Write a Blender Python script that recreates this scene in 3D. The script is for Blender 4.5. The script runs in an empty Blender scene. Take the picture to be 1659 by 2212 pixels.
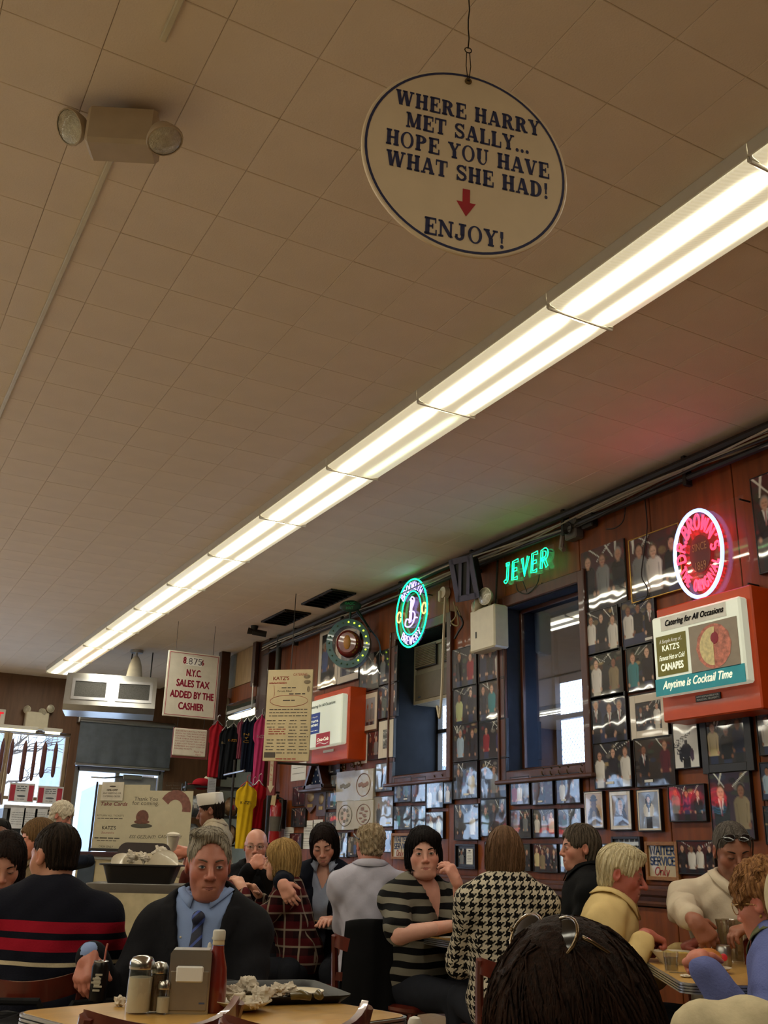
import bpy, math, random, numpy as np
from mathutils import Vector, Matrix, Euler
SC = bpy.context.scene
COL = SC.collection
R = math.radians
# ---------------------------------------------------------------- camera, world, exposure
FZ = .10                         # floor level
CZ, H = 1.22, 2.45
ZC = CZ + H                      # ceiling height
WX = 4.44                        # inner face of the right wall
BY = 15.5                        # inner face of the back wall
FPX, CXP, CYP = 2107.5, 829.5, 1106.0
_y, _p, _r = R(28.48), R(19.47), R(1.56)
_fw = Vector((math.sin(_y)*math.cos(_p), math.cos(_y)*math.cos(_p), math.sin(_p)))
_rt = Vector((math.cos(_y), -math.sin(_y), 0)); _up = _rt.cross(_fw)
_r2 = _rt*math.cos(_r) + _up*math.sin(_r); _u2 = _up*math.cos(_r) - _rt*math.sin(_r)
CAM = Vector((0, 0, CZ))
cd = bpy.data.cameras.new('camera'); cam = bpy.data.objects.new('camera', cd); COL.objects.link(cam)
cam.matrix_world = Matrix(((_r2.x, _u2.x, -_fw.x, 0), (_r2.y, _u2.y, -_fw.y, 0), (_r2.z, _u2.z, -_fw.z, CZ), (0, 0, 0, 1)))
cd.sensor_fit = 'VERTICAL'; cd.sensor_height = 36.0; cd.lens = 36.0*FPX/2212.0; cd.clip_start = .05
SC.camera = cam
SC.view_settings.view_transform = 'Standard'; SC.view_settings.look = 'None'
SC.view_settings.gamma = 1.0; SC.view_settings.use_curve_mapping = False
SC.view_settings.exposure = 0.2
w = bpy.data.worlds.new('overcast_sky'); SC.world = w; w.use_nodes = True
w.node_tree.nodes['Background'].inputs[0].default_value = (.62, .78, 1.0, 1)
w.node_tree.nodes['Background'].inputs[1].default_value = 10.0
try:
    SC.cycles.use_denoising = True
    SC.cycles.max_bounces = 7; SC.cycles.diffuse_bounces = 4; SC.cycles.glossy_bounces = 3
    SC.cycles.sample_clamp_indirect = 6.0; SC.cycles.caustics_reflective = False; SC.cycles.caustics_refractive = False
except Exception: pass
TUBE_E = 4.6                     # strength of the fluorescent diffusers

def ray(px, py):
    return _r2*((px-CXP)/FPX) - _u2*((py-CYP)/FPX) + _fw
def onx(px, py, X): d = ray(px, py); return CAM + d*(X/d.x)
def ony(px, py, Y): d = ray(px, py); return CAM + d*(Y/d.y)
def onz(px, py, Z): d = ray(px, py); return CAM + d*((Z-CZ)/d.z)
def ond(px, py, D): return CAM + ray(px, py)*D

# ---------------------------------------------------------------- materials
def lin(c):
    if isinstance(c, str):
        c = c.lstrip('#'); c = [int(c[i:i+2], 16)/255 for i in (0, 2, 4)]
        return tuple(x/12.92 if x <= .04045 else ((x+.055)/1.055)**2.4 for x in c)
    return tuple(c)[:3]
def nlin(a):
    a = np.asarray(a, dtype=np.float64); return np.where(a <= .04045, a/12.92, ((a+.055)/1.055)**2.4)
_M = {}
def M(name, col='#808080', rough=.5, metal=0., var=.12, scale=14., bump=0., bscale=80., coat=0., emit=0., emcol=None,
      attr=False, trans=0., alpha=1., stretch=None, spec=.5, sheen=0., coatbump=0.):
    if name in _M: return _M[name]
    m = bpy.data.materials.new(name); m.use_nodes = True; nt = m.node_tree; N = nt.nodes; L = nt.links
    b = N['Principled BSDF']
    c = lin(col)
    tc = N.new('ShaderNodeTexCoord'); mp = N.new('ShaderNodeMapping'); L.new(tc.outputs['Object'], mp.inputs[0])
    if stretch: mp.inputs['Scale'].default_value = stretch
    nz = N.new('ShaderNodeTexNoise'); nz.inputs['Scale'].default_value = scale; nz.inputs['Detail'].default_value = 4
    L.new(mp.outputs[0], nz.inputs['Vector'])
    mr = N.new('ShaderNodeMapRange'); mr.inputs[3].default_value = 1-var; mr.inputs[4].default_value = 1+var
    mr.inputs[1].default_value = .25; mr.inputs[2].default_value = .75
    L.new(nz.outputs[0], mr.inputs[0])
    mx = N.new('ShaderNodeVectorMath'); mx.operation = 'SCALE'
    L.new(mr.outputs[0], mx.inputs['Scale'])
    if attr:
        at = N.new('ShaderNodeAttribute'); at.attribute_name = 'Col'; L.new(at.outputs['Color'], mx.inputs[0])
    else:
        mx.inputs[0].default_value = c
    L.new(mx.outputs[0], b.inputs['Base Color'])
    b.inputs['Roughness'].default_value = rough; b.inputs['Metallic'].default_value = metal
    b.inputs['Specular IOR Level'].default_value = spec if rough < .8 else min(spec, .12)
    b.inputs['Coat Weight'].default_value = coat; b.inputs['Coat Roughness'].default_value = .03
    if coatbump: b.inputs['Coat IOR'].default_value = 1.85
    if trans: b.inputs['Transmission Weight'].default_value = trans
    if sheen: b.inputs['Sheen Weight'].default_value = sheen
    if alpha < 1: b.inputs['Alpha'].default_value = alpha
    if bump:
        n2 = N.new('ShaderNodeTexNoise'); n2.inputs['Scale'].default_value = bscale; n2.inputs['Detail'].default_value = 5
        L.new(mp.outputs[0], n2.inputs['Vector'])
        bp = N.new('ShaderNodeBump'); bp.inputs['Strength'].default_value = bump; bp.inputs['Distance'].default_value = .01
        L.new(n2.outputs[0], bp.inputs['Height']); L.new(bp.outputs[0], b.inputs['Normal'])
    if coatbump:
        n3 = N.new('ShaderNodeTexNoise'); n3.inputs['Scale'].default_value = 5; n3.inputs['Detail'].default_value = 1
        L.new(tc.outputs['Object'], n3.inputs['Vector'])
        b3 = N.new('ShaderNodeBump'); b3.inputs['Strength'].default_value = coatbump; b3.inputs['Distance'].default_value = .02
        L.new(n3.outputs[0], b3.inputs['Height']); L.new(b3.outputs[0], b.inputs['Coat Normal'])
    if emit:
        b.inputs['Emission Color'].default_value = (*lin(emcol or col), 1); b.inputs['Emission Strength'].default_value = emit
    _M[name] = m; return m
def nodes_of(m): return m.node_tree.nodes, m.node_tree.links, m.node_tree.nodes['Principled BSDF']

# ---------------------------------------------------------------- mesh building
class MB:
    def __init__(s): s.v = []; s.f = []; s.c = []
    def add(s, vs, fs, T=None):
        o = len(s.v)
        if T is not None: vs = [T @ Vector(v) for v in vs]
        s.v.extend([tuple(v) for v in vs]); s.f.extend([tuple(i+o for i in f) for f in fs]); return s
    def box(s, c, d, T=None, b=0.):
        cx, cy, cz = c; x, y, z = d[0]/2, d[1]/2, d[2]/2
        if b <= 0:
            vs = [(cx+i*x, cy+j*y, cz+k*z) for i in (-1, 1) for j in (-1, 1) for k in (-1, 1)]
            fs = [(0, 1, 3, 2), (4, 6, 7, 5), (0, 4, 5, 1), (2, 3, 7, 6), (0, 2, 6, 4), (1, 5, 7, 3)]
            return s.add(vs, fs, T)
        b = min(b, x*.9, y*.9, z*.9); vs = []; ix = {}
        for i in (-1, 1):
            for j in (-1, 1):
                for k in (-1, 1):
                    for a in range(3):
                        p = [i*(x-b), j*(y-b), k*(z-b)]
                        p[a] = (i*x, j*y, k*z)[a]
                        ix[i, j, k, a] = len(vs); vs.append((cx+p[0], cy+p[1], cz+p[2]))
        fs = []
        for a in range(3):
            o = [q for q in range(3) if q != a]
            for sg in (-1, 1):
                q = []
                for (u, w_) in ((-1, -1), (1, -1), (1, 1), (-1, 1)):
                    t = [0, 0, 0]; t[a] = sg; t[o[0]] = u; t[o[1]] = w_; q.append(ix[t[0], t[1], t[2], a])
                fs.append(tuple(q if (sg > 0) == (a != 1) else q[::-1]))
        for a in range(3):
            o = [q for q in range(3) if q != a]
            for u in (-1, 1):
                for w_ in (-1, 1):
                    t1 = [0, 0, 0]; t1[a] = -1; t1[o[0]] = u; t1[o[1]] = w_; t2 = list(t1); t2[a] = 1
                    q = [ix[(*t1, o[0])], ix[(*t2, o[0])], ix[(*t2, o[1])], ix[(*t1, o[1])]]
                    fs.append(tuple(q if (u*w_ > 0) == (a != 1) else q[::-1]))
        for i in (-1, 1):
            for j in (-1, 1):
                for k in (-1, 1):
                    q = [ix[i, j, k, a] for a in range(3)]; fs.append(tuple(q if i*j*k > 0 else q[::-1]))
        return s.add(vs, fs, T)
    def tube(s, pts, r, n=8, closed=False, caps=True, T=None):
        pts = [Vector(p) for p in pts]; m = len(pts); rs = r if isinstance(r, (list, tuple)) else [r]*m
        vs = []; prev = None
        for i, p in enumerate(pts):
            a = pts[(i-1) % m] if (closed or i > 0) else p
            b = pts[(i+1) % m] if (closed or i < m-1) else p
            t = (b-a); t = t.normalized() if t.length > 1e-9 else Vector((0, 0, 1))
            if prev is None:
                u = t.orthogonal().normalized()
            else:
                u = prev - t*prev.dot(t)
                u = u.normalized() if u.length > 1e-6 else t.orthogonal().normalized()
            prev = u; v_ = t.cross(u)
            for k in range(n):
                an = 2*math.pi*k/n; vs.append(p + (u*math.cos(an) + v_*math.sin(an))*rs[i])
        fs = []
        for i in range(m if closed else m-1):
            j = (i+1) % m
            for k in range(n):
                fs.append((i*n+k, i*n+(k+1) % n, j*n+(k+1) % n, j*n+k))
        if caps and not closed:
            fs.append(tuple(range(n))[::-1]); fs.append(tuple((m-1)*n+k for k in range(n)))
        return s.add(vs, fs, T)
    def cyl(s, a, b, r0, r1=None, n=16, T=None):
        return s.tube([a, b], [r0, r0 if r1 is None else r1], n, T=T)
    def lathe(s, prof, n=20, T=None, cap=True):
        vs = []; fs = []; m = len(prof)
        for (r, z) in prof:
            for k in range(n):
                a = 2*math.pi*k/n; vs.append((r*math.cos(a), r*math.sin(a), z))
        for i in range(m-1):
            for k in range(n): fs.append((i*n+k, i*n+(k+1) % n, (i+1)*n+(k+1) % n, (i+1)*n+k))
        if cap:
            fs.append(tuple(range(n))[::-1]); fs.append(tuple((m-1)*n+k for k in range(n)))
        return s.add(vs, fs, T)
    def prism(s, poly, y0, y1, T=None):
        """polygon in xz extruded from y0 (front, -y) to y1"""
        n = len(poly); vs = [(x, y0, z) for x, z in poly] + [(x, y1, z) for x, z in poly]
        fs = [tuple(range(n)), tuple(range(2*n-1, n-1, -1))] + [(i, i+n, (i+1) % n + n, (i+1) % n) for i in range(n)]
        return s.add(vs, fs, T)
    def plate(s, x0, z0, x1, z1, y0, y1): return s.box(((x0+x1)/2, (y0+y1)/2, (z0+z1)/2), (abs(x1-x0), abs(y1-y0), abs(z1-z0)))
    def quad(s, a, b, c, d): return s.add([a, b, c, d], [(0, 1, 2, 3)])
    def ell(s, c, r, n=12, m=8, T=None):
        vs = []; fs = []
        for i in range(m+1):
            ph = math.pi*i/m
            for k in range(n):
                a = 2*math.pi*k/n; vs.append((c[0]+r[0]*math.sin(ph)*math.cos(a), c[1]+r[1]*math.sin(ph)*math.sin(a), c[2]-r[2]*math.cos(ph)))
        for i in range(m):
            for k in range(n): fs.append((i*n+k, i*n+(k+1) % n, (i+1)*n+(k+1) % n, (i+1)*n+k))
        return s.add(vs, fs, T)
    def mesh(s, name, smooth=40):
        me = bpy.data.meshes.new(name); me.from_pydata(s.v, [], s.f); me.validate()
        if smooth:
            me.polygons.foreach_set('use_smooth', [True]*len(me.polygons))
            if smooth < 180: me.set_sharp_from_angle(angle=R(smooth))
        me.update(); return me
    def build(s, name, mat, parent=None, smooth=40, loc=None, **kw):
        return link(name, s.mesh(name, smooth), mat, parent, loc, **kw)
def link(name, me, mat=None, parent=None, loc=None, label=None, kind=None):
    o = bpy.data.objects.new(name, me)
    if mat is not None:
        if len(me.materials) == 0: me.materials.append(mat)
    if parent is not None: o.parent = parent
    if loc is not None: o.location = loc
    if label: o['label'] = label
    if kind: o['kind'] = kind
    COL.objects.link(o); return o
def tag(o, label, cat, group=None):
    o['label'] = label; o['category'] = cat
    if group: o['group'] = group
    return o
def thing(name, label, cat, loc=(0, 0, 0), rz=0., group=None, rot=None):
    o = bpy.data.objects.new(name, None); o.empty_display_size = .05; COL.objects.link(o); o.location = loc
    o.rotation_euler = rot if rot else (0, 0, rz)
    return tag(o, label, cat, group)
def struct(name, mb, mat, parent=None, smooth=0):
    o = mb.build(name, mat, parent, smooth=smooth)
    if parent is None: o['kind'] = 'structure'
    return o
def copy_tree(o, parent=None):
    c = o.copy(); COL.objects.link(c)
    if parent is not None: c.parent = parent
    for ch in list(o.children): copy_tree(ch, c)
    return c
def pmesh(v, f, name, col=None, smooth=True):
    """numpy verts (n,3), faces (m,k), optional linear colours (n,3)"""
    me = bpy.data.meshes.new(name); v = np.asarray(v, np.float32); f = np.asarray(f, np.int32)
    me.vertices.add(len(v)); me.vertices.foreach_set('co', v.ravel())
    k = f.shape[1]; me.loops.add(f.size); me.loops.foreach_set('vertex_index', f.ravel())
    me.polygons.add(len(f)); me.polygons.foreach_set('loop_start', np.arange(0, f.size, k, dtype=np.int32))
    me.polygons.foreach_set('loop_total', np.full(len(f), k, np.int32))
    if smooth: me.polygons.foreach_set('use_smooth', np.ones(len(f), bool))
    me.update(calc_edges=True)
    if col is not None:
        a = me.color_attributes.new('Col', 'FLOAT_COLOR', 'POINT')
        rgba = np.ones((len(v), 4), np.float32); rgba[:, :3] = col; a.data.foreach_set('color', rgba.ravel())
    me.validate(); return me

# ---------------------------------------------------------------- lettering
_TX = {}
def tmesh(s):
    if s not in _TX:
        cu = bpy.data.curves.new('lettering', 'FONT'); cu.body = s; cu.size = 1; cu.resolution_u = 3
        o = bpy.data.objects.new('lettering', cu); me = bpy.data.meshes.new_from_object(o)
        _TX[s] = ([tuple(v.co) for v in me.vertices], [tuple(p.vertices) for p in me.polygons])
        bpy.data.objects.remove(o); bpy.data.meshes.remove(me); bpy.data.curves.remove(cu)
    return _TX[s]
def put_text(mb, s, x, z, h, w=None, y=-.002, align='c', shear=0., bold=0., slope=0.):
    """words in the xz plane facing -y; h = cap height, w = total width (None: natural)"""
    vs, fs = tmesh(s)
    if not vs: return
    a = np.array(vs); sc = h/.73
    a = a[:, :2]*sc; x0, x1 = a[:, 0].min(), a[:, 0].max(); wid = max(x1-x0, 1e-6)
    k = (w/wid) if w else 1.
    xs = (a[:, 0]-x0)*k + a[:, 1]*shear; W_ = wid*k
    off = {'c': -W_/2, 'l': 0, 'r': -W_}[align]
    reps = [(0, 0)] if not bold else [(-bold, 0), (bold, 0), (0, bold), (0, -bold)]
    for dx, dz in reps:
        mb.add([(x+off+xx+dx, y, z+zz+dz+slope*(off+xx)) for xx, zz in zip(xs, a[:, 1])], fs)
def greek(mb, x, z, h, w, y):
    """a line of print too small to read: a row of word-long dashes"""
    rg = random.Random(round(abs(x*7919+z*104729+w*31)*1000) % 99991); u = x-w/2
    while u < x+w/2-h*.8:
        l = min(h*rg.uniform(1.6, 5.), x+w/2-u); mb.add([(u, y, z), (u+l, y, z), (u+l, y, z+h*.62), (u, y, z+h*.62)], [(0, 1, 2, 3)]); u += l+h*.7
# single-stroke letters, height 1: width, strokes of points; ('a',cx,cy,rx,ry,deg0,deg1) is an arc
def _arc(cx, cy, rx, ry, a0, a1, n=9):
    return [(cx+rx*math.cos(R(a0+(a1-a0)*i/n)), cy+ry*math.sin(R(a0+(a1-a0)*i/n))) for i in range(n+1)]
SF = {
 'A': (.8, [[(0, 0), (.4, 1), (.8, 0)], [(.15, .36), (.65, .36)]]),
 'B': (.66, [[(0, 0), (0, 1)]+_arc(.35, .77, .26, .23, 90, -90)+[(0, .54)], [(.35, .54)]+_arc(.36, .27, .3, .27, 90, -90)+[(0, 0)]]),
 'C': (.75, [_arc(.42, .5, .42, .5, 50, 310, 14)]),
 'D': (.72, [[(0, 0), (0, 1), (.25, 1)]+_arc(.25, .5, .47, .5, 90, -90)+[(0, 0)]]),
 'E': (.6, [[(.6, 1), (0, 1), (0, 0), (.6, 0)], [(0, .52), (.5, .52)]]),
 'F': (.6, [[(.6, 1), (0, 1), (0, 0)], [(0, .52), (.5, .52)]]),
 'G': (.78, [_arc(.42, .5, .42, .5, 50, 330, 14)+[(.8, .45), (.5, .45)]]),
 'H': (.72, [[(0, 0), (0, 1)], [(.72, 0), (.72, 1)], [(0, .52), (.72, .52)]]),
 'I': (.12, [[(.06, 0), (.06, 1)]]),
 'J': (.5, [[(.1, 1), (.5, 1)], [(.34, 1), (.34, .2)]+_arc(.17, .2, .17, .2, 0, -150)]),
 'K': (.68, [[(0, 0), (0, 1)], [(.66, 1), (0, .42)], [(.2, .6), (.68, 0)]]),
 'L': (.55, [[(0, 1), (0, 0), (.55, 0)]]),
 'M': (.9, [[(0, 0), (.08, 1), (.45, .2), (.82, 1), (.9, 0)]]),
 'N': (.72, [[(0, 0), (0, 1), (.72, 0), (.72, 1)]]),
 'O': (.84, [_arc(.42, .5, .42, .5, 90, 450, 18)]),
 'P': (.62, [[(0, 0), (0, 1), (.34, 1)]+_arc(.34, .74, .28, .26, 90, -90)+[(0, .48)]]),
 'R': (.68, [[(0, 0), (0, 1), (.34, 1)]+_arc(.34, .75, .28, .25, 90, -90)+[(0, .5)], [(.3, .5), (.68, 0)]]),
 'S': (.62, [_arc(.32, .75, .28, .25, 35, 250, 10)+_arc(.31, .26, .29, .26, 80, -150, 10)]),
 'T': (.7, [[(0, 1), (.7, 1)], [(.35, 1), (.35, 0)]]),
 'U': (.7, [[(0, 1), (0, .35)]+_arc(.35, .35, .35, .35, 180, 360)+[(.7, 1)]]),
 'V': (.75, [[(0, 1), (.37, 0), (.75, 1)]]),
 'W': (1.0, [[(0, 1), (.25, 0), (.5, .85), (.75, 0), (1, 1)]]),
 'X': (.7, [[(0, 1), (.7, 0)], [(0, 0), (.7, 1)]]),
 'Y': (.7, [[(0, 1), (.35, .5), (.7, 1)], [(.35, .5), (.35, 0)]]),
 'Z': (.65, [[(0, 1), (.65, 1), (0, 0), (.65, 0)]]),
 "'": (.1, [[(.08, 1), (.03, .78)]]), '.': (.12, [_arc(.06, .05, .05, .05, 0, 360, 6)]), ' ': (.3, []),
 '3': (.55, [_arc(.26, .76, .26, .24, 150, -80, 9)+_arc(.26, .27, .29, .27, 80, -150, 9)]),
 '4': (.6, [[(.45, 0), (.45, 1), (0, .3), (.6, .3)]]),
 '5': (.55, [[(.5, 1), (.06, 1), (.03, .58)]+_arc(.25, .31, .3, .31, 100, -150, 10)]),
 '8': (.55, [_arc(.27, .76, .23, .24, 90, 450, 12), _arc(.27, .27, .28, .27, 90, 450, 12)]),
 '7': (.55, [[(0, 1), (.55, 1), (.2, 0)]]), '6': (.55, [_arc(.5, .6, .47, .4, 80, 180, 7)+_arc(.28, .28, .26, .28, 180, 520, 12)]),
 'n': (.5, [[(0, .6), (0, 0)], _arc(.24, .36, .24, .26, 180, 0)+[(.48, 0)]]),
 'l': (.2, [[(.06, 1), (.04, .12)]+_arc(.15, .12, .11, .12, 180, 320, 4)]),
 'y': (.5, [[(0, .62), (.25, .02)], [(.5, .62), (.2, -.2), (.02, -.36), (-.1, -.25)]]),
}
def strokes(s, h, gap=.2, narrow=1.):
    x = 0; out = []
    for ch in s:
        w_, st = SF[ch]
        out += [[((x+px*narrow)*h, pz*h) for px, pz in q] for q in st]; x += w_*narrow+gap
    return out, (x-gap)*h
def ribbon(mb, pts, wid, y, depth=0.):
    """flat brush stroke in xz facing -y"""
    n = len(pts); L_ = []; Rr = []
    closed = (Vector(pts[0])-Vector(pts[-1])).length < 1e-6 and n > 3
    for i in range(n):
        a = Vector(pts[i-1] if i > 0 else (pts[-2] if closed else pts[0])); b = Vector(pts[i+1] if i < n-1 else (pts[1] if closed else pts[-1]))
        t = (b-a); t = t.normalized() if t.length > 1e-9 else Vector((1, 0)); nrm = Vector((-t.y, t.x)); p = Vector(pts[i])
        ww = wid[i] if isinstance(wid, list) else wid
        k = 1.
        if 0 < i < n-1:
            d1 = (p-a).normalized(); k = 1/max(.5, abs(d1.dot(t)))
        if i == 0 and not closed: p = p-t*ww*.4
        if i == n-1 and not closed: p = p+t*ww*.4
        L_.append(p+nrm*ww/2*k); Rr.append(p-nrm*ww/2*k)
    vs = [(q.x, y, q.y) for q in L_]+[(q.x, y, q.y) for q in Rr]
    mb.add(vs, [(i, i+n, i+1+n, i+1) for i in range(n-1)])
def brush(mb, s, x, z, h, wid, y=-.002, gap=.22, width=None, align='c', shear=0., narrow=1.):
    st, W_ = strokes(s, h, gap, narrow); k = width/W_ if width else 1.; W_ *= k
    off = {'c': -W_/2, 'l': 0, 'r': -W_}[align]
    for q in st: ribbon(mb, [(x+off+px*k+shear*pz, z+pz) for px, pz in q], wid, y)
# slab-serif capitals for the hanging oval sign: (width, [(weight, points)], [serif bars x0,x1,y], [blocks x0,z0,x1,z1])
def _strip(o, i): return o + i[::-1]
TK, TN = .27, .12
def _sv(x, r=.19): return [(x-r, x+r, 0), (x-r, x+r, 1)]
SLAB = {
 'H': (1.0, [(TK, [(.24, 0), (.24, 1)]), (TK, [(.76, 0), (.76, 1)]), (TN, [(.24, .5), (.76, .5)])], _sv(.24)+_sv(.76), []),
 'E': (.88, [(TK, [(.26, 0), (.26, 1)]), (TN, [(.1, .957), (.8, .957)]), (TN, [(.1, .043), (.84, .043)]), (TN, [(.26, .51), (.6, .51)])], [(.07, .4, 0), (.07, .4, 1)], [(.73, .7, .81, 1), (.77, 0, .86, .33), (.55, .36, .63, .66)]),
 'T': (.9, [(TK, [(.45, 0), (.45, 1)]), (TN, [(.04, .957), (.86, .957)])], [(.24, .66, 0)], [(.03, .64, .11, 1), (.79, .64, .87, 1)]),
 'L': (.84, [(TK, [(.26, 0), (.26, 1)]), (TN, [(.1, .043), (.8, .043)])], [(.06, .46, 1), (.07, .4, 0)], [(.73, 0, .82, .4)]),
 'A': (1.0, [(TN, [(.18, .04), (.46, 1)]), (TK, [(.8, .04), (.5, .98)]), (TN, [(.25, .3), (.68, .3)])], [(.02, .34, 0), (.6, .98, 0)], []),
 'Y': (.98, [(TK, [(.2, .97), (.5, .44)]), (TN, [(.78, .97), (.5, .44)]), (TK, [(.5, .46), (.5, 0)])], [(.02, .42, 1), (.62, .95, 1), (.3, .7, 0)], []),
 'V': (.98, [(TK, [(.2, .97), (.49, .02)]), (TN, [(.8, .97), (.52, .02)])], [(.02, .42, 1), (.63, .96, 1)], []),
 'W': (1.4, [(TK, [(.2, .97), (.42, .02)]), (TN, [(.66, .97), (.45, .02)]), (TK, [(.7, .97), (.94, .02)]), (TN, [(1.2, .97), (.97, .02)])], [(.02, .4, 1), (.52, .86, 1), (1.04, 1.36, 1)], []),
 'M': (1.2, [(TN, [(.2, .02), (.2, .98)]), (TK, [(.24, .98), (.58, .06)]), (TN, [(.94, .98), (.6, .06)]), (TK, [(.96, 0), (.96, 1)])], [(.05, .36, 0), (.04, .3, 1), (.78, 1.15, 0), (.9, 1.16, 1)], []),
 'N': (1.05, [(TN, [(.2, .02), (.2, .98)]), (TK, [(.2, .96), (.84, .06)]), (TN, [(.84, .02), (.84, .98)])], [(.04, .37, 0), (.03, .3, 1), (.68, 1.0, 1)], []),
 'J': (.78, [(TK, [(.5, 1), (.5, .3)]), (.15, [(.5, .32)]+_arc(.3, .27, .22, .22, 10, -150, 8))], [(.26, .74, 1)], [(.04, .14, .2, .34)]),
 '!': (.4, [(.2, [(.2, 1), (.2, .6)]), (.12, [(.2, .62), (.2, .3)])], [], []),
 '.': (.36, [], [], []),
}
_bowl = lambda x, cy, rx, ry: ([(x, cy+ry)]+_arc(x, cy, rx, ry, 90, -90, 10)+[(x, cy-ry)], [(x, cy+ry-TN)]+_arc(x, cy, rx-TK, ry-TN, 90, -90, 10)+[(x, cy-ry+TN)])
def slab(mb, s, x, z, h, width, y):
    W_ = sum(({'P': .9, 'R': 1., 'D': 1., 'O': 1., 'S': .84, 'U': 1., ' ': .5}[c] if c in 'PRDOSU ' else SLAB[c][0])+.03 for c in s)-.03
    k = width/(W_*h); cur = x-width/2
    def P(q): return [(cur+a*h*k, z+b*h) for a, b in q]
    def strip(o, i):
        o, i = P(o), P(i); n = len(o)
        mb.add([(a, y, b) for a, b in o]+[(a, y, b) for a, b in i], [(j, j+n, j+1+n, j+1) for j in range(n-1)])
    def line(wt, q):
        # horizontal bars keep their thickness in z, others in x
        for (a, b), (c_, d) in zip(q[:-1], q[1:]):
            if abs(b-d) < .02: pts = [(a, b-wt/2), (c_, d-wt/2), (c_, d+wt/2), (a, b+wt/2)]
            else: pts = [(a-wt/2, b), (a+wt/2, b), (c_+wt/2, d), (c_-wt/2, d)]
            pts = P(pts); mb.add([(u, y, v) for u, v in pts], [(0, 1, 2, 3)])
    def rect(x0, z0, x1, z1):
        pts = P([(x0, z0), (x1, z0), (x1, z1), (x0, z1)]); mb.add([(u, y, v) for u, v in pts], [(0, 1, 2, 3)])
    def disc(cx, cz, r):
        pts = P([(cx+r*math.cos(t*math.pi/6), cz+r*math.sin(t*math.pi/6)) for t in range(12)]); mb.add([(u, y, v) for u, v in pts], [tuple(range(12))])
    for c in s:
        ww = .5
        if c == ' ': pass
        elif c == 'O':
            ww = 1.; strip(_arc(.5, .5, .46, .53, 90, 450, 24), _arc(.5, .5, .27, .45, 90, 450, 24))
        elif c == 'U':
            ww = 1.; line(TK, [(.26, 1), (.26, .3)]); line(TN, [(.78, 1), (.78, .3)])
            strip(_arc(.49, .34, .33, .37, 180, 360, 12), _arc(.52, .34, .16 if False else .17, .28, 180, 360, 12)[:] if False else [(a+.0, b) for a, b in _arc(.55, .34, .19, .28, 180, 360, 12)])
            for a, b in ((.06, .46), (.62, .94)): rect(a, 1-TN, b, 1)
        elif c == 'S':
            ww = .84
            sp = _arc(.42, .74, .27, .2, 20, 235, 10)+_arc(.42, .27, .29, .21, 70, -160, 10)
            for a, b in zip(sp[:-1], sp[1:]):
                t = (Vector(b)-Vector(a)).normalized(); n_ = Vector((-t.y, t.x)); wt = .07+.12*abs(t.y)**.5 if True else .1
                # diagonal spine is heavy
                wt = max(wt, .19 if abs((a[0]+b[0])/2-.42) < .16 and .38 < (a[1]+b[1])/2 < .66 else wt)
                q = P([tuple(Vector(a)+n_*wt/2-t*.01), tuple(Vector(a)-n_*wt/2-t*.01), tuple(Vector(b)-n_*wt/2+t*.01), tuple(Vector(b)+n_*wt/2+t*.01)])
                mb.add([(u, y, v) for u, v in q], [(0, 1, 2, 3)])
            rect(.68, .66, .76, 1.0); rect(.08, .0, .16, .36)
        elif c in 'PRD':
            ww = {'P': .9, 'R': 1., 'D': 1.}[c]; line(TK, [(.26, 0), (.26, 1)])
            if c == 'D': o, i = _bowl(.42, .5, .5, .5)
            else: o, i = _bowl(.42, .735, .42, .265)
            strip([(.26, o[0][1])]+o+[(.26, o[-1][1])], [(.26, i[0][1])]+i+[(.26, i[-1][1])])
            rect(.06, 0, .46, TN); rect(.06, 1-TN, .36, 1)
            if c == 'R': line(TK, [(.56, .5), (.76, .06)]); rect(.68, 0, .99, TN)
        else:
            ww, st, se, bl = SLAB[c]
            for wt, q in st: line(wt, q) if len(q) < 4 else ribbon(mb, P(q), wt*h, y)
            for a, b, yy in se: rect(a, 0 if yy == 0 else 1-TN, b, TN if yy == 0 else 1)
            for b in bl: rect(*b)
            if c == '!': disc(.2, .1, .12)
            if c == '.': disc(.16, .1, .12)
        cur += (ww+.03)*h*k
# ================================================================ SETTING
m_floor = M('terrazzo_floor', '#a3937a', .35, var=.25, scale=30)
m_tile = M('ceiling_tile_paint', '#e4d5c3', .7, var=.05, scale=3, bump=.15, bscale=140)
m_slab = M('ceiling_joint_backing', '#8f806a', .9)  # own darker colour of the slab, seen between the tiles
m_wood = M('wall_panel_wood', '#743a12', .5, var=.35, scale=3.5, stretch=(6, 6, .6), bump=.05, bscale=30, coat=.06, spec=.3)
m_wooddk = M('dark_stained_wood', '#3c1e0e', .4, var=.3, scale=4, stretch=(6, 6, .7), coat=.12)
m_trim = M('window_casing_wood', '#4c230e', .45, var=.3, scale=5, stretch=(5, 5, .6), coat=.15)
m_plaster = M('grey_green_plaster', '#6f756c', .75, var=.1)
m_alu = M('brushed_aluminium', '#b9babd', .32, 1., var=.06, scale=20)
m_steel = M('stainless_steel', '#b5b5b2', .28, 1., var=.1, scale=6)
m_black = M('black_plastic', '#121214', .45, var=.1)
m_dark = M('dark_metal', '#2a2725', .5, .4)
m_white = M('white_enamel', '#d8d5cc', .4, var=.04)
m_cream = M('aged_cream_enamel', '#cfc7b0', .45, var=.06)
m_outdk = M('sooty_masonry', '#5a5f68', .9, var=.2)
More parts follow.
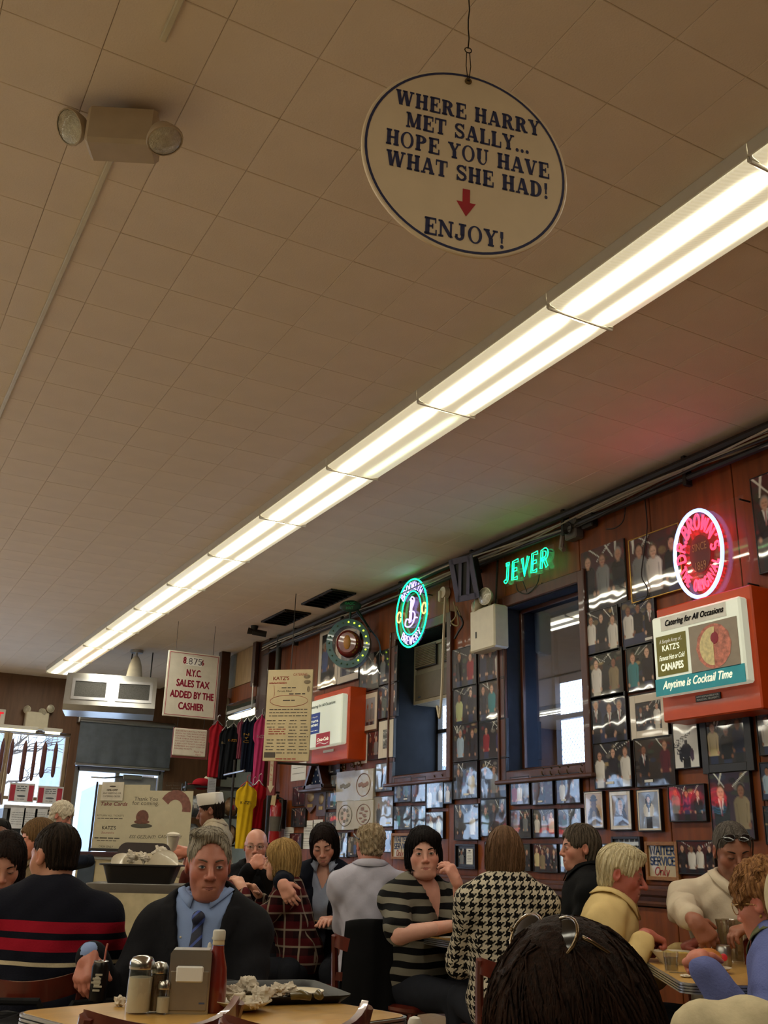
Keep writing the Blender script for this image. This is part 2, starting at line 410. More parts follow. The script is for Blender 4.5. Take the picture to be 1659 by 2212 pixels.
def glass_mat(name, refl=.1, tint=(1, 1, 1), rough=.0):
    m = bpy.data.materials.new(name); m.use_nodes = True; nt = m.node_tree; nt.nodes.clear()
    o = nt.nodes.new('ShaderNodeOutputMaterial'); mx = nt.nodes.new('ShaderNodeMixShader')
    t = nt.nodes.new('ShaderNodeBsdfTransparent'); g = nt.nodes.new('ShaderNodeBsdfGlossy')
    t.inputs[0].default_value = (*tint, 1); g.inputs['Roughness'].default_value = rough
    lw = nt.nodes.new('ShaderNodeLayerWeight'); lw.inputs[0].default_value = .5
    pw = nt.nodes.new('ShaderNodeMath'); pw.operation = 'POWER'; pw.inputs[1].default_value = 4.; nt.links.new(lw.outputs['Facing'], pw.inputs[0])
    mr = nt.nodes.new('ShaderNodeMapRange'); mr.inputs[3].default_value = refl; mr.inputs[4].default_value = 1.
    nt.links.new(pw.outputs[0], mr.inputs[0]); nt.links.new(mr.outputs[0], mx.inputs[0])
    nt.links.new(t.outputs[0], mx.inputs[1]); nt.links.new(g.outputs[0], mx.inputs[2]); nt.links.new(mx.outputs[0], o.inputs[0])
    return m
m_glass = glass_mat('clear_glass', .04)
m_glass2 = glass_mat('reflective_window_glass', .22, (.75, .8, .9))

XL, YB, XR = -7.0, -6.0, 5.5; YE = 11.15
struct('floor', MB().box(((XL+WX+.5)/2-.15, (YB+BY)/2, FZ-.05), (WX+.5-XL+.3, BY-YB+.6, .1)).box(((WX+.5+XR)/2+.1, (YE+BY)/2, FZ-.05), (XR-WX-.3, BY-YE+.3, .1)), m_floor)
ceil = struct('ceiling', MB().box(((XL+WX+.5)/2-.15, (YB+BY)/2, ZC+.062), (WX+.5-XL+.3, BY-YB+.6, .1)).box(((WX+.5+XR)/2+.1, (YE+BY)/2, ZC+.062), (XR-WX-.3, BY-YE+.3, .1)), m_slab)
# square acoustic tiles: the 300 that show largest are parts, the rest one joined part
TX, TY = .3125, .322
tm = MB(); b_ = .002; hx, hy = TX/2-.0007, TY/2-.0007
tm.add([(-hx, -hy, .012), (hx, -hy, .012), (hx, hy, .012), (-hx, hy, .012), (-hx, -hy, b_), (hx, -hy, b_), (hx, hy, b_), (-hx, hy, b_),
        (-hx+b_, -hy+b_, 0), (hx-b_, -hy+b_, 0), (hx-b_, hy-b_, 0), (-hx+b_, hy-b_, 0)],
       [(8, 11, 10, 9)]+[(4+i, 4+(i+1) % 4, (i+1) % 4, i) for i in range(4)]+[(8+i, 8+(i+1) % 4, 4+(i+1) % 4, 4+i) for i in range(4)])
tile_me = tm.mesh('ceiling_tile', 0); tile_me.materials.append(m_tile)
rt = random.Random(5); tiles = []
for i in range(-24, 14):
    for j in range(-22, 47):
        x, y = .35+TX*i-TX/2, 2.005+TY*j+TY/2
        if x > WX+.25 and y < 11: continue
        if x > XR-.1 or y > BY-.05 or x < XL or y < YB: continue
        v = Vector((x, y, ZC))-CAM; d = v.dot(_fw)
        a = 1e9
        if d > .3:
            px, py = CXP+FPX*v.dot(_r2)/d, CYP-FPX*v.dot(_u2)/d
            if -60 < px < 1720 and -60 < py: a = v.length
        tiles.append((a, x, y, ZC+.0006*rt.random()))
tiles.sort(); rest = MB()
for k, (a, x, y, z) in enumerate(tiles):
    if k < 300:
        o = link('ceiling_tile', tile_me, parent=ceil, loc=(x, y, z)); o.rotation_euler = (rt.uniform(-.0012, .0012), rt.uniform(-.0012, .0012), 0)
    else: rest.add(tm.v, tm.f, Matrix.Translation((x, y, z)))
rest.build('ceiling_tile', m_tile, ceil, smooth=0, kind='stuff')

# ---- right wall with its two deep window openings
W1 = (6.95, 7.86, 1.90, 3.14); W2 = (5.22, 6.13, 1.84, 3.10)
wr = MB(); T = .5
def wallbox(mb, y0, y1, z0, z1, x0=WX+.02, x1=WX+T): mb.box(((x0+x1)/2, (y0+y1)/2, (z0+z1)/2), (x1-x0, y1-y0, z1-z0))
wallbox(wr, YB, W2[0], 0, ZC+.06); wallbox(wr, W2[1], W1[0], 0, ZC+.06); wallbox(wr, W1[1], YE, 0, ZC+.06)
for a, b, c, d in (W1, W2): wallbox(wr, a, b, 0, c); wallbox(wr, a, b, d, ZC+.06)
wall_r = struct('wall_right', wr, m_outdk)
def panel(y0, y1, z0, z1):
    g = .003
    MB().box((WX+.01, (y0+y1)/2, (z0+z1)/2), (.02, y1-y0-2*g, z1-z0-2*g), b=.003).build('panel', m_wood, wall_r, smooth=0)
ys = [-6, -4.6, -3.4, -2.2, -1.0, .2, 1.4, 2.6, 3.8, 4.5, 5.22, 6.13, 6.54, 6.95, 7.86, 8.6, 9.4, 10.2, 11.15]
for a, b in zip(ys[:-1], ys[1:]):
    wn = W2 if a == 5.22 else W1 if a == 6.95 else None
    if wn: panel(a, b, 1.1, wn[2]); panel(a, b, wn[3], ZC)
    else: panel(a, b, 1.1, ZC)
    panel(a, b, .12, .98)
struct('baseboard_right', MB().box((WX-.008, (YB+YE)/2, .06), (.055, YE-YB, .12), b=.006), m_wooddk)
# moulded chair rail
prof = [(0, .985), (-.025, .985), (-.03, 1.0), (-.018, 1.012), (-.02, 1.035), (-.045, 1.05), (-.048, 1.075), (-.03, 1.085), (-.03, 1.1), (0, 1.105)]
mm = MB(); n = len(prof)
mm.add([(WX+.004+x, YB, z) for x, z in prof]+[(WX+.004+x, YE, z) for x, z in prof], [(i, i+1, i+1+n, i+n) for i in range(n-1)])
struct('trim_1', mm, m_trim)
def side_window(idx, W_, outer_hint):
    y0, y1, z0, z1 = W_
    root = thing('window_%d' % idx, outer_hint, 'window', (WX, (y0+y1)/2, z0)); root['kind'] = 'structure'
    hw, hh = (y1-y0)/2, z1-z0
    def loc(mb): return mb
    cs = MB()                                           # casing on the room side, with a stepped edge
    for s in (-1, 1): cs.box((-.012, s*(hw+.035), hh/2), (.03, .085, hh+.16), b=.006); cs.box((-.026, s*(hw+.068), hh/2), (.03, .02, hh+.16), b=.005)
    cs.box((-.012, 0, hh+.04), (.03, 2*hw+.0, .085), b=.006); cs.box((-.012, 0, -.04), (.03, 2*hw, .085), b=.006); cs.box((-.03, 0, -.075), (.06, 2*hw+.2, .03), b=.008)
    cs.build('window_casing', m_trim, root)
    rv = MB()                                           # reveal lining back to the outer window
    for s in (-1, 1): rv.box((.235, s*(hw-.006), hh/2), (.47, .008, hh))
    rv.box((.235, 0, .006), (.47, 2*hw-.03, .008)); rv.box((.235, 0, hh-.006), (.47, 2*hw-.03, .008))
    rv.build('window_reveal', M('dark_reveal', '#24272c', .9) if idx == 1 else M('painted_reveal', '#30353e', .8), root)  # one even dark tone per window
    f = MB(); X = .46                                   # outer sash: stiles, rails, muntins
    for s in (-1, 1): f.box((X, s*(hw-.02), hh/2), (.05, .04, hh))
    for z in (.02, hh*.345, hh-.02): f.box((X, 0, z), (.05, 2*hw, .035))
    f.box((X, -hw*.52 if idx == 1 else -hw*.45, hh*.35), (.035, .022, hh*.7))
    f.build('window_frame', m_dark, root)
    p = MB(); p.box((X+.012, 0, hh/2), (.004, 2*hw-.06, hh-.03)); p.build('window_pane', m_glass, root)
    wm = MB(); st = .05; nn = int((2*hw+hh)/st)          # diamond wire guard
    for k in range(-nn, nn):
        for sg in (-1, 1):
            pts = []
            for t in (0, 1):
                yy = -hw+2*hw*t; zz = k*st+sg*(yy)*1.25
                pts.append((yy, zz))
            (ya, za), (yb, zb) = pts
            if max(za, zb) < 0 or min(za, zb) > hh: continue
            def clipz(ya, za, yb, zb):
                out = []
                for (y_, z_) in ((ya, za), (yb, zb)):
                    zc = min(max(z_, 0), hh); t = (zc-za)/(zb-za); out.append((ya+(yb-ya)*t, zc))
                return out
            (ya, za), (yb, zb) = clipz(ya, za, yb, zb)
            wm.tube([(X+.05, ya, za), (X+.05, yb, zb)], .0013, 4, caps=False)
    wm.build('wire_guard', m_dark, root)
    bl = MB(); bl.box((X+.022, 0, hh*.78), (.01, 2*hw, hh*.44)); bl.build('blind_panel', M('dark_window_board', '#1d2129', .6), root)
    if idx == 2:
        g = MB(); g.box((.14, 0, hh/2), (.005, 2*hw-.05, hh-.05)); g.build('inner_pane', m_glass2, root)
        fr = MB()
        for s in (-1, 1): fr.box((.14, s*(hw-.018), hh/2), (.03, .036, hh), b=.004)
        for z in (.018, hh-.018): fr.box((.14, 0, z), (.03, 2*hw, .036), b=.004)
        fr.build('inner_sash', m_trim, root)
    return root
side_window(1, W1, 'recessed dark-framed window holding the air conditioner')
side_window(2, W2, 'recessed brown-framed window with reflective inner glass')

# ---- back wall: storefront windows, door, transom
bw = MB()
def bbox(x0, x1, z0, z1, y0=BY, y1=BY+.25): bw.box(((x0+x1)/2, (y0+y1)/2, (z0+z1)/2), (x1-x0, y1-y0, z1-z0))
SX0, SX1, SZ0, SZ1 = -6.6, 3.12, .85, 2.86
bbox(XL-.3, SX0, 0, ZC+.06); bbox(SX0, SX1, 0, SZ0); bbox(SX0, SX1, SZ1, ZC+.06); bbox(SX1, 3.24, 0, ZC+.06)
bbox(3.24, 4.62, 2.42, ZC+.06); bbox(4.62, XR+.3, 0, ZC+.06)
struct('wall_back', bw, M('brown_storefront_panelling', '#6a4a33', .5, var=.25, scale=4, stretch=(5, 5, .6)))
gx = np.linspace(SX0, SX1, 12)
for i in range(11):
    a, b = gx[i], gx[i+1]
    r_ = thing('window_%d' % (i+3), 'tall storefront window pane number %s from the entrance door, facing the street' % (['eleventh', 'tenth', 'ninth', 'eighth', 'seventh', 'sixth', 'fifth', 'fourth', 'third', 'second', 'first'][i]), 'window', ((a+b)/2, BY+.1, SZ0)); r_['kind'] = 'structure'
    f = MB(); hw = (b-a)/2; hh = SZ1-SZ0
    for s in (-1, 1): f.box((s*(hw-.03), 0, hh/2), (.06, .09, hh), b=.008)
    for z in (.03, hh*.52, hh-.03): f.box((0, 0, z), (2*hw-.1, .07, .05), b=.006)
    f.build('window_frame', M('bronze_window_frame', '#8f7a62', .5, .2), r_)
    MB().box((0, .01, hh/2), (2*hw-.1, .006, hh-.06)).build('window_pane', m_glass, r_)
d_ = thing('door_1', 'glazed entrance door below the grey shade in the back wall', 'door', (3.93, BY+.1, 0)); d_['kind'] = 'structure'
f = MB()
for s in (-1, 1): f.box((s*.65, 0, 1.2), (.09, .12, 2.4), b=.01)
f.box((0, 0, 2.37), (1.3, .12, .08), b=.01); f.box((-.02, 0, 1.2), (.07, .06, 2.3), b=.01); f.box((0, 0, .15), (1.25, .06, .25), b=.01)
f.build('door_frame', m_alu, d_)
MB().box((-.32, 0, 1.25), (.54, .008, 2.1)).build('door_pane', m_glass, d_)
MB().box((.31, 0, 1.25), (.58, .03, 2.1)).build('door_leaf', M('pale_door_panel', '#aab0ba', .4), d_)
MB().cyl((-.07, -.07, .9), (-.07, -.07, 1.3), .015).build('door_handle', m_steel, d_)
cl = MB(); cl.box((.2, -.06, 2.28), (.3, .07, .07), b=.01); cl.tube([(.05, -.07, 2.28), (-.25, -.16, 2.24), (-.42, -.04, 2.25)], .012, 6)
cl.build('door_closer', m_steel, d_)
sh = thing('roller_shade', 'grey fabric roller shade hanging over the entrance door', 'shade', (3.93, BY-.12, 2.42))
g = MB(); nx = 24
for i in range(nx+1):
    for j in range(11):
        g.v.append((-.72+1.44*i/nx, .015*math.sin(i*1.3)*(1-j/10)+.006*math.sin(j*2+i*.5), .62*j/10))
g.f = [(i*11+j, (i+1)*11+j, (i+1)*11+j+1, i*11+j+1) for i in range(nx) for j in range(10)]
g.build('shade_fabric', M('grey_shade_fabric', '#6d7682', .85, var=.15, scale=8), sh, smooth=180)
MB().cyl((-.74, 0, .66), (.74, 0, .66), .045).build('shade_roller', m_alu, sh); MB().box((-.74, .055, .66), (.03, .12, .1)).build('bracket', m_alu, sh); MB().box((.74, .055, .66), (.03, .12, .1)).build('bracket', m_alu, sh); MB().box((0, -.01, 0), (1.46, .03, .04), b=.01).build('bottom_bar', m_alu, sh)
# other walls
struct('wall_left', MB().box((XL-.1, (YB+BY)/2, ZC/2), (.2, BY-YB+.5, ZC+.1)), m_plaster)
struct('wall_front', MB().box(((XL+XR)/2, YB-.1, ZC/2), (XR-XL+.4, .2, ZC+.1)), m_plaster)
struct('wall_alcove', MB().box((XR+.1, (YE+BY)/2, ZC/2), (.2, BY-YE, ZC+.1)).box(((WX+T+XR)/2+.1, YE-.06, ZC/2), (XR-WX-T+.2, .12, ZC+.1)), m_plaster)
# street outside
struct('street', MB().box((-2, 30, -.15), (90, 28.4, .1)).box((4+WX+.6+9, 5, -.2), (18, 60, .1)), M('asphalt', '#8d9096', .9))
fc = MB(); fc.box((-6, 44, 5), (70, .5, 11)); fac = fc.build('facade', M('pale_painted_brick', '#cdd3da', .9, var=.15, scale=1.2), None)
tag(fac, 'pale building facade across the street seen through the storefront windows', 'building'); fac['kind'] = 'structure'
wn = MB()
for i in range(22): MB().box((-38+i*3.1, 43.72, 4.6), (1.5, .1, 2.2)).build('window', M('dark_street_window', '#5a6470', .2), fac)
for i in range(7):
    aw = MB().prism([(-1.6, 2.6), (1.6, 2.6), (1.6, 3.3), (-1.6, 3.3)], -.9, 0, T=Matrix.Translation((-24+i*6.2, 43.7, 0)))
    o = aw.build('street_awning', M('awning_%d' % (i % 2), ['#c8352c', '#cfd6d0'][i % 2], .8), None)
    tag(o, ['red', 'white'][i % 2]+' shop awning across the street, %s from the left' % ['first', 'second', 'third', 'fourth', 'fifth', 'sixth', 'seventh'][i], 'awning', 'awnings across the street')
rb = random.Random(3); m_bark = M('grey_bark', '#4c443e', .9, var=.3)
for k, x in enumerate((-12.5, -8.9, -5.3, -1.7, 1.9, 5.5)):
    mbt = MB(); th = rb.uniform(-.1, .1); mbt.tube([(0, 0, -.1), (th, 0, 1.5), (th*2, .1, 3.2)], [.17, .14, .11], 9)
    def br(p, d, L_, r, dep):
        q = p+d*L_; mbt.tube([p, p+d*L_*.5+Vector((rb.uniform(-.1, .1), 0, .05)), q], [r, r*.8, r*.55], 5)
        if dep > 0:
            for _ in range(3): br(q if _ else p+d*L_*.6, (d+Vector((rb.uniform(-.8, .8), rb.uniform(-.6, .6), rb.uniform(-.2, .5)))).normalized(), L_*.72, r*.55, dep-1)
    for _ in range(5): br(Vector((th*1.6, .05, rb.uniform(1.6, 3.1))), Vector((rb.uniform(-1, 1), rb.uniform(-.4, .4), rb.uniform(.1, .9))).normalized(), .85, .05, 3)
    o = mbt.build('street_tree', m_bark, None, loc=(x, 19+rb.uniform(-1, 2), 0))
    tag(o, 'bare street tree on the pavement outside the storefront, %s from the left' % ['first', 'second', 'third', 'fourth', 'fifth', 'sixth'][k], 'tree', 'bare trees outside')

# ================================================================ CEILING LIGHTS
def diffuser_mat(name, c1, c2, green=False):
    m = bpy.data.materials.new(name); m.use_nodes = True; nt = m.node_tree; N, L = nt.nodes, nt.links; b = N['Principled BSDF']
    b.inputs['Base Color'].default_value = (.8, .78, .7, 1); b.inputs['Roughness'].default_value = .35
    tc = N.new('ShaderNodeTexCoord'); sp = N.new('ShaderNodeSeparateXYZ'); L.new(tc.outputs['Object'], sp.inputs[0])
    def math_(op, a, b_=None, c=None):
        n = N.new('ShaderNodeMath'); n.operation = op
        for i, v in enumerate((a, b_, c)):
            if v is None: continue
            if isinstance(v, (int, float)): n.inputs[i].default_value = v
            else: L.new(v, n.inputs[i])
        return n.outputs[0]
    def peak(x0, wd): return math_('POWER', 2.718, math_('MULTIPLY', math_('POWER', math_('DIVIDE', math_('SUBTRACT', sp.outputs[0], x0), wd), 2.), -1.))
    pa, pb = peak(-.085, .026), peak(.085, .026)
    ends = math_('SMOOTH_MIN', 1., math_('MULTIPLY', math_('SUBTRACT', .575, math_('ABSOLUTE', sp.outputs[1])), 9.), .2)
    ends = math_('MAXIMUM', ends, .1)
    pa = math_('MULTIPLY', pa, ends); pb = math_('MULTIPLY', pb, ends)
    wv = N.new('ShaderNodeTexWave'); wv.inputs['Scale'].default_value = 30; wv.bands_direction = 'DIAGONAL'; L.new(tc.outputs['Object'], wv.inputs[0])
    st = math_('ADD', math_('MULTIPLY', math_('ADD', pa, math_('MULTIPLY', pb, .06 if green else 1.)), TUBE_E*7.), .45)
    s2 = N.new('ShaderNodeSeparateXYZ'); L.new(tc.outputs['Normal'], s2.inputs[0])     # faint glow added on the upward lens shoulders, for a halo on the ceiling
    st = math_('ADD', st, math_('MULTIPLY', math_('MULTIPLY', math_('GREATER_THAN', math_('ABSOLUTE', sp.outputs[0]), .155), math_('GREATER_THAN', s2.outputs[2], .3)), TUBE_E*.3))
    st = math_('MULTIPLY', st, math_('ADD', math_('MULTIPLY', wv.outputs['Fac'], .16), .92))
    L.new(st, b.inputs['Emission Strength'])
    mc = N.new('ShaderNodeMix'); mc.data_type = 'RGBA'; mc.inputs[6].default_value = (*c1, 1); mc.inputs[7].default_value = (*c2, 1)
    L.new(math_('ADD', pa, pb), mc.inputs[0])
    if green:
        m2 = N.new('ShaderNodeMix'); m2.data_type = 'RGBA'; L.new(pb, m2.inputs[0]); L.new(mc.outputs[2], m2.inputs[6]); m2.inputs[7].default_value = (.45, 1, .32, 1)
        L.new(m2.outputs[2], b.inputs['Emission Color'])
    else: L.new(mc.outputs[2], b.inputs['Emission Color'])
    return m
m_dif = diffuser_mat('fluorescent_diffuser', (1, .88, .58), (1, .96, .83))
m_difg = diffuser_mat('fluorescent_diffuser_greenish', (1, .88, .58), (1, .96, .83), True)
m_difo = diffuser_mat('fluorescent_diffuser_warm', (1, .72, .38), (1, .88, .55))
FXC, FY0, FDY = 2.665, 3.055, 1.154
words = ['first', 'second', 'third', 'fourth', 'fifth', 'sixth', 'seventh', 'eighth', 'ninth', 'tenth', 'eleventh']
fproto = None
def fixture(x, y, mat, label, group):
    global fproto
    if fproto is None:
        t = thing('ceiling_light', label, 'ceiling light', (x, y, ZC), 0, group)
        hb = MB(); L2 = FDY/2
        for s in (-1, 1): hb.box((s*.1925, 0, -.03), (.008, FDY-.004, .058))
        hb.box((0, 0, -.004), (.385, FDY-.004, .006))
        for s in (-1, 1): hb.box((0, s*(L2-.006), -.016), (.30, .010, .032)); hb.box((0, s*(L2-.006), -.058), (.378, .010, .034))
        hb.build('housing', m_white, t, smooth=0)
        lp = MB(); n = 10; pr = [(-.158, -.026), (-.19, -.043)]+[(-.184+.368*i/n, -.066-.02*math.sin(math.pi*i/n)**.5) for i in range(n+1)]+[(.19, -.043), (.158, -.026)]; n += 4
        lp.add([(a, -L2+.012, b) for a, b in pr]+[(a, L2-.012, b) for a, b in pr], [(i, i+n+1, i+n+2, i+1) for i in range(n)])
        lp.f = [f_[::-1] for f_ in lp.f]
        lp.build('diffuser', mat, t, smooth=30)
        MB().box((0, L2-.002, -.080), (.38, .014, .014), b=.003).build('joint_cap', m_white, t)
        fproto = t; return t
    t = copy_tree(fproto); t.location = (x, y, ZC); t['label'] = label; t['group'] = group
    for ch in t.children:
        if ch.name.startswith('diffuser') and mat is not m_dif:
            ch.data = ch.data.copy(); ch.data.materials[0] = mat
    return t
for k in range(-4, 10):
    y = FY0+FDY*(k+.5)
    mat = m_difg if k == 1 else m_difo if k == 8 else m_dif
    if k >= -1: lb = ('fluorescent ceiling light, %s nearest in the long lit row' % words[k+1]) + (', with one greenish tube' if k == 1 else '')
    else: lb = 'fluorescent ceiling light of the long row, %s one behind the viewer' % words[-2-k]
    fixture(FXC, y, mat, lb, 'ceiling lights above the picture wall')
for k in range(-4, 10):
    fixture(-1.35, FY0+FDY*(k+.5), m_dif, 'fluorescent ceiling light in the parallel middle row, %s from the storefront' % (words+['twelfth', 'thirteenth', 'fourteenth'])[9-k], 'ceiling lights of the far row')
for k in range(-4, 10):
    fixture(-3.2, FY0+FDY*(k+.5), m_dif, 'added fluorescent ceiling light in the unseen third row, %s from the storefront' % (words+['twelfth', 'thirteenth', 'fourteenth'])[9-k], 'added ceiling lights of the third row')  # extra row out of view, added to brighten the room
for k in range(-4, 10):
    fixture(-5.0, FY0+FDY*(k+.5), m_dif, 'added fluorescent ceiling light in the unseen row nearest the opposite wall, %s from the storefront' % (words+['twelfth', 'thirteenth', 'fourteenth'])[9-k], 'added ceiling lights of the opposite row')  # unseen outer row, likewise added for more light in the room
# ================================================================ PICTURES ON THE RIGHT WALL
PAL = dict(W='#d8d4cc', K='#15151a', R='#8e1f28', B='#2c4b86', G='#33563f', P='#3f3566', N='#1d2440', Y='#c9b98a', A='#7d7f80', C='#2f7f86', M='#5b1f2a', L='#9db4c8', O='#b8c08a', T='#8a7a5a')
BGS = dict(d=('#15171c', '#2b2a2c'), r=('#4a1a1c', '#241418'), b=('#1a2238', '#2c3350'), t=('#3d3426', '#241d18'), g=('#2a3028', '#171a18'), p=('#2b1b33', '#3a1f2e'),
           s=('#a58a62', '#8d744f'), w=('#d6d6d2', '#c9cac8'), c=('#8f96a6', '#aab0bd'), v=('#7f7870', '#938a80'), l=('#9aa0a8', '#5f656e'))
def hx3(c): return np.array(lin(c))
def paint(ppl, bg, seed, ar, nw=46):
    """a colour print: rows from the top, linear rgb"""
    rg = np.random.RandomState(seed); nh = max(12, int(nw/ar))
    X, Z = np.meshgrid(np.linspace(0, 1, nw), np.linspace(1, 0, nh)); X = X*ar
    a, b = BGS[bg]; im = hx3(a)[None, None]*Z[..., None]+hx3(b)[None, None]*(1-Z[..., None]); studio = bg in 'swcvl'
    def blend(m, c, k=1.): m = np.clip(m, 0, 1)[..., None]*k; im[:] = im*(1-m)+np.asarray(c)*m
    def soft(d, w=.02): return .5-d/w
    def el(cx, cz, rx, rz, c, k=1.): blend(soft((np.sqrt(((X-cx)/rx)**2+((Z-cz)/rz)**2)-1)*min(rx, rz)), c, k)
    if not studio:
        for _ in range(22):
            c = np.array(lin(rg.choice(['#5a3a22', '#7a2420', '#8a8478', '#2a3550', '#b49a68', '#34302c', '#45513c', '#101014'])))*rg.uniform(.3, 1.)
            el(rg.rand()*ar, .3+.65*rg.rand(), .03+.09*rg.rand(), .02+.05*rg.rand(), c, .7)
        for _ in range(rg.randint(2, 5)):
            x0, x1 = rg.rand()*ar, rg.rand()*ar; t = np.clip((Z-.78)/.22, 0, 1); blend(soft(np.abs(X-(x0+(x1-x0)*(1-t)*.6))-.008-.008*t, .015)*(Z > .77), (.75, .76, .68))
    n = len(ppl)
    for i, c in enumerate(ppl):
        cx = ar*(i+.5+.2*(rg.rand()-.5))/n if n > 1 else ar*(.5+.08*(rg.rand()-.5))
        hr = min(.085, ar*.2/n**.8)*rg.uniform(.92, 1.05)*(1.15 if n == 1 else 1); hz = rg.uniform(.70, .82) if n > 1 else .74
        skin = hx3(rg.choice(['#c59a80', '#b98a70', '#d2ab92', '#8d5f48'])); body = hx3(PAL[c]); sh = hr*2.05
        zz = np.clip((hz-hr*1.2-Z)/(hr*5.5), 0, 1); wv = sh*(.5+.5*np.minimum(1, zz*5)**.6)*(1-.16*zz)
        legs = hx3('#c9c4b6' if c == 'W' and rg.rand() < .5 else rg.choice(['#20232c', '#2a3350', '#1b1b1f'])); base = hz-hr*7.2
        blend(soft(np.abs(X-cx)-sh*.66)*(Z < base+.05), legs)
        sd = soft(np.maximum(np.abs(X-cx)-wv, Z-(hz-hr*1.15)))*(Z > base)
        shade = .72+.4*np.clip(.5+(X-cx)/sh*.5, 0, 1); m = np.clip(sd, 0, 1)[..., None]; im[:] = im*(1-m)+body*shade[..., None]*m
        for s in (-1, 1): blend(soft(np.abs(np.abs(X-cx)-sh*.62+.02*zz)-.004, .012)*(Z < hz-hr*2.4)*(Z > base+hr)*.6, body*.35)
        if rg.rand() < .4 and c in 'KN':
            blend(soft(np.abs(X-cx)-(Z-(hz-hr*4.4))*.22, .01)*(Z < hz-hr*1.1)*(Z > hz-hr*4.4), hx3('#d9d9d4')); blend(soft(np.abs(X-cx)-hr*.14, .01)*(Z < hz-hr*1.3)*(Z > hz-hr*4.2), hx3('#7a2430'))
        for s in (-1, 1): el(cx+s*sh*.8, base+hr*.6, hr*.36, hr*.5, skin*.85)
        blend(soft(np.maximum(np.abs(X-cx)-hr*.4, np.abs(Z-(hz-hr*1.05))-hr*.45)), skin*.75)
        hair = hx3(rg.choice(['#17120f', '#3a2a1e', '#8d8a86', '#5a3f26'])); el(cx, hz+hr*.2, hr*.98, hr*1.22, hair); el(cx, hz-hr*.1, hr*.78, hr*1.06, skin)
        for s in (-1, 1): el(cx+s*hr*.32, hz+hr*.02, hr*.15, hr*.1, skin*.2)
        el(cx, hz-hr*.18, hr*.1, hr*.2, skin*.8); el(cx, hz-hr*.52, hr*.3, hr*.09, skin*np.array((.6, .3, .3)))
    return np.clip(im, 0, 1)
def portrait(kind, ar, nw=34):
    nh = int(nw/ar); X, Z = np.meshgrid(np.linspace(-.5, .5, nw)*ar, np.linspace(1, 0, nh)); im = np.zeros((nh, nw, 3))
    def el(cx, cz, rx, rz, c, k=1.): im[((X-cx)/rx)**2+((Z-cz)/rz)**2 < 1] = hx3(c)*k
    if kind == 'hat':
        im[:] = hx3('#b49468'); el(0, .2, .3, .42, '#3c2f28'); el(0, .18, .1, .3, '#8a7a64'); el(0, .66, .13, .17, '#5a3c2a'); el(0, .8, .2, .045, '#2a2220'); el(0, .87, .13, .09, '#35302e')
        for s in (-.05, .05): el(s, .7, .02, .012, '#1d120c')
    elif kind == 'curly':
        im[:] = hx3('#8f8078'); el(0, .12, .33, .5, '#3a3440'); el(0, .68, .24, .24, '#1d1613'); el(0, .66, .125, .19, '#b08a72'); el(.0, .45, .07, .1, '#a07d66')
        for s in (-.05, .05): el(s, .69, .024, .014, '#20130e')
        el(0, .57, .045, .014, '#6a2f2a'); im[(np.abs(np.sin(X*70+Z*9)) < .25) & (Z < .42)] *= .6
    elif kind == 'stand':
        im[:] = hx3('#8d97ab'); im[(np.abs(X) < .11) & (Z < .36)] = hx3('#15151a'); im[(np.abs(X) < .15-.05*np.abs(Z-.5)) & (np.abs(Z-.5) < .17)] = hx3('#dad7d2')
        el(0, .75, .115, .2, '#15100e'); el(0, .79, .062, .085, '#c39a84'); el(0, .62, .03, .07, '#c39a84'); im[(np.abs(X) < .012) & (np.abs(Z-.55) < .1)] = hx3('#2a2a30')
        for s in (-1, 1): el(s*.17, .37, .03, .04, '#b88f78'); el(s*.16, .5, .05, .16, '#cfccc8')
    elif kind == 'bw':
        rg = np.random.RandomState(9); im[:] = hx3('#6a6a68'); 
        for _ in range(60): el((rg.rand()-.5)*ar, rg.rand(), .03+.08*rg.rand(), .02+.06*rg.rand(), ['#1c1c1c', '#c8c8c4', '#707070', '#3a3a3a'][rg.randint(4)])
    elif kind == 'jacket':
        im[:] = hx3('#dcdcd8'); im[(np.abs(X) < .1) & (Z < .2)] = hx3('#14141a'); el(0, .36, .17, .17, '#1b1e2c'); el(-.16, .28, .06, .16, '#1b1e2c'); el(.17, .27, .06, .14, '#44304a'); el(0, .56, .05, .06, '#1a1512')
        for k in range(5): im[(np.abs(Z-.72+.03*k-(X)*.4-.012*np.sin(X*40+k)) < .006) & (X < .25-.1*k)] = hx3('#33343a')
        for k in range(5): im[(np.abs(X+.28-.01*np.sin(Z*60)-.045*k*.6) < .007) & (np.abs(Z-.42) < .12)] = hx3('#50525a')
    return im
m_print = M('glossy_photo_print', '#808080', .45, var=.02, attr=True, coat=.9, coatbump=.10, spec=.2)
m_printm = M('matt_print', '#808080', .55, var=.02, attr=True)
m_frblack = M('black_picture_frame', '#0e0d0e', .35, var=.1)
m_frwood = M('walnut_picture_frame', '#4b2a17', .4, var=.3, stretch=(3, 3, 9))
m_froak = M('oak_sign_frame', '#8a5a2a', .45, var=.25, stretch=(3, 3, 9))
m_frgold = M('gold_picture_frame', '#a8843a', .35, .7)
m_mat = M('cream_mat_board', '#cfc5b4', .6, var=.04, coat=.5, coatbump=.05)
m_paper = M('white_paper', '#d9d8d2', .7, var=.03)
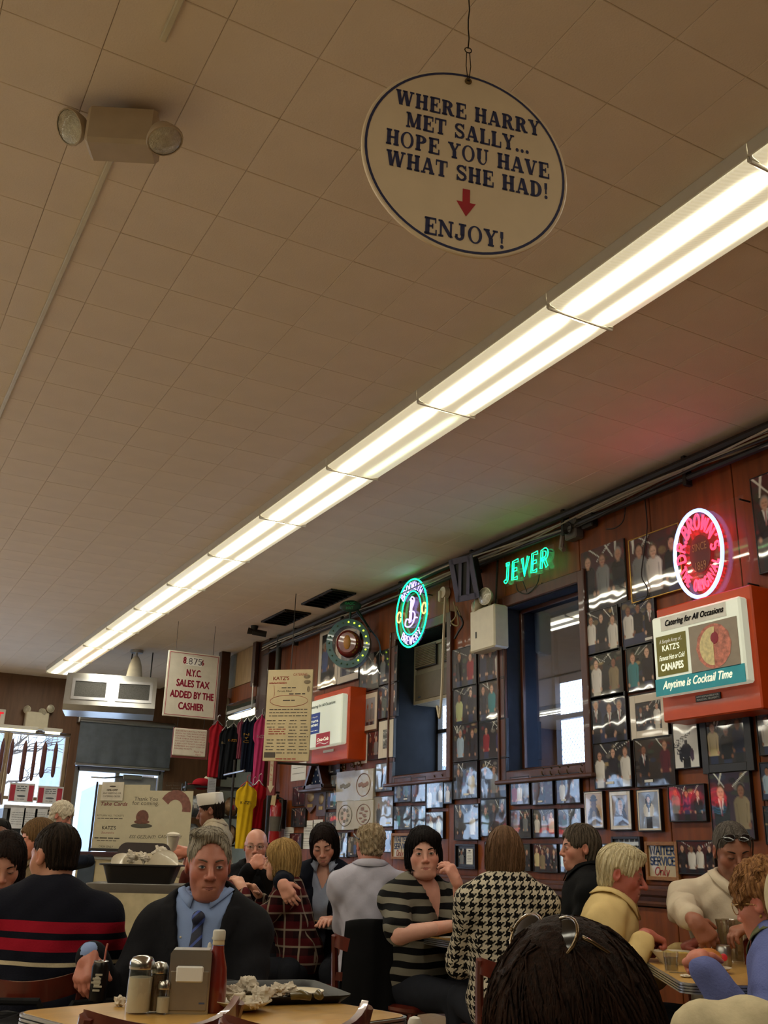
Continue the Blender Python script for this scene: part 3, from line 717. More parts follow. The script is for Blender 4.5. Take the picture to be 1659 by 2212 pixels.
def print_plane(w_, h_, im, name, mat, parent, y, x0=0, z0=0):
    nh, nw, _ = im.shape
    X, Z = np.meshgrid(np.linspace(-w_/2, w_/2, nw)+x0, np.linspace(h_/2, -h_/2, nh)+z0)
    v = np.stack([X, np.full_like(X, y), Z], -1).reshape(-1, 3)
    i = np.arange(nh*nw).reshape(nh, nw); f = np.stack([i[:-1, :-1], i[1:, :-1], i[1:, 1:], i[:-1, 1:]], -1).reshape(-1, 4)
    return link(name, pmesh(v, f, name, im.reshape(-1, 3), smooth=False), mat, parent)
def wall_rect(x0, y0, x1, y1, X):
    a, b = onx(x0, y0, X), onx(x1, y1, X)
    return (a.y+b.y)/2, (a.z+b.z)/2, a.y-b.y, a.z-b.z
def frame_bars(mb, w_, h_, fw, d):
    for s in (-1, 1): mb.box((s*(w_/2-fw/2), -d/2, 0), (fw, d, h_), b=.002); mb.box((0, -d/2, s*(h_/2-fw/2)), (w_-2*fw, d, fw), b=.002)
rp = random.Random(11)
def picture(x0, y0, x1, y1, label, ppl='KW', bg='d', fr='k', kind=None, mat=None, d=.028, tilt=0.):
    yc, zc, w_, h_ = wall_rect(x0, y0, x1, y1, WX-d)
    t = thing('framed_photo', label, 'framed photo', (WX-.001, yc, zc), group='framed photos on the picture wall', rot=(0, tilt, R(-90)))
    fm = {'k': m_frblack, 'w': m_frwood, 'g': m_frgold, 'o': m_froak, 'n': m_frblack, 'B': m_frblack}[fr]
    fw = {'k': .007, 'w': .02, 'g': .008, 'o': .02, 'n': 0, 'B': .05}[fr]
    fb = MB()
    if fr == 'n': fb.box((0, -d/2+.004, 0), (w_, d-.01, h_), b=.002)
    else: fb.box((0, -.006, 0), (w_-.004, .01, h_-.004)); frame_bars(fb, w_, h_, fw, d)
    fb.build('frame', fm, t, smooth=0)
    iw, ih = w_-2*fw, h_-2*fw; yy = -d+.004 if fr != 'n' else -d+.003
    if mat is not None:
        mb = MB(); mw = mat*min(iw, ih); frame_bars(mb, iw, ih, mw, .003)
        o = mb.build('mat_board', m_mat, t, smooth=0, loc=(0, yy, 0)); iw -= 2*mw; ih -= 2*mw; yy += -.0005
    seed = int(x0*7+y0*13) % 9973
    im = portrait(kind, iw/ih) if kind in ('hat', 'curly', 'stand', 'bw', 'jacket') else paint(ppl, bg, seed, iw/ih)
    if kind == 'jacket' or mat is not None: pass
    print_plane(iw, ih, im, 'photograph', m_print, t, yy)
    if kind is None and rp.random() < .4 and mat is None:
        MB().box((iw*rp.uniform(-.2, .3), yy-.002, -ih*.40), (iw*.22, .002, ih*.055)).build('caption_label', m_paper, t)
    return t
PICS = [
 # between the two windows, and below
 (977, 1405, 1029, 1480, 'framed photo of two men, one in red, top left of the column between windows', 'KR', 'd'),
 (1033, 1391, 1087, 1466, 'framed photo of three people against red, top right of the column between windows', 'NKW', 'r'),
 (978, 1487, 1030, 1560, 'framed photo of pale green and dark figures, second row left between windows', 'OK', 'd'),
 (1034, 1473, 1090, 1551, 'framed photo of three dim figures in a brown room, second row right between windows', 'KCK', 't'),
 (978, 1566, 1032, 1641, 'framed photo of pale-shirted person beside dark-clad person, third row left between windows', 'LK', 'd'),
 (1034, 1561, 1094, 1635, 'framed photo of person in red beside person in purple, third row right between windows', 'RP', 'd'),
 (978, 1649, 1031, 1724, 'framed photo of two figures under strip lights, fourth row left between windows', 'KY', 'd'),
 (1037, 1643, 1094, 1723, 'framed photo of grey-shirted figures, fourth row right between windows', 'KAA', 'd'),
 (980, 1738, 1034, 1815, 'framed photo with dark pair, fifth row left, above the small two-document frame', 'KW', 'd'),
 (1037, 1727, 1095, 1807, 'framed photo with green-shirted trio, fifth row right, behind the houndstooth jacket', 'GKK', 'g'),
 # below window 1
 (851, 1681, 887, 1732, 'narrow framed photo of two people, upper left of the four under the left window', 'AG', 'b'),
 (888, 1680, 919, 1732, 'narrow framed photo with maroon figure, upper right of the four under the left window', 'MK', 'r'),
 (850, 1742, 887, 1792, 'narrow framed photo with teal figure, lower left of the four under the left window', 'CK', 'd'),
 (888, 1741, 919, 1791, 'narrow framed photo of two dark suits, lower right of the four under the left window', 'KK', 'b'),
 (920, 1691, 957, 1745, 'narrow framed photo of pale group under the coat hooks of the left window', 'WAW', 'g'),
 (957, 1690, 976, 1736, 'very narrow framed photo squeezed left of the column between windows', 'W', 'g'),
 (919, 1754, 957, 1812, 'framed photo of white-shirted pair above the striped-shirt woman', 'WW', 'r'),
 # below window 2
 (1101, 1679, 1144, 1738, 'framed photo of a family in red and white, upper left under the right window', 'RWA', 'd'),
 (1147, 1677, 1195, 1738, 'framed photo of one dark-suited man, upper middle under the right window', 'K', 'r'),
 (1199, 1672, 1254, 1735, 'framed photo of white-aproned man with strip light above, upper right under the right window', 'WN', 'p'),
 (1101, 1749, 1147, 1811, 'framed photo of grey pair, lower left under the right window', 'AA', 'd'),
 (1150, 1748, 1199, 1810, 'framed photo of pale trio, lower middle under the right window', 'WLW', 'g'),
 (1203, 1747, 1257, 1810, 'framed photo of green and grey pair, lower right under the right window', 'GA', 'g'),
 (1046, 1818, 1092, 1880, 'framed photo mostly hidden behind the brown bobbed hair, bottom row', 'AK', 'd'),
 (1096, 1822, 1146, 1882, 'framed photo just right of the brown bobbed hair, bottom row', 'LAK', 'g'),
 (1151, 1822, 1205, 1886, 'framed photo of a crowd with navy dress, bottom row left of the profile woman', 'YTNK', 'r'),
 (1207, 1822, 1240, 1887, 'framed photo of pale-coated person, bottom row half behind the profile woman', 'OK', 'd'),
 # right of window 2
 (1263, 1325, 1338, 1405, 'framed photo of two white-clad people around one in black, right of the right window', 'WKW', 'd'),
 (1340, 1302, 1418, 1388, 'framed photo of white-shirted man with two suited men, beside the orange light box', 'WKK', 'b'),
 (1268, 1414, 1348, 1503, 'framed photo of two men, white and plaid green, second row right of window', 'WT', 'g'),
 (1350, 1397, 1415, 1487, 'framed photo of teal and dark pair crossed by a light, left of the orange box', 'CK', 'g'),
 (1274, 1506, 1356, 1600, 'framed photo of three people in black on blue, third row right of window', 'KKK', 'b'),
 (1280, 1607, 1366, 1700, 'framed photo of three men, white coat, dark suit and white shirt', 'WKW', 'd'),
 (1367, 1596, 1460, 1696, 'framed photo of a brown deli interior with two dark figures at a counter', 'KM', 't'),
 (1508, 1539, 1630, 1664, 'large photo in a wide black frame of three people, under the orange box', 'YKN', 'd', 'B'),
 (1630, 1537, 1708, 1627, 'framed photo of a man in white-hooded jacket, cut by the right edge, upper', 'WK', 'd'),
 (1638, 1647, 1712, 1727, 'framed photo with blue-white figure, cut by the right edge, middle', 'LK', 'b'),
 (1646, 1741, 1720, 1825, 'framed photo with dark figures, cut by the right edge, lower', 'KK', 'd'),
 (1441, 1697, 1527, 1774, 'framed photo of a purple-lit group, left of the tall photo with plaid shirt', 'APK', 'p'),
 (1528, 1669, 1632, 1814, 'tall framed photo of a suited man beside a bearded man in plaid', 'KT', 'p'),
 (1460, 1815, 1547, 1891, 'framed photo of a group at a table right of the waiter service sign', 'KWWK', 'r'),
 (1298, 1822, 1318, 1862, 'narrow framed photo between the profile woman and the newspaper', 'M', 'p'),
 # left of window 1
 (777, 1419, 818, 1486, 'tall framed photo with curved glare, below the round wheel sign', 'KA', 'd'),
 (819, 1407, 857, 1471, 'framed photo with light glare, upper corner left of the air conditioner window', 'AK', 'd'),
 (817, 1484, 856, 1546, 'framed photo of a crowd with a red sign, left of the air conditioner window', 'KKNK', 'b'),
 (795, 1582, 816, 1640, 'narrow dark framed photo between two white-matted ones, beside the light box', 'KA', 'r'),
 (811, 1650, 847, 1708, 'small framed photo of a dark figure on pale ground, below the white-matted frame', 'K', 'l'),
 (806, 1721, 848, 1786, 'framed photo of black-coated and grey-coated pair, right of the seal posters', 'KA', 'v'),
 (829, 1793, 846, 1842, 'narrow dark framed photo left of the small waiter sign', 'N', 'd'),
 (704, 1637, 734, 1670, 'small dark framed photo right of the folded flag case', 'AK', 'd'),
 (714, 1674, 729, 1700, 'tiny framed photo at the upper left corner of the seal posters', 'LW', 'l'),
 (633, 1700, 658, 1740, 'small framed photo of a man in black, below the flag case', 'K', 'r'),
 (704, 1702, 727, 1747, 'small framed photo with blue figure, left of the upper seal posters', 'BC', 'g'),
 (630, 1746, 658, 1786, 'small framed photo of dark group, under the man in black photo', 'KK', 'd'),
 (702, 1755, 726, 1794, 'small framed photo of a dark group, left of the lower seal posters', 'KNK', 'd'),
 (626, 1800, 650, 1834, 'small framed photo low on the wall behind the bald man', 'RK', 'r'),
 (728, 1798, 750, 1853, 'narrow framed photo of grey figures, right of the cardigan woman', 'AL', 'd'),
 (750, 1807, 770, 1851, 'narrow framed photo with orange-lit figure, beside the grey-haired man', 'TB', 't'),
]
for p in PICS: picture(*p[:5], ppl=p[5], bg=p[6], fr=p[7] if len(p) > 7 else 'k')
picture(1254, 1196, 1354, 1306, 'unframed mounted colour photo of two women, upper wall left of the gold frame', 'KAK', 'r', 'n', d=.02)
picture(1356, 1168, 1476, 1272, 'gold-framed photo of three people behind the red neon ring', 'AWK', 'r', 'g', d=.03)
picture(1618, 1035, 1735, 1215, 'large dark framed photo of a man at the upper right edge', 'KK', 'r', 'k')
picture(1357, 1503, 1446, 1591, 'white-matted photo of dark figures with one in white, under the orange box', 'KKW', 'd', 'k', mat=.18)
picture(1450, 1562, 1513, 1658, 'white autographed print of a figure in a dark sports jacket', kind='jacket')
picture(1260, 1710, 1305, 1790, 'sepia portrait of a man in a hat, first of three portraits', kind='hat', mat=.05)
picture(1314, 1709, 1366, 1794, 'portrait of a curly-haired person, middle of three portraits', kind='curly', mat=.12)
picture(1373, 1706, 1430, 1796, 'portrait of a standing woman in white shirt, last of three portraits', kind='stand', mat=.06)
picture(691, 1362, 728, 1478, 'tall white-matted photo of a person in blue, left of the wheel sign', 'BK', 'd', 'k', mat=.14)
picture(732, 1362, 774, 1466, 'tall white-matted photo half hidden behind the round wheel sign', 'AK', 'l', 'k', mat=.14)
picture(771, 1501, 815, 1578, 'cream-matted old photo of standing people, right of the meat platter light box', 'KAA', 'l', 'w', mat=.13)
picture(818, 1558, 849, 1636, 'narrow white-matted black and white drawing left of the air conditioner window', kind='bw', mat=.3)
# other wall pieces
def wall_thing(name, label, cat, x0, y0, x1, y1, d, group=None):
    yc, zc, w_, h_ = wall_rect(x0, y0, x1, y1, WX-d)
    return thing(name, label, cat, (WX-.001, yc, zc), R(-90), group), w_, h_
def waiter_sign(x0, y0, x1, y1, label):
    t, w_, h_ = wall_thing('waiter_sign', label, 'sign', x0, y0, x1, y1, .03, 'hand painted waiter signs')
    fb = MB(); frame_bars(fb, w_, h_, .022, .03); fb.build('frame', m_froak, t, smooth=0)
    MB().box((0, -.01, 0), (w_-.03, .012, h_-.03)).build('sign_board', M('aged_sign_card', '#b8a88c', .6, var=.1, coat=.5), t)
    mb = MB()
    brush(mb, 'WAITER', 0, h_*.17, h_*.2, h_*.045, -.018, width=w_*.74); brush(mb, 'SERVICE', 0, -h_*.1, h_*.2, h_*.042, -.018, width=w_*.74)
    mb.build('blue_lettering', M('navy_brush_paint', '#2c4068', .6), t, smooth=0)
    mb = MB(); x = -w_*.26
    for ch, hh in (('O', .2), ('n', .2), ('l', .22), ('y', .2)):
        brush(mb, ch, x, -h_*.36, h_*hh, h_*.03, -.018, align='l', shear=.25); x += (SF[ch][0]+.2)*h_*.2
    mb.build('red_lettering', M('red_brush_paint', '#9a3030', .6), t, smooth=0)
waiter_sign(1391, 1818, 1467, 1904, 'oak-framed waiter service sign between the newspaper and the group photo')
waiter_sign(845, 1800, 883, 1857, 'smaller waiter service sign left of the striped-shirt woman')
t, w_, h_ = wall_thing('framed_newspaper', 'framed newspaper page with headline above the silver-haired man', 'framed newspaper', 1319, 1807, 1388, 1912, .03)
fb = MB(); frame_bars(fb, w_, h_, .016, .03); fb.build('frame', m_frblack, t, smooth=0)
MB().box((0, -.01, 0), (w_-.02, .012, h_-.02)).build('newspaper_page', M('newsprint', '#b9b5a2', .6, var=.06, coat=.5), t)
mb = MB(); put_text(mb, 'Too many cooks', 0, h_*.27, h_*.055, w_*.8, -.018, bold=.0012)
for k in range(8): greek(mb, (-.21 if k % 2 else .21)*w_, -h_*.44+(k//2)*h_*.05, h_*.018, w_*.36, -.018)
for k in range(5): mb.box((-w_*.36+k*w_*.18, -.0175, h_*.42), (w_*.14, .001, h_*.06))
mb.build('headline', m_black, t, smooth=0)
print_plane(w_*.8, h_*.4, paint('KWT', 'd', 77, 2*w_/h_), 'press_photo', m_printm, t, -.0175, 0, h_*.02)
t, w_, h_ = wall_thing('document_frame', 'black frame holding a small photo and a printed card, between the striped and houndstooth women', 'framed document', 982, 1823, 1026, 1878, .03)
fb = MB(); fb.box((0, -.008, 0), (w_-.01, .012, h_-.01)); frame_bars(fb, w_, h_, .014, .03); fb.build('frame', m_frblack, t, smooth=0)
print_plane(w_*.3, h_*.62, paint('A', 'd', 4, .6), 'photograph', m_print, t, -.017, -w_*.2, 0)
MB().box((w_*.18, -.016, 0), (w_*.3, .003, h_*.62)).build('card', m_paper, t)
mb = MB()
for k in range(7): greek(mb, w_*.18, -h_*.2+k*h_*.06, h_*.022, w_*.22, -.0185)
mb.ell((w_*.18, -.018, h_*.23), (w_*.06, .0005, h_*.025)); mb.build('print', m_black, t, smooth=0)
# four seal posters as one panel of four boards
for i, (a, b, c, d_, im) in enumerate([(727, 1668, 765, 1730, 0), (766, 1664, 805, 1728, 1), (727, 1732, 765, 1793, 2), (766, 1730, 805, 1790, 3)]):
    t, w_, h_ = wall_thing('seal_poster', 'pale poster board with %s, %s of the block of four' % (['a faint grey emblem', 'a round cream seal', 'an oval animal seal', 'a dark plumed crest'][i], ['upper left', 'upper right', 'lower left', 'lower right'][i]), 'poster', a, b, c, d_, .04, 'seal posters')
    MB().box((0, -.02, 0), (w_-.004, .038, h_-.004), b=.003).build('poster_board', M('pale_poster_board', '#b3ab98', .4, var=.08, coat=.6, coatbump=.08), t, smooth=0)
    mb = MB()
    def oval(rx, rz, th): mb.tube([(rx*math.cos(u*math.pi/14), -.041, rz*math.sin(u*math.pi/14)) for u in range(28)], th, 5, closed=True)
    if i: oval(w_*.36, h_*.36, .004)
    if i == 3:
        for k in range(9): mb.ell((w_*.06*math.sin(k*2.3)*2.5, -.041, -h_*.25+h_*.06*k), (w_*.1, .002, h_*.035), 8, 5)
    elif i == 2:
        for k in range(7): mb.ell((w_*.18*math.cos(k*.9), -.041, h_*.2*math.sin(k*.9)), (w_*.07, .002, h_*.06), 8, 5)
    else:
        for k in range(5): mb.ell((w_*(-.2+.1*k), -.041, h_*.03*math.sin(k*2)), (w_*.08, .002, h_*.07), 8, 5)
    mb.build('emblem', M('grey_print_%d' % (i % 2), ['#7d7a74', '#8a6c62'][i % 2], .6), t)
# small plaques and papers on the far left of the wall
for i, (q, lb) in enumerate([((658, 1700, 682, 1756), 'wooden shield plaque with oval medallion below the flag case'), ((684, 1703, 702, 1762), 'narrow rectangular wooden award plaque beside the shield plaque')]):
    t, w_, h_ = wall_thing('award_plaque', lb, 'plaque', *q, .03, 'award plaques')
    pl = [(-w_/2, h_*.4), (-w_*.3, h_*.5), (w_*.3, h_*.5), (w_/2, h_*.4), (w_*.48, -h_*.2), (0, -h_/2), (-w_*.48, -h_*.2)] if i == 0 else [(-w_/2, h_/2), (w_/2, h_/2), (w_/2, -h_/2), (-w_/2, -h_/2)]
    MB().prism(pl, -.025, 0).build('plaque_board', m_frwood, t, smooth=0)
    MB().ell((0, -.026, h_*.1), (w_*.28, .006, h_*.2)).build('medallion', M('bronze', '#8a6a3a', .35, .8), t); MB().box((0, -.027, -h_*.22), (w_*.4, .004, h_*.12)).build('name_plate', m_frgold, t)
def paper(q, label, lines, head=None, hc='#222222', tilt=0):
    t, w_, h_ = wall_thing('paper_notice', label, 'notice', *q, .006, 'paper notices')
    MB().box((0, -.003, 0), (w_, .004, h_)).build('sheet', m_paper, t); mb = MB()
    for k in range(lines): greek(mb, 0, h_*(.2-.62*k/max(1, lines)), h_*.035, w_*.8, -.0065)
    if head: put_text(mb, head, 0, h_*.32, h_*.09, w_*.6, -.0065, bold=.001)
    mb.build('print', M('print_'+hc, hc, .7), t, smooth=0); return t
paper((630, 1650, 660, 1684), 'white paper notice left of the flag case', 2)
paper((657, 1773, 676, 1810), 'white typed certificate below the shield plaque', 7)
paper((676, 1771, 696, 1801), 'small white letter tilted above the cardigan woman', 3)
paper((614, 1787, 633, 1818), 'white notice above the blonde hair', 4)
paper((653, 1811, 672, 1834), 'small grey card left of the cardigan woman', 3)
paper((768, 1586, 792, 1648), 'narrow green and cream printed poster beside the light box', 6, 'NY', '#a04030')
# flag in a triangular case on a shelf bracket
t, w_, h_ = wall_thing('flag_case', 'triangular dark wood case with folded flag below the menu board', 'flag case', 652, 1632, 706, 1692, .12)
tri = [(-.24, -.19), (.24, -.19), (0, .2)]
def band(mb, P_, Q_, th, y0, y1):
    p, q = Vector(P_), Vector(Q_); n_ = Vector((-(q-p).y, (q-p).x)).normalized()*th
    mb.prism([tuple(p), tuple(q), tuple(q+n_), tuple(p+n_)], y0, y1)
mb = MB()
for k in range(3): band(mb, tri[k], tri[(k+1) % 3], .035, -.12, 0)
mb.box((0, -.08, -.21), (.56, .16, .03), b=.006); mb.build('case_frame', m_wooddk, t, smooth=0)
MB().prism([(-.2, -.17), (.2, -.17), (0, .15)], -.07, -.02).build('folded_flag', M('navy_flag_cloth', '#1c2740', .9), t, smooth=0)
mb = MB()
for k, (a, b) in enumerate([(0, .06), (-.05, 0), (.05, 0), (-.1, -.06), (0, -.06), (.1, -.06), (-.05, -.12), (.05, -.12), (-.13, -.13), (.13, -.13)]):
    mb.add([(a+(.014 if i % 2 == 0 else .006)*math.sin(i*math.pi/5), -.0715, b+(.014 if i % 2 == 0 else .006)*math.cos(i*math.pi/5)) for i in range(10)], [tuple(range(10))])
mb.build('star', M('white_star_cloth', '#c9c8c2', .8), t, smooth=0, kind='stuff')
MB().box((-.1, -.11, -.17), (.05, .004, .04)).build('name_card', m_paper, t)
# coat hooks
m_brass = M('aged_brass', '#6a5636', .4, .7)
def hook(px, py, label):
    p = onx(px, py, WX-.01); t = thing('coat_hook', label, 'coat hook', (WX-.001, p.y, p.z), R(-90), 'coat hooks on the wall')
    MB().box((0, -.006, 0), (.022, .01, .06), b=.004).build('back_plate', m_brass, t)
    MB().tube([(0, -.01, -.01), (0, -.028, -.022), (0, -.04, -.012), (0, -.042, .004)], .005, 7).tube([(0, -.01, .012), (0, -.026, .02), (0, -.036, .034)], .005, 7).build('prong', m_brass, t)
for k, (px, py) in enumerate([(1178, 1661), (1196, 1660), (1214, 1658), (1232, 1657), (1262, 1654), (943, 1677), (960, 1675)]):
    hook(px, py+7, 'brass coat hook under the %s window, %s from the left' % ('right' if k < 5 else 'left', ['first', 'second', 'third', 'fourth', 'fifth', 'first', 'second'][k]))
for k, (px, py) in enumerate([(744, 1657), (763, 1652), (778, 1649)]): hook(px, py, 'dark coat hook above the seal posters, %s from the left' % ['first', 'second', 'third'][k])

# ================================================================ LIGHT BOXES AND NEON
m_org = M('orange_enamel', '#c4440c', .42, var=.1, scale=8, coat=.1)
m_lit = M('lit_opal_acrylic', '#e6eadf', .3, emit=.28, emcol='#dfe9d0', var=.06, scale=5)
def lightbox(x0, y0, x1, y1, label):
    t, w_, h_ = wall_thing('light_box', label, 'light box', x0, y0, x1, y1, .27, 'catering light boxes')
    MB().box((0, -.1, -.035), (w_+.05, .2, h_+.21), b=.008).build('orange_case', m_org, t, smooth=0)
    MB().box((0, -.235, 0), (w_, .07, h_), b=.012).build('face_panel', m_lit, t, smooth=0); return t, w_, h_
t, w_, h_ = lightbox(1406, 1337, 1614, 1472, 'large orange light box advertising canapes, under the red neon ring')
Y_ = -.272
def pl(mb, x0, z0, x1, z1, y=Y_): return mb.box(((x0+x1)/2*w_, y, (z0+z1)/2*h_), ((x1-x0)*w_, .003, (z1-z0)*h_))
pl(MB(), -.38, .3, .36, .47).build('caption_strip', M('white_caption_strip', '#e2e2da', .4), t)
pl(MB(), -.45, -.26, -.1, .24).build('olive_panel', M('olive_print', '#6f6a10', .45, emit=.08), t)
pl(MB(), -.06, -.3, .46, .27).build('picture_panel', M('taupe_print', '#8f8270', .45, emit=.06), t)
pl(MB(), -.49, -.5, .495, -.29).build('teal_band', M('teal_print', '#1f93a0', .45, emit=.1), t)
mb = MB(); cx, cz = .2*w_, -.02*h_; rr = .185*w_
mb.add([(cx, Y_-.003, cz)]+[(cx+rr*(1+.03*math.cos(k*11))*math.cos(k*math.pi/24), Y_-.003, cz+rr*1.0*math.sin(k*math.pi/24)) for k in range(48)], [(0, 1+k, 1+(k+1) % 48) for k in range(48)])
mb.build('platter_print', M('canape_print', '#b9705c', .5, var=.6, scale=38, emit=.07), t, smooth=0)
mb = MB(); mb.add([(cx, Y_-.005, cz)]+[(cx+rr*.8*math.cos(R(80+k*10)), Y_-.005, cz+rr*.86*math.sin(R(80+k*10))) for k in range(20)], [(0, 1+k, 2+k) for k in range(19)]); mb.build('platter_print', M('canape_pale_print', '#cfc08a', .5, var=.3, scale=40, emit=.07), t, smooth=0)
MB().ell((cx+.01, Y_-.004, cz+rr*.35), (.03, .002, .035)).build('platter_print', M('canape_red_print', '#8a1f30', .5, emit=.05), t)
mb = MB(); put_text(mb, 'Catering for All Occasions', 0, .355*h_, .075*h_, .66*w_, Y_-.004, shear=.3, bold=.0016); mb.build('lettering', m_black, t, smooth=0)
mb = MB(); put_text(mb, 'A Sample Array of...', -.275*w_, .145*h_, .05*h_, .27*w_, Y_-.004, shear=.3)
put_text(mb, "KATZ'S", -.275*w_, .045*h_, .075*h_, .2*w_, Y_-.004, bold=.0012); put_text(mb, 'Famous Hot or Cold', -.275*w_, -.07*h_, .065*h_, .29*w_, Y_-.004, shear=.25, bold=.0008)
put_text(mb, 'CANAPES', -.275*w_, -.2*h_, .09*h_, .26*w_, Y_-.004, bold=.0025)
put_text(mb, 'Anytime is Cocktail Time', -.02*w_, -.425*h_, .1*h_, .76*w_, Y_-.004, shear=.3, bold=.002)
mb.build('white_lettering', M('white_print', '#e8e8da', .5, emit=.3), t, smooth=0)
p = MB(); p.box((.0, -.205, -.575*h_), (.27*w_, .006, .075*h_)); p.build('notice_plate', m_black, t)
mb = MB(); put_text(mb, 'NOT RESPONSIBLE FOR', 0, -.57*h_, .022*h_, .24*w_, -.21); put_text(mb, 'PERSONAL PROPERTY', 0, -.603*h_, .022*h_, .24*w_, -.21)
mb.build('notice_lettering', m_white, t, smooth=0)
t, w_, h_ = lightbox(667, 1517, 735, 1606, 'smaller orange light box advertising a meat platter, beside the menu board')
pl(MB(), -.49, -.2, -.12, .22).build('blue_panel', M('blue_print', '#1f3f97', .45, emit=.08), t)
pl(MB(), -.2, -.49, .2, -.22).build('cola_badge', M('cola_red', '#b5202a', .45, emit=.1), t)
mb = MB(); put_text(mb, 'Catering for All Occasions', -.05*w_, .33*h_, .06*h_, .75*w_, Y_-.004, shear=.3, bold=.001); mb.build('lettering', m_black, t, smooth=0)
mb = MB(); put_text(mb, 'Our Popular', -.305*w_, .13*h_, .03*h_, .26*w_, Y_-.004, shear=.3)
for k, s in enumerate(('MEAT PLATTER', 'ASSORTMENT')): put_text(mb, s, -.305*w_, .03*h_-k*.08*h_, .045*h_, .3*w_, Y_-.004, bold=.001)
greek(mb, -.305*w_, -.15*h_, .025*h_, .28*w_, Y_-.004)
put_text(mb, 'Coca-Cola', 0, -.38*h_, .07*h_, .34*w_, Y_-.004, shear=.35, bold=.0015)
ribbon(mb, [((-.17+.34*k/12)*w_, (-.43+.02*math.sin(k*.55))*h_) for k in range(13)], .012*h_, Y_-.004)
mb.build('white_lettering', M('white_print', '#e8e8da', .5, emit=.3), t, smooth=0)
MB().box((.0, -.205, -.575*h_), (.3*w_, .006, .05*h_)).build('notice_plate', m_paper, t)

def neon(name, col, e): return M(name, col, .3, emit=e, var=0)
n_green = neon('green_neon', '#10f08a', 3.0); n_pink = neon('pale_lilac_neon', '#b3a2ff', 1.9); n_red = neon('red_neon', '#ff2438', 6.0); n_blue = neon('blue_white_neon', '#8fa8ff', 2.4)
n_orange = neon('orange_neon', '#ffb070', 1.8)
m_acr = glass_mat('clear_acrylic', .03)
def capsule_loop(pts, o):
    n = len(pts); L_, Rr = [], []
    for i in range(n):
        a, b = Vector(pts[max(i-1, 0)]), Vector(pts[min(i+1, n-1)]); tt = (b-a).normalized() if (b-a).length > 1e-9 else Vector((1, 0)); nn = Vector((-tt.y, tt.x)); p = Vector(pts[i])
        L_.append(p+nn*o); Rr.append(p-nn*o)
    return [tuple(q) for q in L_]+[tuple(q) for q in Rr[::-1]]
def neon_ring(mb, rx, rz, r, y, n=44): mb.tube([(rx*math.cos(2*math.pi*k/n), y, rz*math.sin(2*math.pi*k/n)) for k in range(n)], r, 7, closed=True)
def neon_arc(mb, s, rad, h, mid, r, y, flip=False, loop=0., gap=.3, narrow=.8, kz=1., kx=1.):
    tot = sum(SF[c][0]*narrow+gap for c in s)-gap; ang = tot*h/(rad+(h/2)*(1 if not flip else 1))
    cur = -ang/2
    for c in s:
        wd = SF[c][0]*narrow; half = (wd/2)*h/(rad+h/2)
        a = cur+half; th = (mid-a) if not flip else (mid+a)
        for q in SF[c][1]:
            pts = []
            for (px, pz) in q:
                lx = (px*narrow-wd/2)*h; lz = pz*h
                if not flip: bx, bz = math.cos(th)*(rad+lz)+math.sin(th)*lx, math.sin(th)*(rad+lz)-math.cos(th)*lx
                else: bx, bz = math.cos(th)*(rad+h-lz)-math.sin(th)*lx, math.sin(th)*(rad+h-lz)+math.cos(th)*lx
                pts.append((bx*kx, bz*kz))
            if loop:
                lp = capsule_loop(pts, loop); mb.tube([(a_, y, b_) for a_, b_ in lp], r, 5, closed=True)
            else: mb.tube([(a_, y, b_) for a_, b_ in pts], r, 6)
        cur += (wd+gap)*h/(rad+h/2)
def neon_sign(label, x0, y0, x1, y1, d=.11):
    t, w_, h_ = wall_thing('neon_sign', label, 'neon sign', x0, y0, x1, y1, d)
    return t, w_, h_
# round brewery sign
t, w_, h_ = neon_sign('round green neon brewery sign above the air conditioner window', 858, 1266, 922, 1386); rx, rz = w_/2, h_/2; rr = (rx+rz)/2
print('brewery ring', w_, h_)
mb = MB(); neon_ring(mb, rx, rz, .0075, -.11); neon_ring(mb, rx*.62, rz*.64, .006, -.11); mb.build('green_tube', n_green, t)
mb = MB(); neon_arc(mb, 'BROOKLYN', rr*.7, rr*.22, math.pi/2, .0048, -.11, loop=0, kz=rz/rr, kx=rx/rr, gap=.28); neon_arc(mb, 'BREWERY', rr*.7, rr*.22, -math.pi/2, .0048, -.11, True, kz=rz/rr, kx=rx/rr, gap=.28)
B = [(-.1, .42), (.02, .5), (.16, .4), (.08, .2), (-.1, .05), (.12, .02), (.22, -.12), (.1, -.34), (-.12, -.42), (-.36, -.34), (-.3, -.16), (-.14, -.2), (-.1, -.3)]
def cat(P_, n=6):
    out = []
    for i in range(len(P_)-1):
        p0, p1, p2, p3 = [Vector(P_[min(max(i+k, 0), len(P_)-1)]) for k in (-1, 0, 1, 2)]
        for k in range(n):
            u = k/n; out.append(tuple(.5*((2*p1)+(p2-p0)*u+(2*p0-5*p1+4*p2-p3)*u*u+(3*p1-p0-3*p2+p3)*u**3)))
    return out+[tuple(P_[-1])]
mb.tube([(a*rr, -.11, b*rr) for a, b in cat(B)], .007, 6); mb.tube([(a*rr, -.11, b*rr) for a, b in cat([(-.02, .44), (-.06, .1), (-.12, -.3)])], .007, 6); mb.tube([(a*rr, -.11, b*rr) for a, b in cat([(.06, .4), (.02, .1), (-.02, -.3)])], .007, 6); mb.tube([(a*rr, -.11, b*rr) for a, b in cat([(.1, -.28), (.25, -.2), (.36, -.22)])], .007, 6)
mb.build('lilac_tube', n_pink, t)
mb = MB()
for s in (-1, 1): mb.tube([(s*rx*.81+.034*math.cos(k*.6), -.11, .05*math.sin(k*.6)) for k in range(11)], .007, 6, closed=False)
mb.build('orange_tube', n_orange, t)
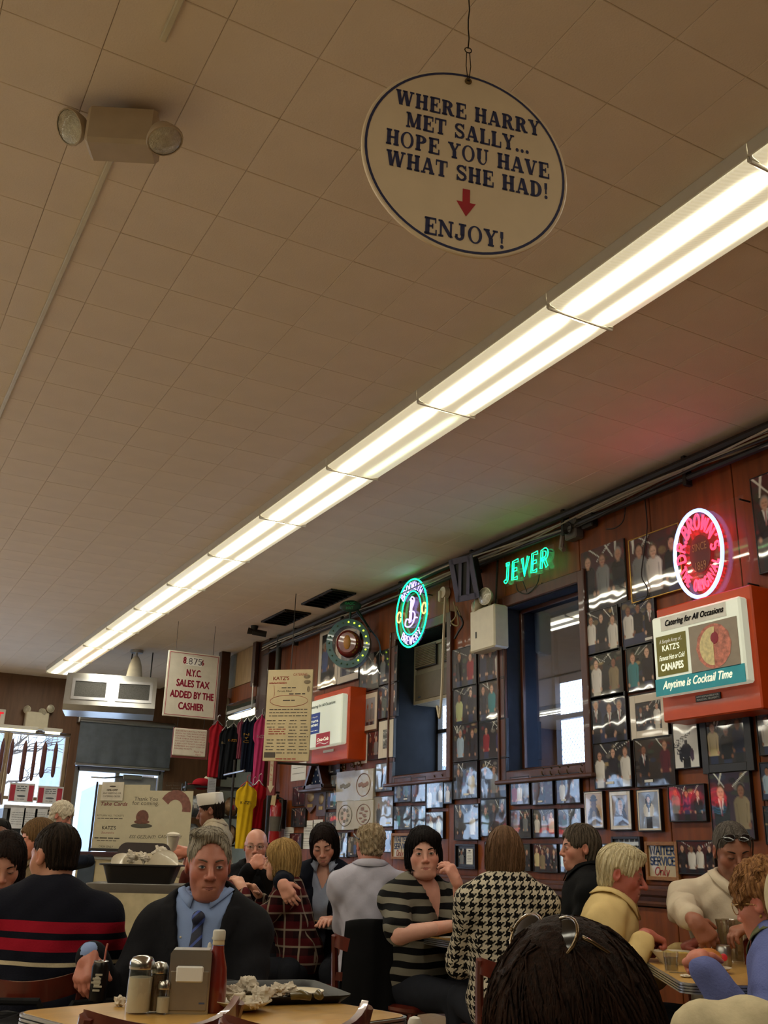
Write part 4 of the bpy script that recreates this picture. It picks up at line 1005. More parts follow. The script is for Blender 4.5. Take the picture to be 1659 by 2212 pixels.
mb = MB().lathe([(0, 0), (rx, 0), (rx, .006), (0, .006)], 36, T=Matrix.Translation((0, -.085, 0)) @ Matrix.Diagonal((1, 1, rz/rx, 1)) @ Matrix.Rotation(R(90), 4, 'X'))
mb.build('acrylic_backing', m_acr, t)
for a in (.6, 2.5, 3.9, 5.5): MB().cyl((rx*.8*math.cos(a), -.1, rz*.8*math.sin(a)), (rx*.8*math.cos(a), 0, rz*.8*math.sin(a)), .006, n=6).build('standoff', m_dark, t)
# JEVER
t, w_, h_ = neon_sign('green neon word sign above the right window', 1088, 1249, 1182, 1199, .1)
a, b = onx(1090, 1250, WX-.1), onx(1182, 1232, WX-.1); hh = (onx(1090, 1214, WX-.1)-a).z; w_ = a.y-b.y
t.location = (WX-.001, (a.y+b.y)/2, (a.z+b.z)/2+hh*.5)
mb = MB(); st, W_ = strokes('JEVER', hh, .42, .8)
for q in st:
    lp = capsule_loop([(px*w_/W_-w_/2+.12*pz, pz-hh/2) for px, pz in q], .012); mb.tube([(u, -.1, v) for u, v in lp], .0042, 5, closed=True)
mb.build('green_tube', n_green, t); MB().box((.02, -.075, 0), (w_*1.14, .006, hh*1.45)).build('acrylic_backing', m_acr, t)
for x in (-.4, 0, .4): MB().cyl((x*w_, -.075, hh*.6), (x*w_, 0, hh*.6), .006, n=6).build('standoff', m_dark, t)
mb = MB(); mb.tube([(-.1, -.05, -hh*.6), (-.08, -.02, -hh*1.4), (.05, -.02, -hh*1.5), (.1, -.02, -hh*1.05)], .004, 5); mb.build('power_cord', m_dark, t)
# red and blue soda ring
t, w_, h_ = neon_sign('round red neon soda sign in a pale blue ring above the canapes box', 1452, 1122, 1569, 1274, .12); rx, rz = w_/2, h_/2; rr = (rx+rz)/2; print('soda ring', w_, h_)
mb = MB(); neon_ring(mb, rx, rz, .012, -.12); mb.build('blue_tube', n_blue, t)
mb = MB(); neon_arc(mb, 'DR.BROWN\'S', rr*.56, rr*.34, math.pi/2+.06, .0075, -.12, kz=rz/rr, kx=rx/rr, gap=.3, narrow=.72); neon_arc(mb, 'THE ORIGINAL', rr*.62, rr*.24, -math.pi/2+.02, .0065, -.12, True, kz=rz/rr, kx=rx/rr, gap=.3, narrow=.62)
mb.build('red_tube', n_red, t)
mb = MB(); mb.lathe([(0, 0), (rx*.44, 0), (rx*.44, .004), (0, .004)], 28, T=Matrix.Translation((0, -.1, 0)) @ Matrix.Diagonal((1, 1, rz/rx, 1)) @ Matrix.Rotation(R(90), 4, 'X')); mb.build('centre_disc', M('maroon_disc', '#5a1a18', .5), t)
mb = MB(); put_text(mb, 'SINCE', 0, .02, .05, rx*.6, -.106); put_text(mb, '1869', 0, -.1, .055, rx*.45, -.106); mb.build('lettering', M('dull_gold_print', '#a07a50', .5), t, smooth=0)
MB().box((.1, -.085, -.02), (rx*2.6, .006, rz*2.2)).build('acrylic_backing', m_acr, t)
for x, z in ((-1, 1), (1, 1), (1, -1), (-1, -1)): MB().cyl((.1+x*rx*1.15, -.085, z*rz*.95), (.1+x*rx*1.15, 0, z*rz*.95), .006, n=6).build('standoff', m_dark, t)
# red neon price sign in the front window, facing the room (seen mirrored in the pictures)
t = thing('neon_sign', 'red neon frankfurter price sign hanging over the serving side of the room', 'neon sign', (-2.2, 10.75, 2.12), R(46)); t.scale = (.42, .42, .42)
mb = MB(); st, W_ = strokes('FRANKFURT', .26, .2)
for q in st: mb.tube([(px-W_/2, 0, pz) for px, pz in q], .013, 5)
st, W_ = strokes('345', .3, .3)
for q in st: mb.tube([(px-W_/2+.2, 0, pz-.42) for px, pz in q], .013, 5)
mb.build('red_tube', n_red, t)
mb = MB()
for k in range(3): mb.tube([(-1.0+.045*j, 0, -.05-.13*k+.04*math.sin(j*.9)) for j in range(16)], .012, 5)
mb.build('blue_tube', neon('cyan_neon', '#40c8ff', 2.), t); MB().box((0, .04, 0), (2.3, .006, 1.0)).build('acrylic_backing', m_acr, t); MB().tube([(-.8, .04, .45), (-.8, .04, (ZC-2.12)/.42)], .012, 6).tube([(.8, .04, .45), (.8, .04, (ZC-2.12)/.42)], .012, 6).build('hanging_wire', m_dark, t)
# wheel shaped light up sign
t = thing('wheel_sign', 'round wheel sign with green bulb rim and red centre above the light box', 'sign', tuple(onx(754, 1392, WX-.24)), R(-38))
RR = .215; RX = Matrix.Rotation(R(90), 4, 'X'); kz = 1.12
D_ = Matrix.Diagonal((1, 1, kz, 1))
MB().lathe([(RR*.72, -.06), (RR*.98, -.06), (RR, -.03), (RR, .06), (RR*.72, .06), (RR*.72, -.06)], 36, T=D_ @ RX, cap=False).build('rim', M('teal_enamel', '#1f5a5e', .35, coat=.4), t)
MB().lathe([(0, .1), (RR*.4, .1), (RR*.52, .07), (RR*.56, .0), (RR*.56, -.05), (0, -.05)], 30, T=D_ @ RX).build('drum', M('dark_red_enamel', '#7a2420', .25, coat=.6, var=.3), t)
MB().ell((0, -.105, 0), (.035, .01, .07)).build('flame_motif', M('amber_print', '#b87a28', .4), t)
for k in range(20):
    a = 2*math.pi*k/20; on = -1.2 < (a if a < math.pi else a-2*math.pi) < 1.6
    MB().ell((RR*.86*math.cos(a), -.064, RR*.86*math.sin(a)*kz), (.009, .009, .009), 8, 6).build('bulb', M('lit_green_bulb', '#c8e838', .3, emit=2.2) if on else M('unlit_bulb', '#3f5a3c', .3), t)
mb = MB(); mb.ell((0, 0, RR*kz+.14), (.11, .035, .06), 16, 8); mb.cyl((0, 0, RR*kz), (0, 0, RR*kz+.09), .012, n=8); mb.tube([(.06, 0, RR*kz+.12), (.2, .1, RR*kz-.1)], .012, 6); mb.build('name_badge', M('dark_green_enamel', '#183a30', .4), t)
mb = MB(); put_text(mb, 'MAGIC', 0, RR*kz+.145, .03, .1, -.038); put_text(mb, 'HAT', 0, RR*kz+.1, .03, .07, -.038); mb.build('lettering', M('bright_green_print', '#2fae70', .5), t, smooth=0)
MB().cyl((0, .05, 0), (0.12, .3, 0), .02, n=8).build('wall_bracket', m_dark, t)
# ================================================================ CEILING AND HANGING THINGS
t = thing('hanging_sign', 'white oval hanging sign with navy slab lettering and a red arrow', 'sign', (1.0654, 1.6, 2.789), rot=(-.0357, .0287, -.2611))
Aq, Bq = .2575, .273
def ov(k, y, n=72): return [(Aq*k*math.cos(2*math.pi*i/n), y, Bq*k*math.sin(2*math.pi*i/n)) for i in range(n)]
mb = MB(); n = 72; hole = (0, Bq*.9)
mb.add(ov(.99, -.004)+ov(1, -.0025)+ov(1, .0025)+ov(.99, .004), [tuple(range(n))]+[(r*n+(i+1) % n, r*n+i, (r+1)*n+i, (r+1)*n+(i+1) % n) for r in range(3) for i in range(n)]+[tuple(range(4*n-1, 3*n-1, -1))])
mb.build('sign_board', M('warm_white_sign_board', '#d8c3a2', .5, var=.04, bump=.04, bscale=120), t, smooth=0)
m_navy = M('navy_sign_paint', '#23294f', .55, var=.08)
mb = MB(); mb.add(ov(.972, -.0046)+ov(.948, -.0046), [(i, (i+1) % n, n+(i+1) % n, n+i) for i in range(n)]); mb.build('border_line', m_navy, t, smooth=0)
mb = MB(); hh = .047
for s, z, wd, x in (('WHERE HARRY', .147, .372, .004), ('MET SALLY...', .084, .315, .003), ('HOPE YOU HAVE', .021, .412, .005), ('WHAT SHE HAD!', -.041, .405, .005), ('ENJOY!', -.211, .197, -.003)):
    slab(mb, s, x, z-hh/2, hh, wd, -.0048)
mb.build('lettering', m_navy, t, smooth=0)
MB().prism([(-.009, -.086), (.009, -.086), (.009, -.124), (.0235, -.124), (0, -.164), (-.0235, -.124), (-.009, -.124)], -.0049, -.004).build('arrow', M('red_sign_paint', '#a3242e', .5), t, smooth=0)
mb = MB(); mb.lathe([(.0045, 0), (.009, 0), (.009, .003), (.0045, .003), (.0045, 0)], 18, T=Matrix.Translation((0, -.004, Bq*.9)) @ Matrix.Rotation(R(90), 4, 'X'), cap=False); mb.build('grommet', m_brass, t)
zt = ZC-2.789; mb = MB()
for s in (-1, 1): mb.tube([(s*.001, -.006, Bq*.9), (s*.006, -.004, Bq*.9+.05), (s*.004, 0, Bq*.9+.1)], .0012, 5)
mb.tube([(.009*math.cos(k*.63), 0, Bq*.9+.108+.009*math.sin(k*.63)) for k in range(10)], .0014, 5, closed=True)
rz_ = random.Random(2); mb.tube([(.0015*math.sin(k*1.9), .001*math.cos(k*2.3), Bq*.9+.115+(zt-Bq*.9-.115)*k/16) for k in range(17)], .0018, 5)
mb.build('hanging_cord', M('dark_cord', '#2c241d', .8), t)

def lamp_head(mb_body, mb_lens, c, d, r):
    """sealed-beam lamp head: bowl, rim and lens facing direction d"""
    d = Vector(d).normalized(); Q = d.to_track_quat('Z', 'Y').to_matrix().to_4x4(); Q.translation = Vector(c)
    mb_body.lathe([(r*.3, -r*.95), (r*.65, -r*.75), (r*.95, -.2*r), (r*1.03, 0), (r*1.0, .1*r), (r*.93, .1*r)], 18, T=Q, cap=False)
    mb_lens.lathe([(r*.94, .06*r), (r*.7, .16*r), (r*.35, .22*r), (.001, .24*r)], 18, T=Q)
m_lens = M('lamp_lens_glass', '#b9b3a0', .12, .3, var=.3, scale=60, coat=1., bump=.4, bscale=200)
def emergency(label, loc, rz, box, heads, mat=None, r=.058):
    t = thing('emergency_light', label, 'emergency light', loc, rz)
    mb = MB(); mb.box((0, 0, 0), box, b=.012); mb.build('battery_box', mat or m_cream, t, smooth=0)
    for c, d in heads:
        bd, ln = MB(), MB(); lamp_head(bd, ln, c, d, r)
        s = 1 if c[0] > 0 else -1; bd.tube([(max(-box[0]/2+.02, min(box[0]/2-.02, c[0]*.7)), c[1]*.3, box[2]/2*(.95 if c[2] > box[2]/2 else .0)), (Vector(c)-Vector(d).normalized()*r*.9)], .011, 6)
        o = bd.build('lamp_head', mat or m_cream, t); ln.build('lamp_lens', m_lens, o)
    return t
c = onz(268, 292, ZC-.12)
t = emergency('beige two-headed emergency light under the ceiling raceway', c, R(-26), (.235, .12, .15), [((-.19, .01, .03), (-.5, -.55, -.55), ), ((.155, -.06, -.06), (.35, -.15, -.9))], M('beige_enamel', '#b3a28a', .5, var=.06), .062)
MB().box((.03, .05, .1), (.12, .04, .06), b=.008).build('mounting_bracket', M('beige_enamel', '#b3a28a', .5), t)
rcx = .507
t = thing('cable_raceway', 'slim white cable raceway running along the ceiling past the emergency light', 'raceway', (rcx, 2, ZC))
MB().box((0, -3.4+.55, -.011), (.022, 6.7, .022), b=.004).build('raceway_channel', m_cream, t, smooth=0)
MB().box((0, 6.2, -.011), (.022, 10.6, .022), b=.004).build('raceway_channel', m_cream, t, smooth=0)
# vents
def vent(pts, label):
    ys = [onz(px, py, ZC) for px, py in pts]; x0, x1 = min(p.x for p in ys), max(p.x for p in ys); y0, y1 = min(p.y for p in ys), max(p.y for p in ys)
    t = thing('ceiling_vent', label, 'air vent', ((x0+x1)/2, (y0+y1)/2, ZC), group='ceiling vents'); w_, h_ = x1-x0, y1-y0
    MB().box((0, 0, -.004), (w_-.02, h_-.02, .006)).build('duct_opening', m_black, t)
    fb = MB()
    for s in (-1, 1): fb.box((s*(w_/2-.012), 0, -.01), (.024, h_, .02), b=.003); fb.box((0, s*(h_/2-.012), -.01), (w_-.05, .024, .02), b=.003)
    fb.build('vent_frame', m_dark, t, smooth=0)
    n = 7
    sl = MB().box((0, 0, 0), (w_-.06, .045, .004), T=Matrix.Rotation(R(35), 4, 'X')).mesh('slat', 0); sl.materials.append(m_dark)
    for k in range(n): link('slat', sl, parent=t, loc=(0, -h_/2+.04+(h_-.08)*k/(n-1), -.018))
vent([(650, 1303), (770, 1280), (716, 1278), (700, 1308)], 'dark slatted ceiling vent nearest the green round neon')
vent([(570, 1342), (660, 1322), (606, 1320), (622, 1347)], 'dark slatted ceiling vent beside the security camera')
p = onz(550, 1352, ZC)
t = thing('security_camera', 'black security camera on the ceiling near the cashier alcove', 'security camera', p)
MB().cyl((0, 0, 0), (0, 0, -.05), .045, .035, 14).build('mount', m_black, t); MB().cyl((-.02, .0, -.07), (.13, -.05, -.09), .035, n=12).build('camera_body', m_black, t); MB().cyl((-.02, 0, -.07), (-.07, .02, -.06), .03, .038, 12).build('lens_hood', m_dark, t)
p = onz(296, 1405, ZC)
t = thing('pendant_lamp', 'small white pendant lamp above the stainless air unit', 'lamp', p)
MB().cyl((0, 0, 0), (0, 0, -.035), .085, .08, 16).build('ceiling_plate', m_alu, t); MB().cyl((0, 0, -.03), (0, 0, -.11), .018, n=10).build('stem', m_alu, t)
MB().lathe([(.03, -.08), (.055, -.12), (.08, -.2), (.1, -.33), (.105, -.36), (.095, -.36), (.07, -.2), (.02, -.12)], 18, cap=False).build('lamp_shade', M('frosted_white_shade', '#bdb8aa', .5), t)
MB().ell((0, 0, -.335), (.06, .06, .03), 12, 8).build('bulb', M('warm_bulb', '#ffb060', .4, emit=3.), t)

# cable bundle and conduit along the top of the wall
t = thing('conduit_pipe', 'dark metal conduit running along the top of the picture wall', 'conduit', (WX-.06, 0, ZC-.16))
MB().tube([(0, -4, 0), (0, 11.0, 0)], .022, 8).build('pipe', m_dark, t); MB().tube([(-.02, -4, .1), (-.02, 11.0, .1)], .03, 8).build('pipe', M('dark_painted_pipe', '#241d19', .6), t)
for k in range(9): MB().box((.005, .5+k*1.2, .05), (.06, .03, .2), b=.004).build('strap', m_dark, t)
rc = random.Random(8)
for k, (colr, z0, r_) in enumerate([('#b4a898', -.07, .009), ('#a89c8a', -.09, .008), ('#8a8078', -.11, .007), ('#c0b6a4', -.05, .007), ('#2a2422', -.13, .008), ('#98907e', -.1, .006)]):
    pts = []; a_, b_ = rc.uniform(0, 6), rc.uniform(.8, 1.6)
    for j in range(64):
        y = -3.8+j*.235; pts.append((WX-.055-.02*k/2+.02*math.sin(y*b_*1.7+a_), y, ZC-.035+z0+.022*math.sin(y*b_+a_)+.012*math.sin(y*3.1+a_*2)))
    o = MB().tube(pts, r_, 5).build('cable', M('cable_'+colr, colr, .6), None); tag(o, '%s cable sagging along the top of the picture wall' % ['thick beige', 'tan', 'grey', 'thin cream', 'black', 'olive-grey'][k], 'cable', 'cables along the wall top')
def wire(label, pts, col='#161312', r=.004):
    o = MB().tube(cat(pts, 5), r, 5).build('hanging_wire', M('wire_'+col, col, .6), None); return tag(o, label, 'wire', 'loose wires on the wall')

def cat(P_, n=6):
    out = []; P_ = [Vector(p) for p in P_]
    for i in range(len(P_)-1):
        p0, p1, p2, p3 = [P_[min(max(i+k, 0), len(P_)-1)] for k in (-1, 0, 1, 2)]
        for k in range(n):
            u = k/n; out.append(.5*((2*p1)+(p2-p0)*u+(2*p0-5*p1+4*p2-p3)*u*u+(3*p1-p0-3*p2+p3)*u**3))
    return out+[P_[-1]]
def wp(px, py, d=.035): return onx(px, py, WX-d)
wire('thin black wire hanging in front of the gold-framed photo', [wp(1393, 1078), wp(1398, 1140), wp(1390, 1200), wp(1386, 1245, .05), wp(1398, 1270, .04), wp(1396, 1290), wp(1370, 1305)])
wire('thin black wire looping under the green word neon', [wp(1115, 1262), wp(1120, 1278), wp(1140, 1282), wp(1160, 1262), wp(1165, 1240)])
wire('thin black wire looping from the ceiling conduit near the alarm box', [wp(1352, 1065), wp(1348, 1120), wp(1330, 1140), wp(1310, 1143)])
wire('white cord hanging in front of the air conditioner', [wp(962, 1290, .08), wp(958, 1380, .1), wp(955, 1480, .12), wp(950, 1548, .12), wp(946, 1535, .12), wp(944, 1525, .12)], '#b5a88e', .012)
wire('blue cord from the wheel sign to the ceiling', [wp(770, 1322, .1), wp(800, 1360, .05), wp(818, 1385, .04), wp(822, 1410, .035)], '#34506a', .008)
wire('tangle of beige cord below the striped speaker', [wp(980, 1300, .05), wp(985, 1330, .06), wp(975, 1345, .05), wp(990, 1350, .06), wp(985, 1310, .05), wp(995, 1330, .05)], '#8a7a55', .007)
wire('black plug cord below the striped speaker', [wp(985, 1318, .05), wp(1000, 1345, .05), wp(990, 1365, .05), wp(982, 1380, .06)], '#101014', .01)
p = wp(960, 1285, .04)
t = thing('pulley', 'cream pulley block holding the white cord above the air conditioner', 'pulley', (WX-.001, p.y, p.z), R(-90))
MB().cyl((0, -.01, .02), (0, -.06, .02), .05, n=14).build('wheel', m_cream, t); MB().box((-.03, -.05, -.01), (.03, .06, .1), b=.008).build('block', m_cream, t)
# alarm sounder near the top of the wall
t, w_, h_ = wall_thing('alarm_sounder', 'small grey alarm box with a round horn beneath the cables', 'alarm', 1218, 1128, 1243, 1157, .08)
MB().box((0, -.04, 0), (.13, .08, .15), b=.01).build('alarm_box', M('grey_alarm_case', '#5e5a55', .5), t, smooth=0); MB().lathe([(.03, 0), (.05, .02), (.045, .024), (.025, .0)], 16, T=Matrix.Translation((0, -.08, 0)) @ Matrix.Rotation(R(90), 4, 'X'), cap=False).build('horn', m_black, t)
MB().box((.16, -.03, .02), (.12, .06, .1), b=.008).build('junction_box', m_dark, t, smooth=0); MB().tube([(-.09, -.03, .02), (-.14, -.03, -.0), (-.15, -.04, -.1), (-.12, -.04, -.12)], .02, 7).build('cable_gland', M('cable_#8a8078', '#8a8078', .6), t)
# striped-front speaker, tilted down
p = onx(1010, 1250, WX-.22)
t = thing('speaker', 'angled speaker with a diagonal barred front beside the green word neon', 'speaker', p, rot=(R(14), R(-4), R(-62)))
t.scale = (.62, .62, .62)
MB().box((0, .02, 0), (.30, .2, .5), b=.01).build('cabinet', m_black, t, smooth=0)
fb = MB()
for q in (-1, 1): fb.box((q*.14, -.1, 0), (.07, .02, .56), b=.004); fb.box((0, -.1, q*.245), (.28, .02, .08), b=.004)
for x in (-.07, .05): fb.prism([(x-.06, -.225), (x-.015, -.225), (x+.085, .225), (x+.04, .225)], -.11, -.09)
fb.build('grille_frame', M('mauve_grey_frame', '#4c4a63', .5), t, smooth=0); MB().box((0, .25, .1), (.05, .34, .05)).build('wall_bracket', m_dark, t)
# emergency light between the windows
p = onx(1047, 1352, WX-.1); a, b = onx(1017, 1390, WX-.14), onx(1066, 1325, WX-.14)
t = emergency('white wall emergency light with round lamps between the windows', (WX-.072, (a.y+b.y)/2, (onx(1018, 1365, WX-.14)).z), R(-90), (.34, .14, .34), [((-.1, -.06, .225), (-.5, -.8, .1)), ((.05, -.07, .25), (.2, -.9, -.05)), ((-.16, .0, .2), (-1, -.25, 0))], m_cream, .07)
MB().tube([(.05, .03, .2), (.05, .05, .5), (.06, .06, .72)], .008, 6).build('supply_conduit', m_dark, t); MB().box((-.08, -.071, -.04), (.016, .004, .05)).build('switch', m_black, t)
# window air conditioner
hw = (W1[1]-W1[0])/2; 
t = thing('air_conditioner', 'old beige window air conditioner in the upper half of the left window', 'air conditioner', (WX+.20, (W1[0]+W1[1])/2, 2.56), R(-90))
mb = MB(); mb.box((0, .12, .26), (2*hw-.03, .24, .54), b=.01); mb.build('case', M('beige_ac_case', '#6b604e', .5), t, smooth=0)
mb = MB(); fw_ = 2*hw-.03
frame_bars(mb, fw_, .54, .03, .02); o = mb.build('front_frame', M('beige_ac_trim', '#8a7d66', .5), t, smooth=0, loc=(0, 0, .26))
mb = MB()
for s in (-.23, .23): mb.box((s, -.015, .415), (.36, .012, .2))
mb.build('louvre_backing', m_black, t)
lm = MB().box((0, 0, 0), (.35, .012, .004), T=Matrix.Rotation(R(-30), 4, 'X')).mesh('louvre', 0); lm.materials.append(M('beige_ac_trim', '#8a7d66', .5))
for s in (-.23, .23):
    for k in range(12): link('louvre', lm, parent=t, loc=(s, -.027, .33+k*.0155))
MB().box((0, -.014, .14), (fw_-.06, .016, .24), b=.004).build('front_panel', M('brown_ac_panel', '#584d3c', .55), t, smooth=0); MB().box((-.33, -.024, .05), (.04, .003, .015)).build('maker_plate', m_alu, t)

# ================================================================ BACK OF THE ROOM
t = thing('tax_sign', 'white sign with red sales tax lettering hanging at the cashier corner', 'sign', tuple(ony(414, 1480, 10.6)), R(1)); W_, H_ = .60, .72
MB().box((0, 0, 0), (W_, .03, H_), b=.004).build('sign_board', M('aged_white_board', '#c9c4b6', .5, var=.06), t, smooth=0)
m_redp = M('red_sign_lettering', '#a02440', .5)
mb = MB(); frame_bars(mb, W_-.03, H_-.03, .006, .002); mb.build('border_line', m_redp, t, smooth=0, loc=(0, -.0155, 0))
mb = MB()
for s, z, wd in (('N.Y.C.', .095, .17), ('SALES TAX', -.025, .38), ('ADDED BY THE', -.15, .5), ('CASHIER', -.275, .29)): put_text(mb, s, .01, z, .078, wd, -.017, bold=.004)
put_text(mb, '8', -.11, .23, .075, .03, -.017, bold=.004); put_text(mb, '6', .1, .23, .06, .03, -.017, bold=.003); mb.build('lettering', m_redp, t, smooth=0)
MB().box((0, -.016, .262), (.18, .003, .1)).build('number_patch', m_paper, t)
mb = MB(); brush(mb, '.875', -.0, .228, .065, .008, -.019, gap=.3); ribbon(mb, [(.062, .23), (.095, .28)], .006, -.019); mb.build('number_lettering', M('pencil_lettering', '#4a4550', .6), t, smooth=0)
mb = MB()
for s in (-.22, .22): mb.tube([(s, 0, H_/2), (s, 0, ZC-t.location.z)], .0025, 5)
mb.build('hanging_chain', m_dark, t)
t = thing('ticket_sign', 'small pale sign with faded red text below the sales tax sign', 'sign', tuple(ony(410, 1604, 10.65)), R(-2)); W_, H_ = .375, .295
MB().box((.012, .02, -.008), (W_+.03, .03, H_+.03)).build('backing_board', M('brick_red_board', '#6a2c28', .6), t, smooth=0); MB().box((0, 0, 0), (W_, .02, H_), b=.01).build('sign_board', M('aged_white_board', '#c9c4b6', .5), t, smooth=0)
mb = MB()
for k, s in enumerate(('PLEASE RETURN ALL TICKETS', 'GIVEN TO YOU INSIDE WHEN', 'LEAVING. THE TICKETS ARE', 'YOUR CHECK AND EXIT PASS.', 'ANY LOST TICKET WILL BE UP', 'A $50 LOST TICKET CHARGE', 'REMEMBER DO NOT LOSE OR', 'DISCARD TICKETS.')): put_text(mb, s, -.17, .11-k*.027, .015, .34 if k < 7 else .2, -.0115, 'l')
put_text(mb, 'Thank You', .1, -.105, .02, .11, -.0115, shear=.3); put_text(mb, 'Mgmt', .1, -.133, .018, .06, -.0115, shear=.3)
mb.build('lettering', M('faded_red_print', '#a04a4a', .6), t, smooth=0)
MB().tube([(-.15, .02, H_/2), (-.15, .02, .32)], .004, 5).tube([(.15, .02, H_/2), (.15, .02, .32)], .004, 5).build('hanging_wire', m_dark, t)
# post at the corner of the alcove
o = MB().box((0, 0, ZC/2), (.12, .12, ZC), b=.006).build('corner_post', m_wooddk, None, smooth=0, loc=(4.22, 12.0, 0)); tag(o, 'dark wooden post at the far corner of the cashier alcove', 'post')
# stainless air handler
t = thing('air_unit', 'stainless air unit with two square grilles above the entrance', 'air conditioner', tuple(ond(240, 1505, 12.4)), R(-15)); W_, H_ = 1.1, .47
mb = MB(); mb.add([(-W_/2, -.3, -.16), (W_/2, -.3, -.16), (W_/2, -.22, .24), (-W_/2, -.22, .24), (-W_/2, .35, -.23), (W_/2, .35, -.23), (W_/2, .35, .24), (-W_/2, .35, .24), (-W_/2, -.26, -.23), (W_/2, -.26, -.23)], [(0, 1, 2, 3), (8, 9, 1, 0), (4, 5, 9, 8), (7, 6, 5, 4), (3, 2, 6, 7), (0, 3, 7, 4, 8), (1, 9, 5, 6, 2)])
mb.build('case', m_steel, t, smooth=0)
for s in (-.25, .28):
    fb = MB(); T_ = Matrix.Translation((s, -.268, .035)) @ Matrix.Rotation(R(-11), 4, 'X')
    for q in (-1, 1): fb.box((q*.205, 0, 0), (.035, .02, .27), T=T_); fb.box((0, 0, q*.118), (.38, .02, .035), T=T_)
    o = fb.build('grille', m_alu, t, smooth=0); MB().box((0, .004, 0), (.38, .006, .22), T=T_).build('grille_mesh', M('dark_grille_mesh', '#4e4e4c', .6, .5, var=.4, scale=120), o)
for q in (.2, .46): MB().cyl((q, .1, .23), (q, .1, ZC-t.location.z-.001), .008, n=6).build('hanging_rod', m_dark, t)
# emergency light and exit sign above the storefront windows
emergency('white emergency light with two round lamps above the storefront windows', (ony(79, 1557, BY-.12).x, BY-.09, ony(79, 1557, BY-.12).z), R(2), (.33, .14, .25), [((.17, -.06, .19), (.1, -1, -.05)), ((-.16, -.04, .15), (-.6, -.7, 0)), ((.06, -.07, .13), (-.5, -.7, -.5))], m_cream, .058)
p = ony(-20, 1551, BY-.03)
t = thing('exit_sign', 'white exit sign with red letters above the storefront windows', 'sign', (p.x-.02, BY-.02, p.z), 0)
MB().box((0, -.03, 0), (.42, .06, .27), b=.008).build('sign_case', m_white, t, smooth=0); mb = MB(); brush(mb, 'EXIT', 0, -.08, .16, .03, -.062, width=.34); mb.build('lettering', M('exit_red', '#d82030', .5, emit=.6), t, smooth=0)
# fluorescent tube strips over the window and salamis on a rail
for i, (x0, x1) in enumerate(((.6, 2.6), (2.68, 2.95))):
    t = thing('window_strip_light', ['long pale strip light along the head of the storefront window', 'short strip light at the right end of the storefront window'][i], 'strip light', ((x0+x1)/2, BY-.14, 2.83))
    MB().box((0, 0, .045), (x1-x0, .12, .05), b=.006).build('housing', m_white, t, smooth=0); MB().cyl(((x0-x1)/2+.03, -.02, 0), ((x1-x0)/2-.03, -.02, 0), .022, n=10).build('tube', M('strip_tube', '#fdf7c8', .4, emit=2.4), t)
o = MB().tube([(.3, 0, 0), (3.05, 0, 0)], .01, 6).build('hanging_rail', m_steel, None, loc=(0, BY-.3, 2.79)); tag(o, 'thin steel rail holding the salamis across the storefront window', 'rail')
m_sal = M('salami_casing', '#5a2f2c', .5, var=.3, scale=25)
for k, (px, ty, by, pw) in enumerate([(9, 1594, 1670, 9), (29, 1595, 1673, 9), (57, 1598, 1690, 10), (79, 1600, 1688, 8), (99, 1601, 1681, 11), (123, 1603, 1680, 9), (-12, 1592, 1672, 9), (2, 1712, 1765, 5)]):
    a, b = ony(px, ty, BY-.3), ony(px-2, by, BY-.3); L_ = a.z-b.z; r_ = pw/2*.0066
    t = thing('salami', 'dark red salami in the storefront window, %s' % ['second from the left edge', 'third from the left edge', 'fourth, in front of the brown mullion', 'fifth, left of the bright pair', 'left one of the bright pair near the door', 'last one, nearest the door', 'outermost at the left edge', 'short one hanging low'][k], 'salami', (a.x, BY-.3, a.z), 0, 'salamis in the storefront window')
    MB().lathe([(.004, 0), (.012, -.02), (r_*.8, -.06), (r_, -.12), (r_, -L_+.06), (r_*.75, -L_+.02), (.01, -L_)], 12).build('casing', m_sal, t); MB().tube([(0, 0, 0), (0, 0, 2.79-a.z if a.z > 2.3 else .4)], .004, 5).build('string', m_cream, t)
# posters and papers at the window, shelf with sheets
def sheet(label, px0, py0, px1, py1, Y, kind, rz=0):
    a, b = ony(px0, py0, Y), ony(px1, py1, Y); w_, h_ = b.x-a.x, a.z-b.z
    t = thing('poster' if kind == 'p' else 'paper_notice', label, 'poster' if kind == 'p' else 'notice', ((a.x+b.x)/2, Y, (a.z+b.z)/2), rz, 'papers by the entrance')
    MB().box((0, 0, 0), (w_, .006, h_)).build('sheet', M('cool_white_sheet', '#d5d9e2', .6, trans=0), t)
    if kind == 'p':
        for s in (-1, 1): MB().box((s*w_*.36, -.004, -.02*h_), (w_*.2, .002, h_*.84)).build('red_band', M('red_poster_print', '#b03048', .6), t)
        mb = MB()
        for k in range(3): greek(mb, 0, h_*(.3-.11*k), h_*.07, w_*.42, -.005)
        mb.ell((0, -.004, -h_*.18), (w_*.17, .001, h_*.05)); greek(mb, 0, -h_*.36, h_*.05, w_*.3, -.005); mb.build('print', M('grey_poster_print', '#505866', .6), t, smooth=0)
    else:
        mb = MB()
        for k in range(6): greek(mb, 0, h_*(.25-.11*k), h_*.03, w_*.75, -.005)
        if kind == 'b': 
            for k in range(4): greek(mb, 0, h_*(.36-.2*k), h_*.075, w_*.7, -.006)
        mb.build('print', M('grey_poster_print', '#505866', .6), t, smooth=0)
sheet('white poster with two red side bands, on the shelf by the window, left one', 22, 1690, 71, 1734, 13.5, 'p'); sheet('white poster with two red side bands, on the shelf by the window, right one', 83, 1697, 133, 1738, 13.5, 'p')
sheet('plain paper sheet in the holder below the shelf, first from left', 24, 1744, 50, 1790, 13.48, 'n'); sheet('plain paper sheet in the holder below the shelf, second from left', 53, 1745, 76, 1790, 13.48, 'n')
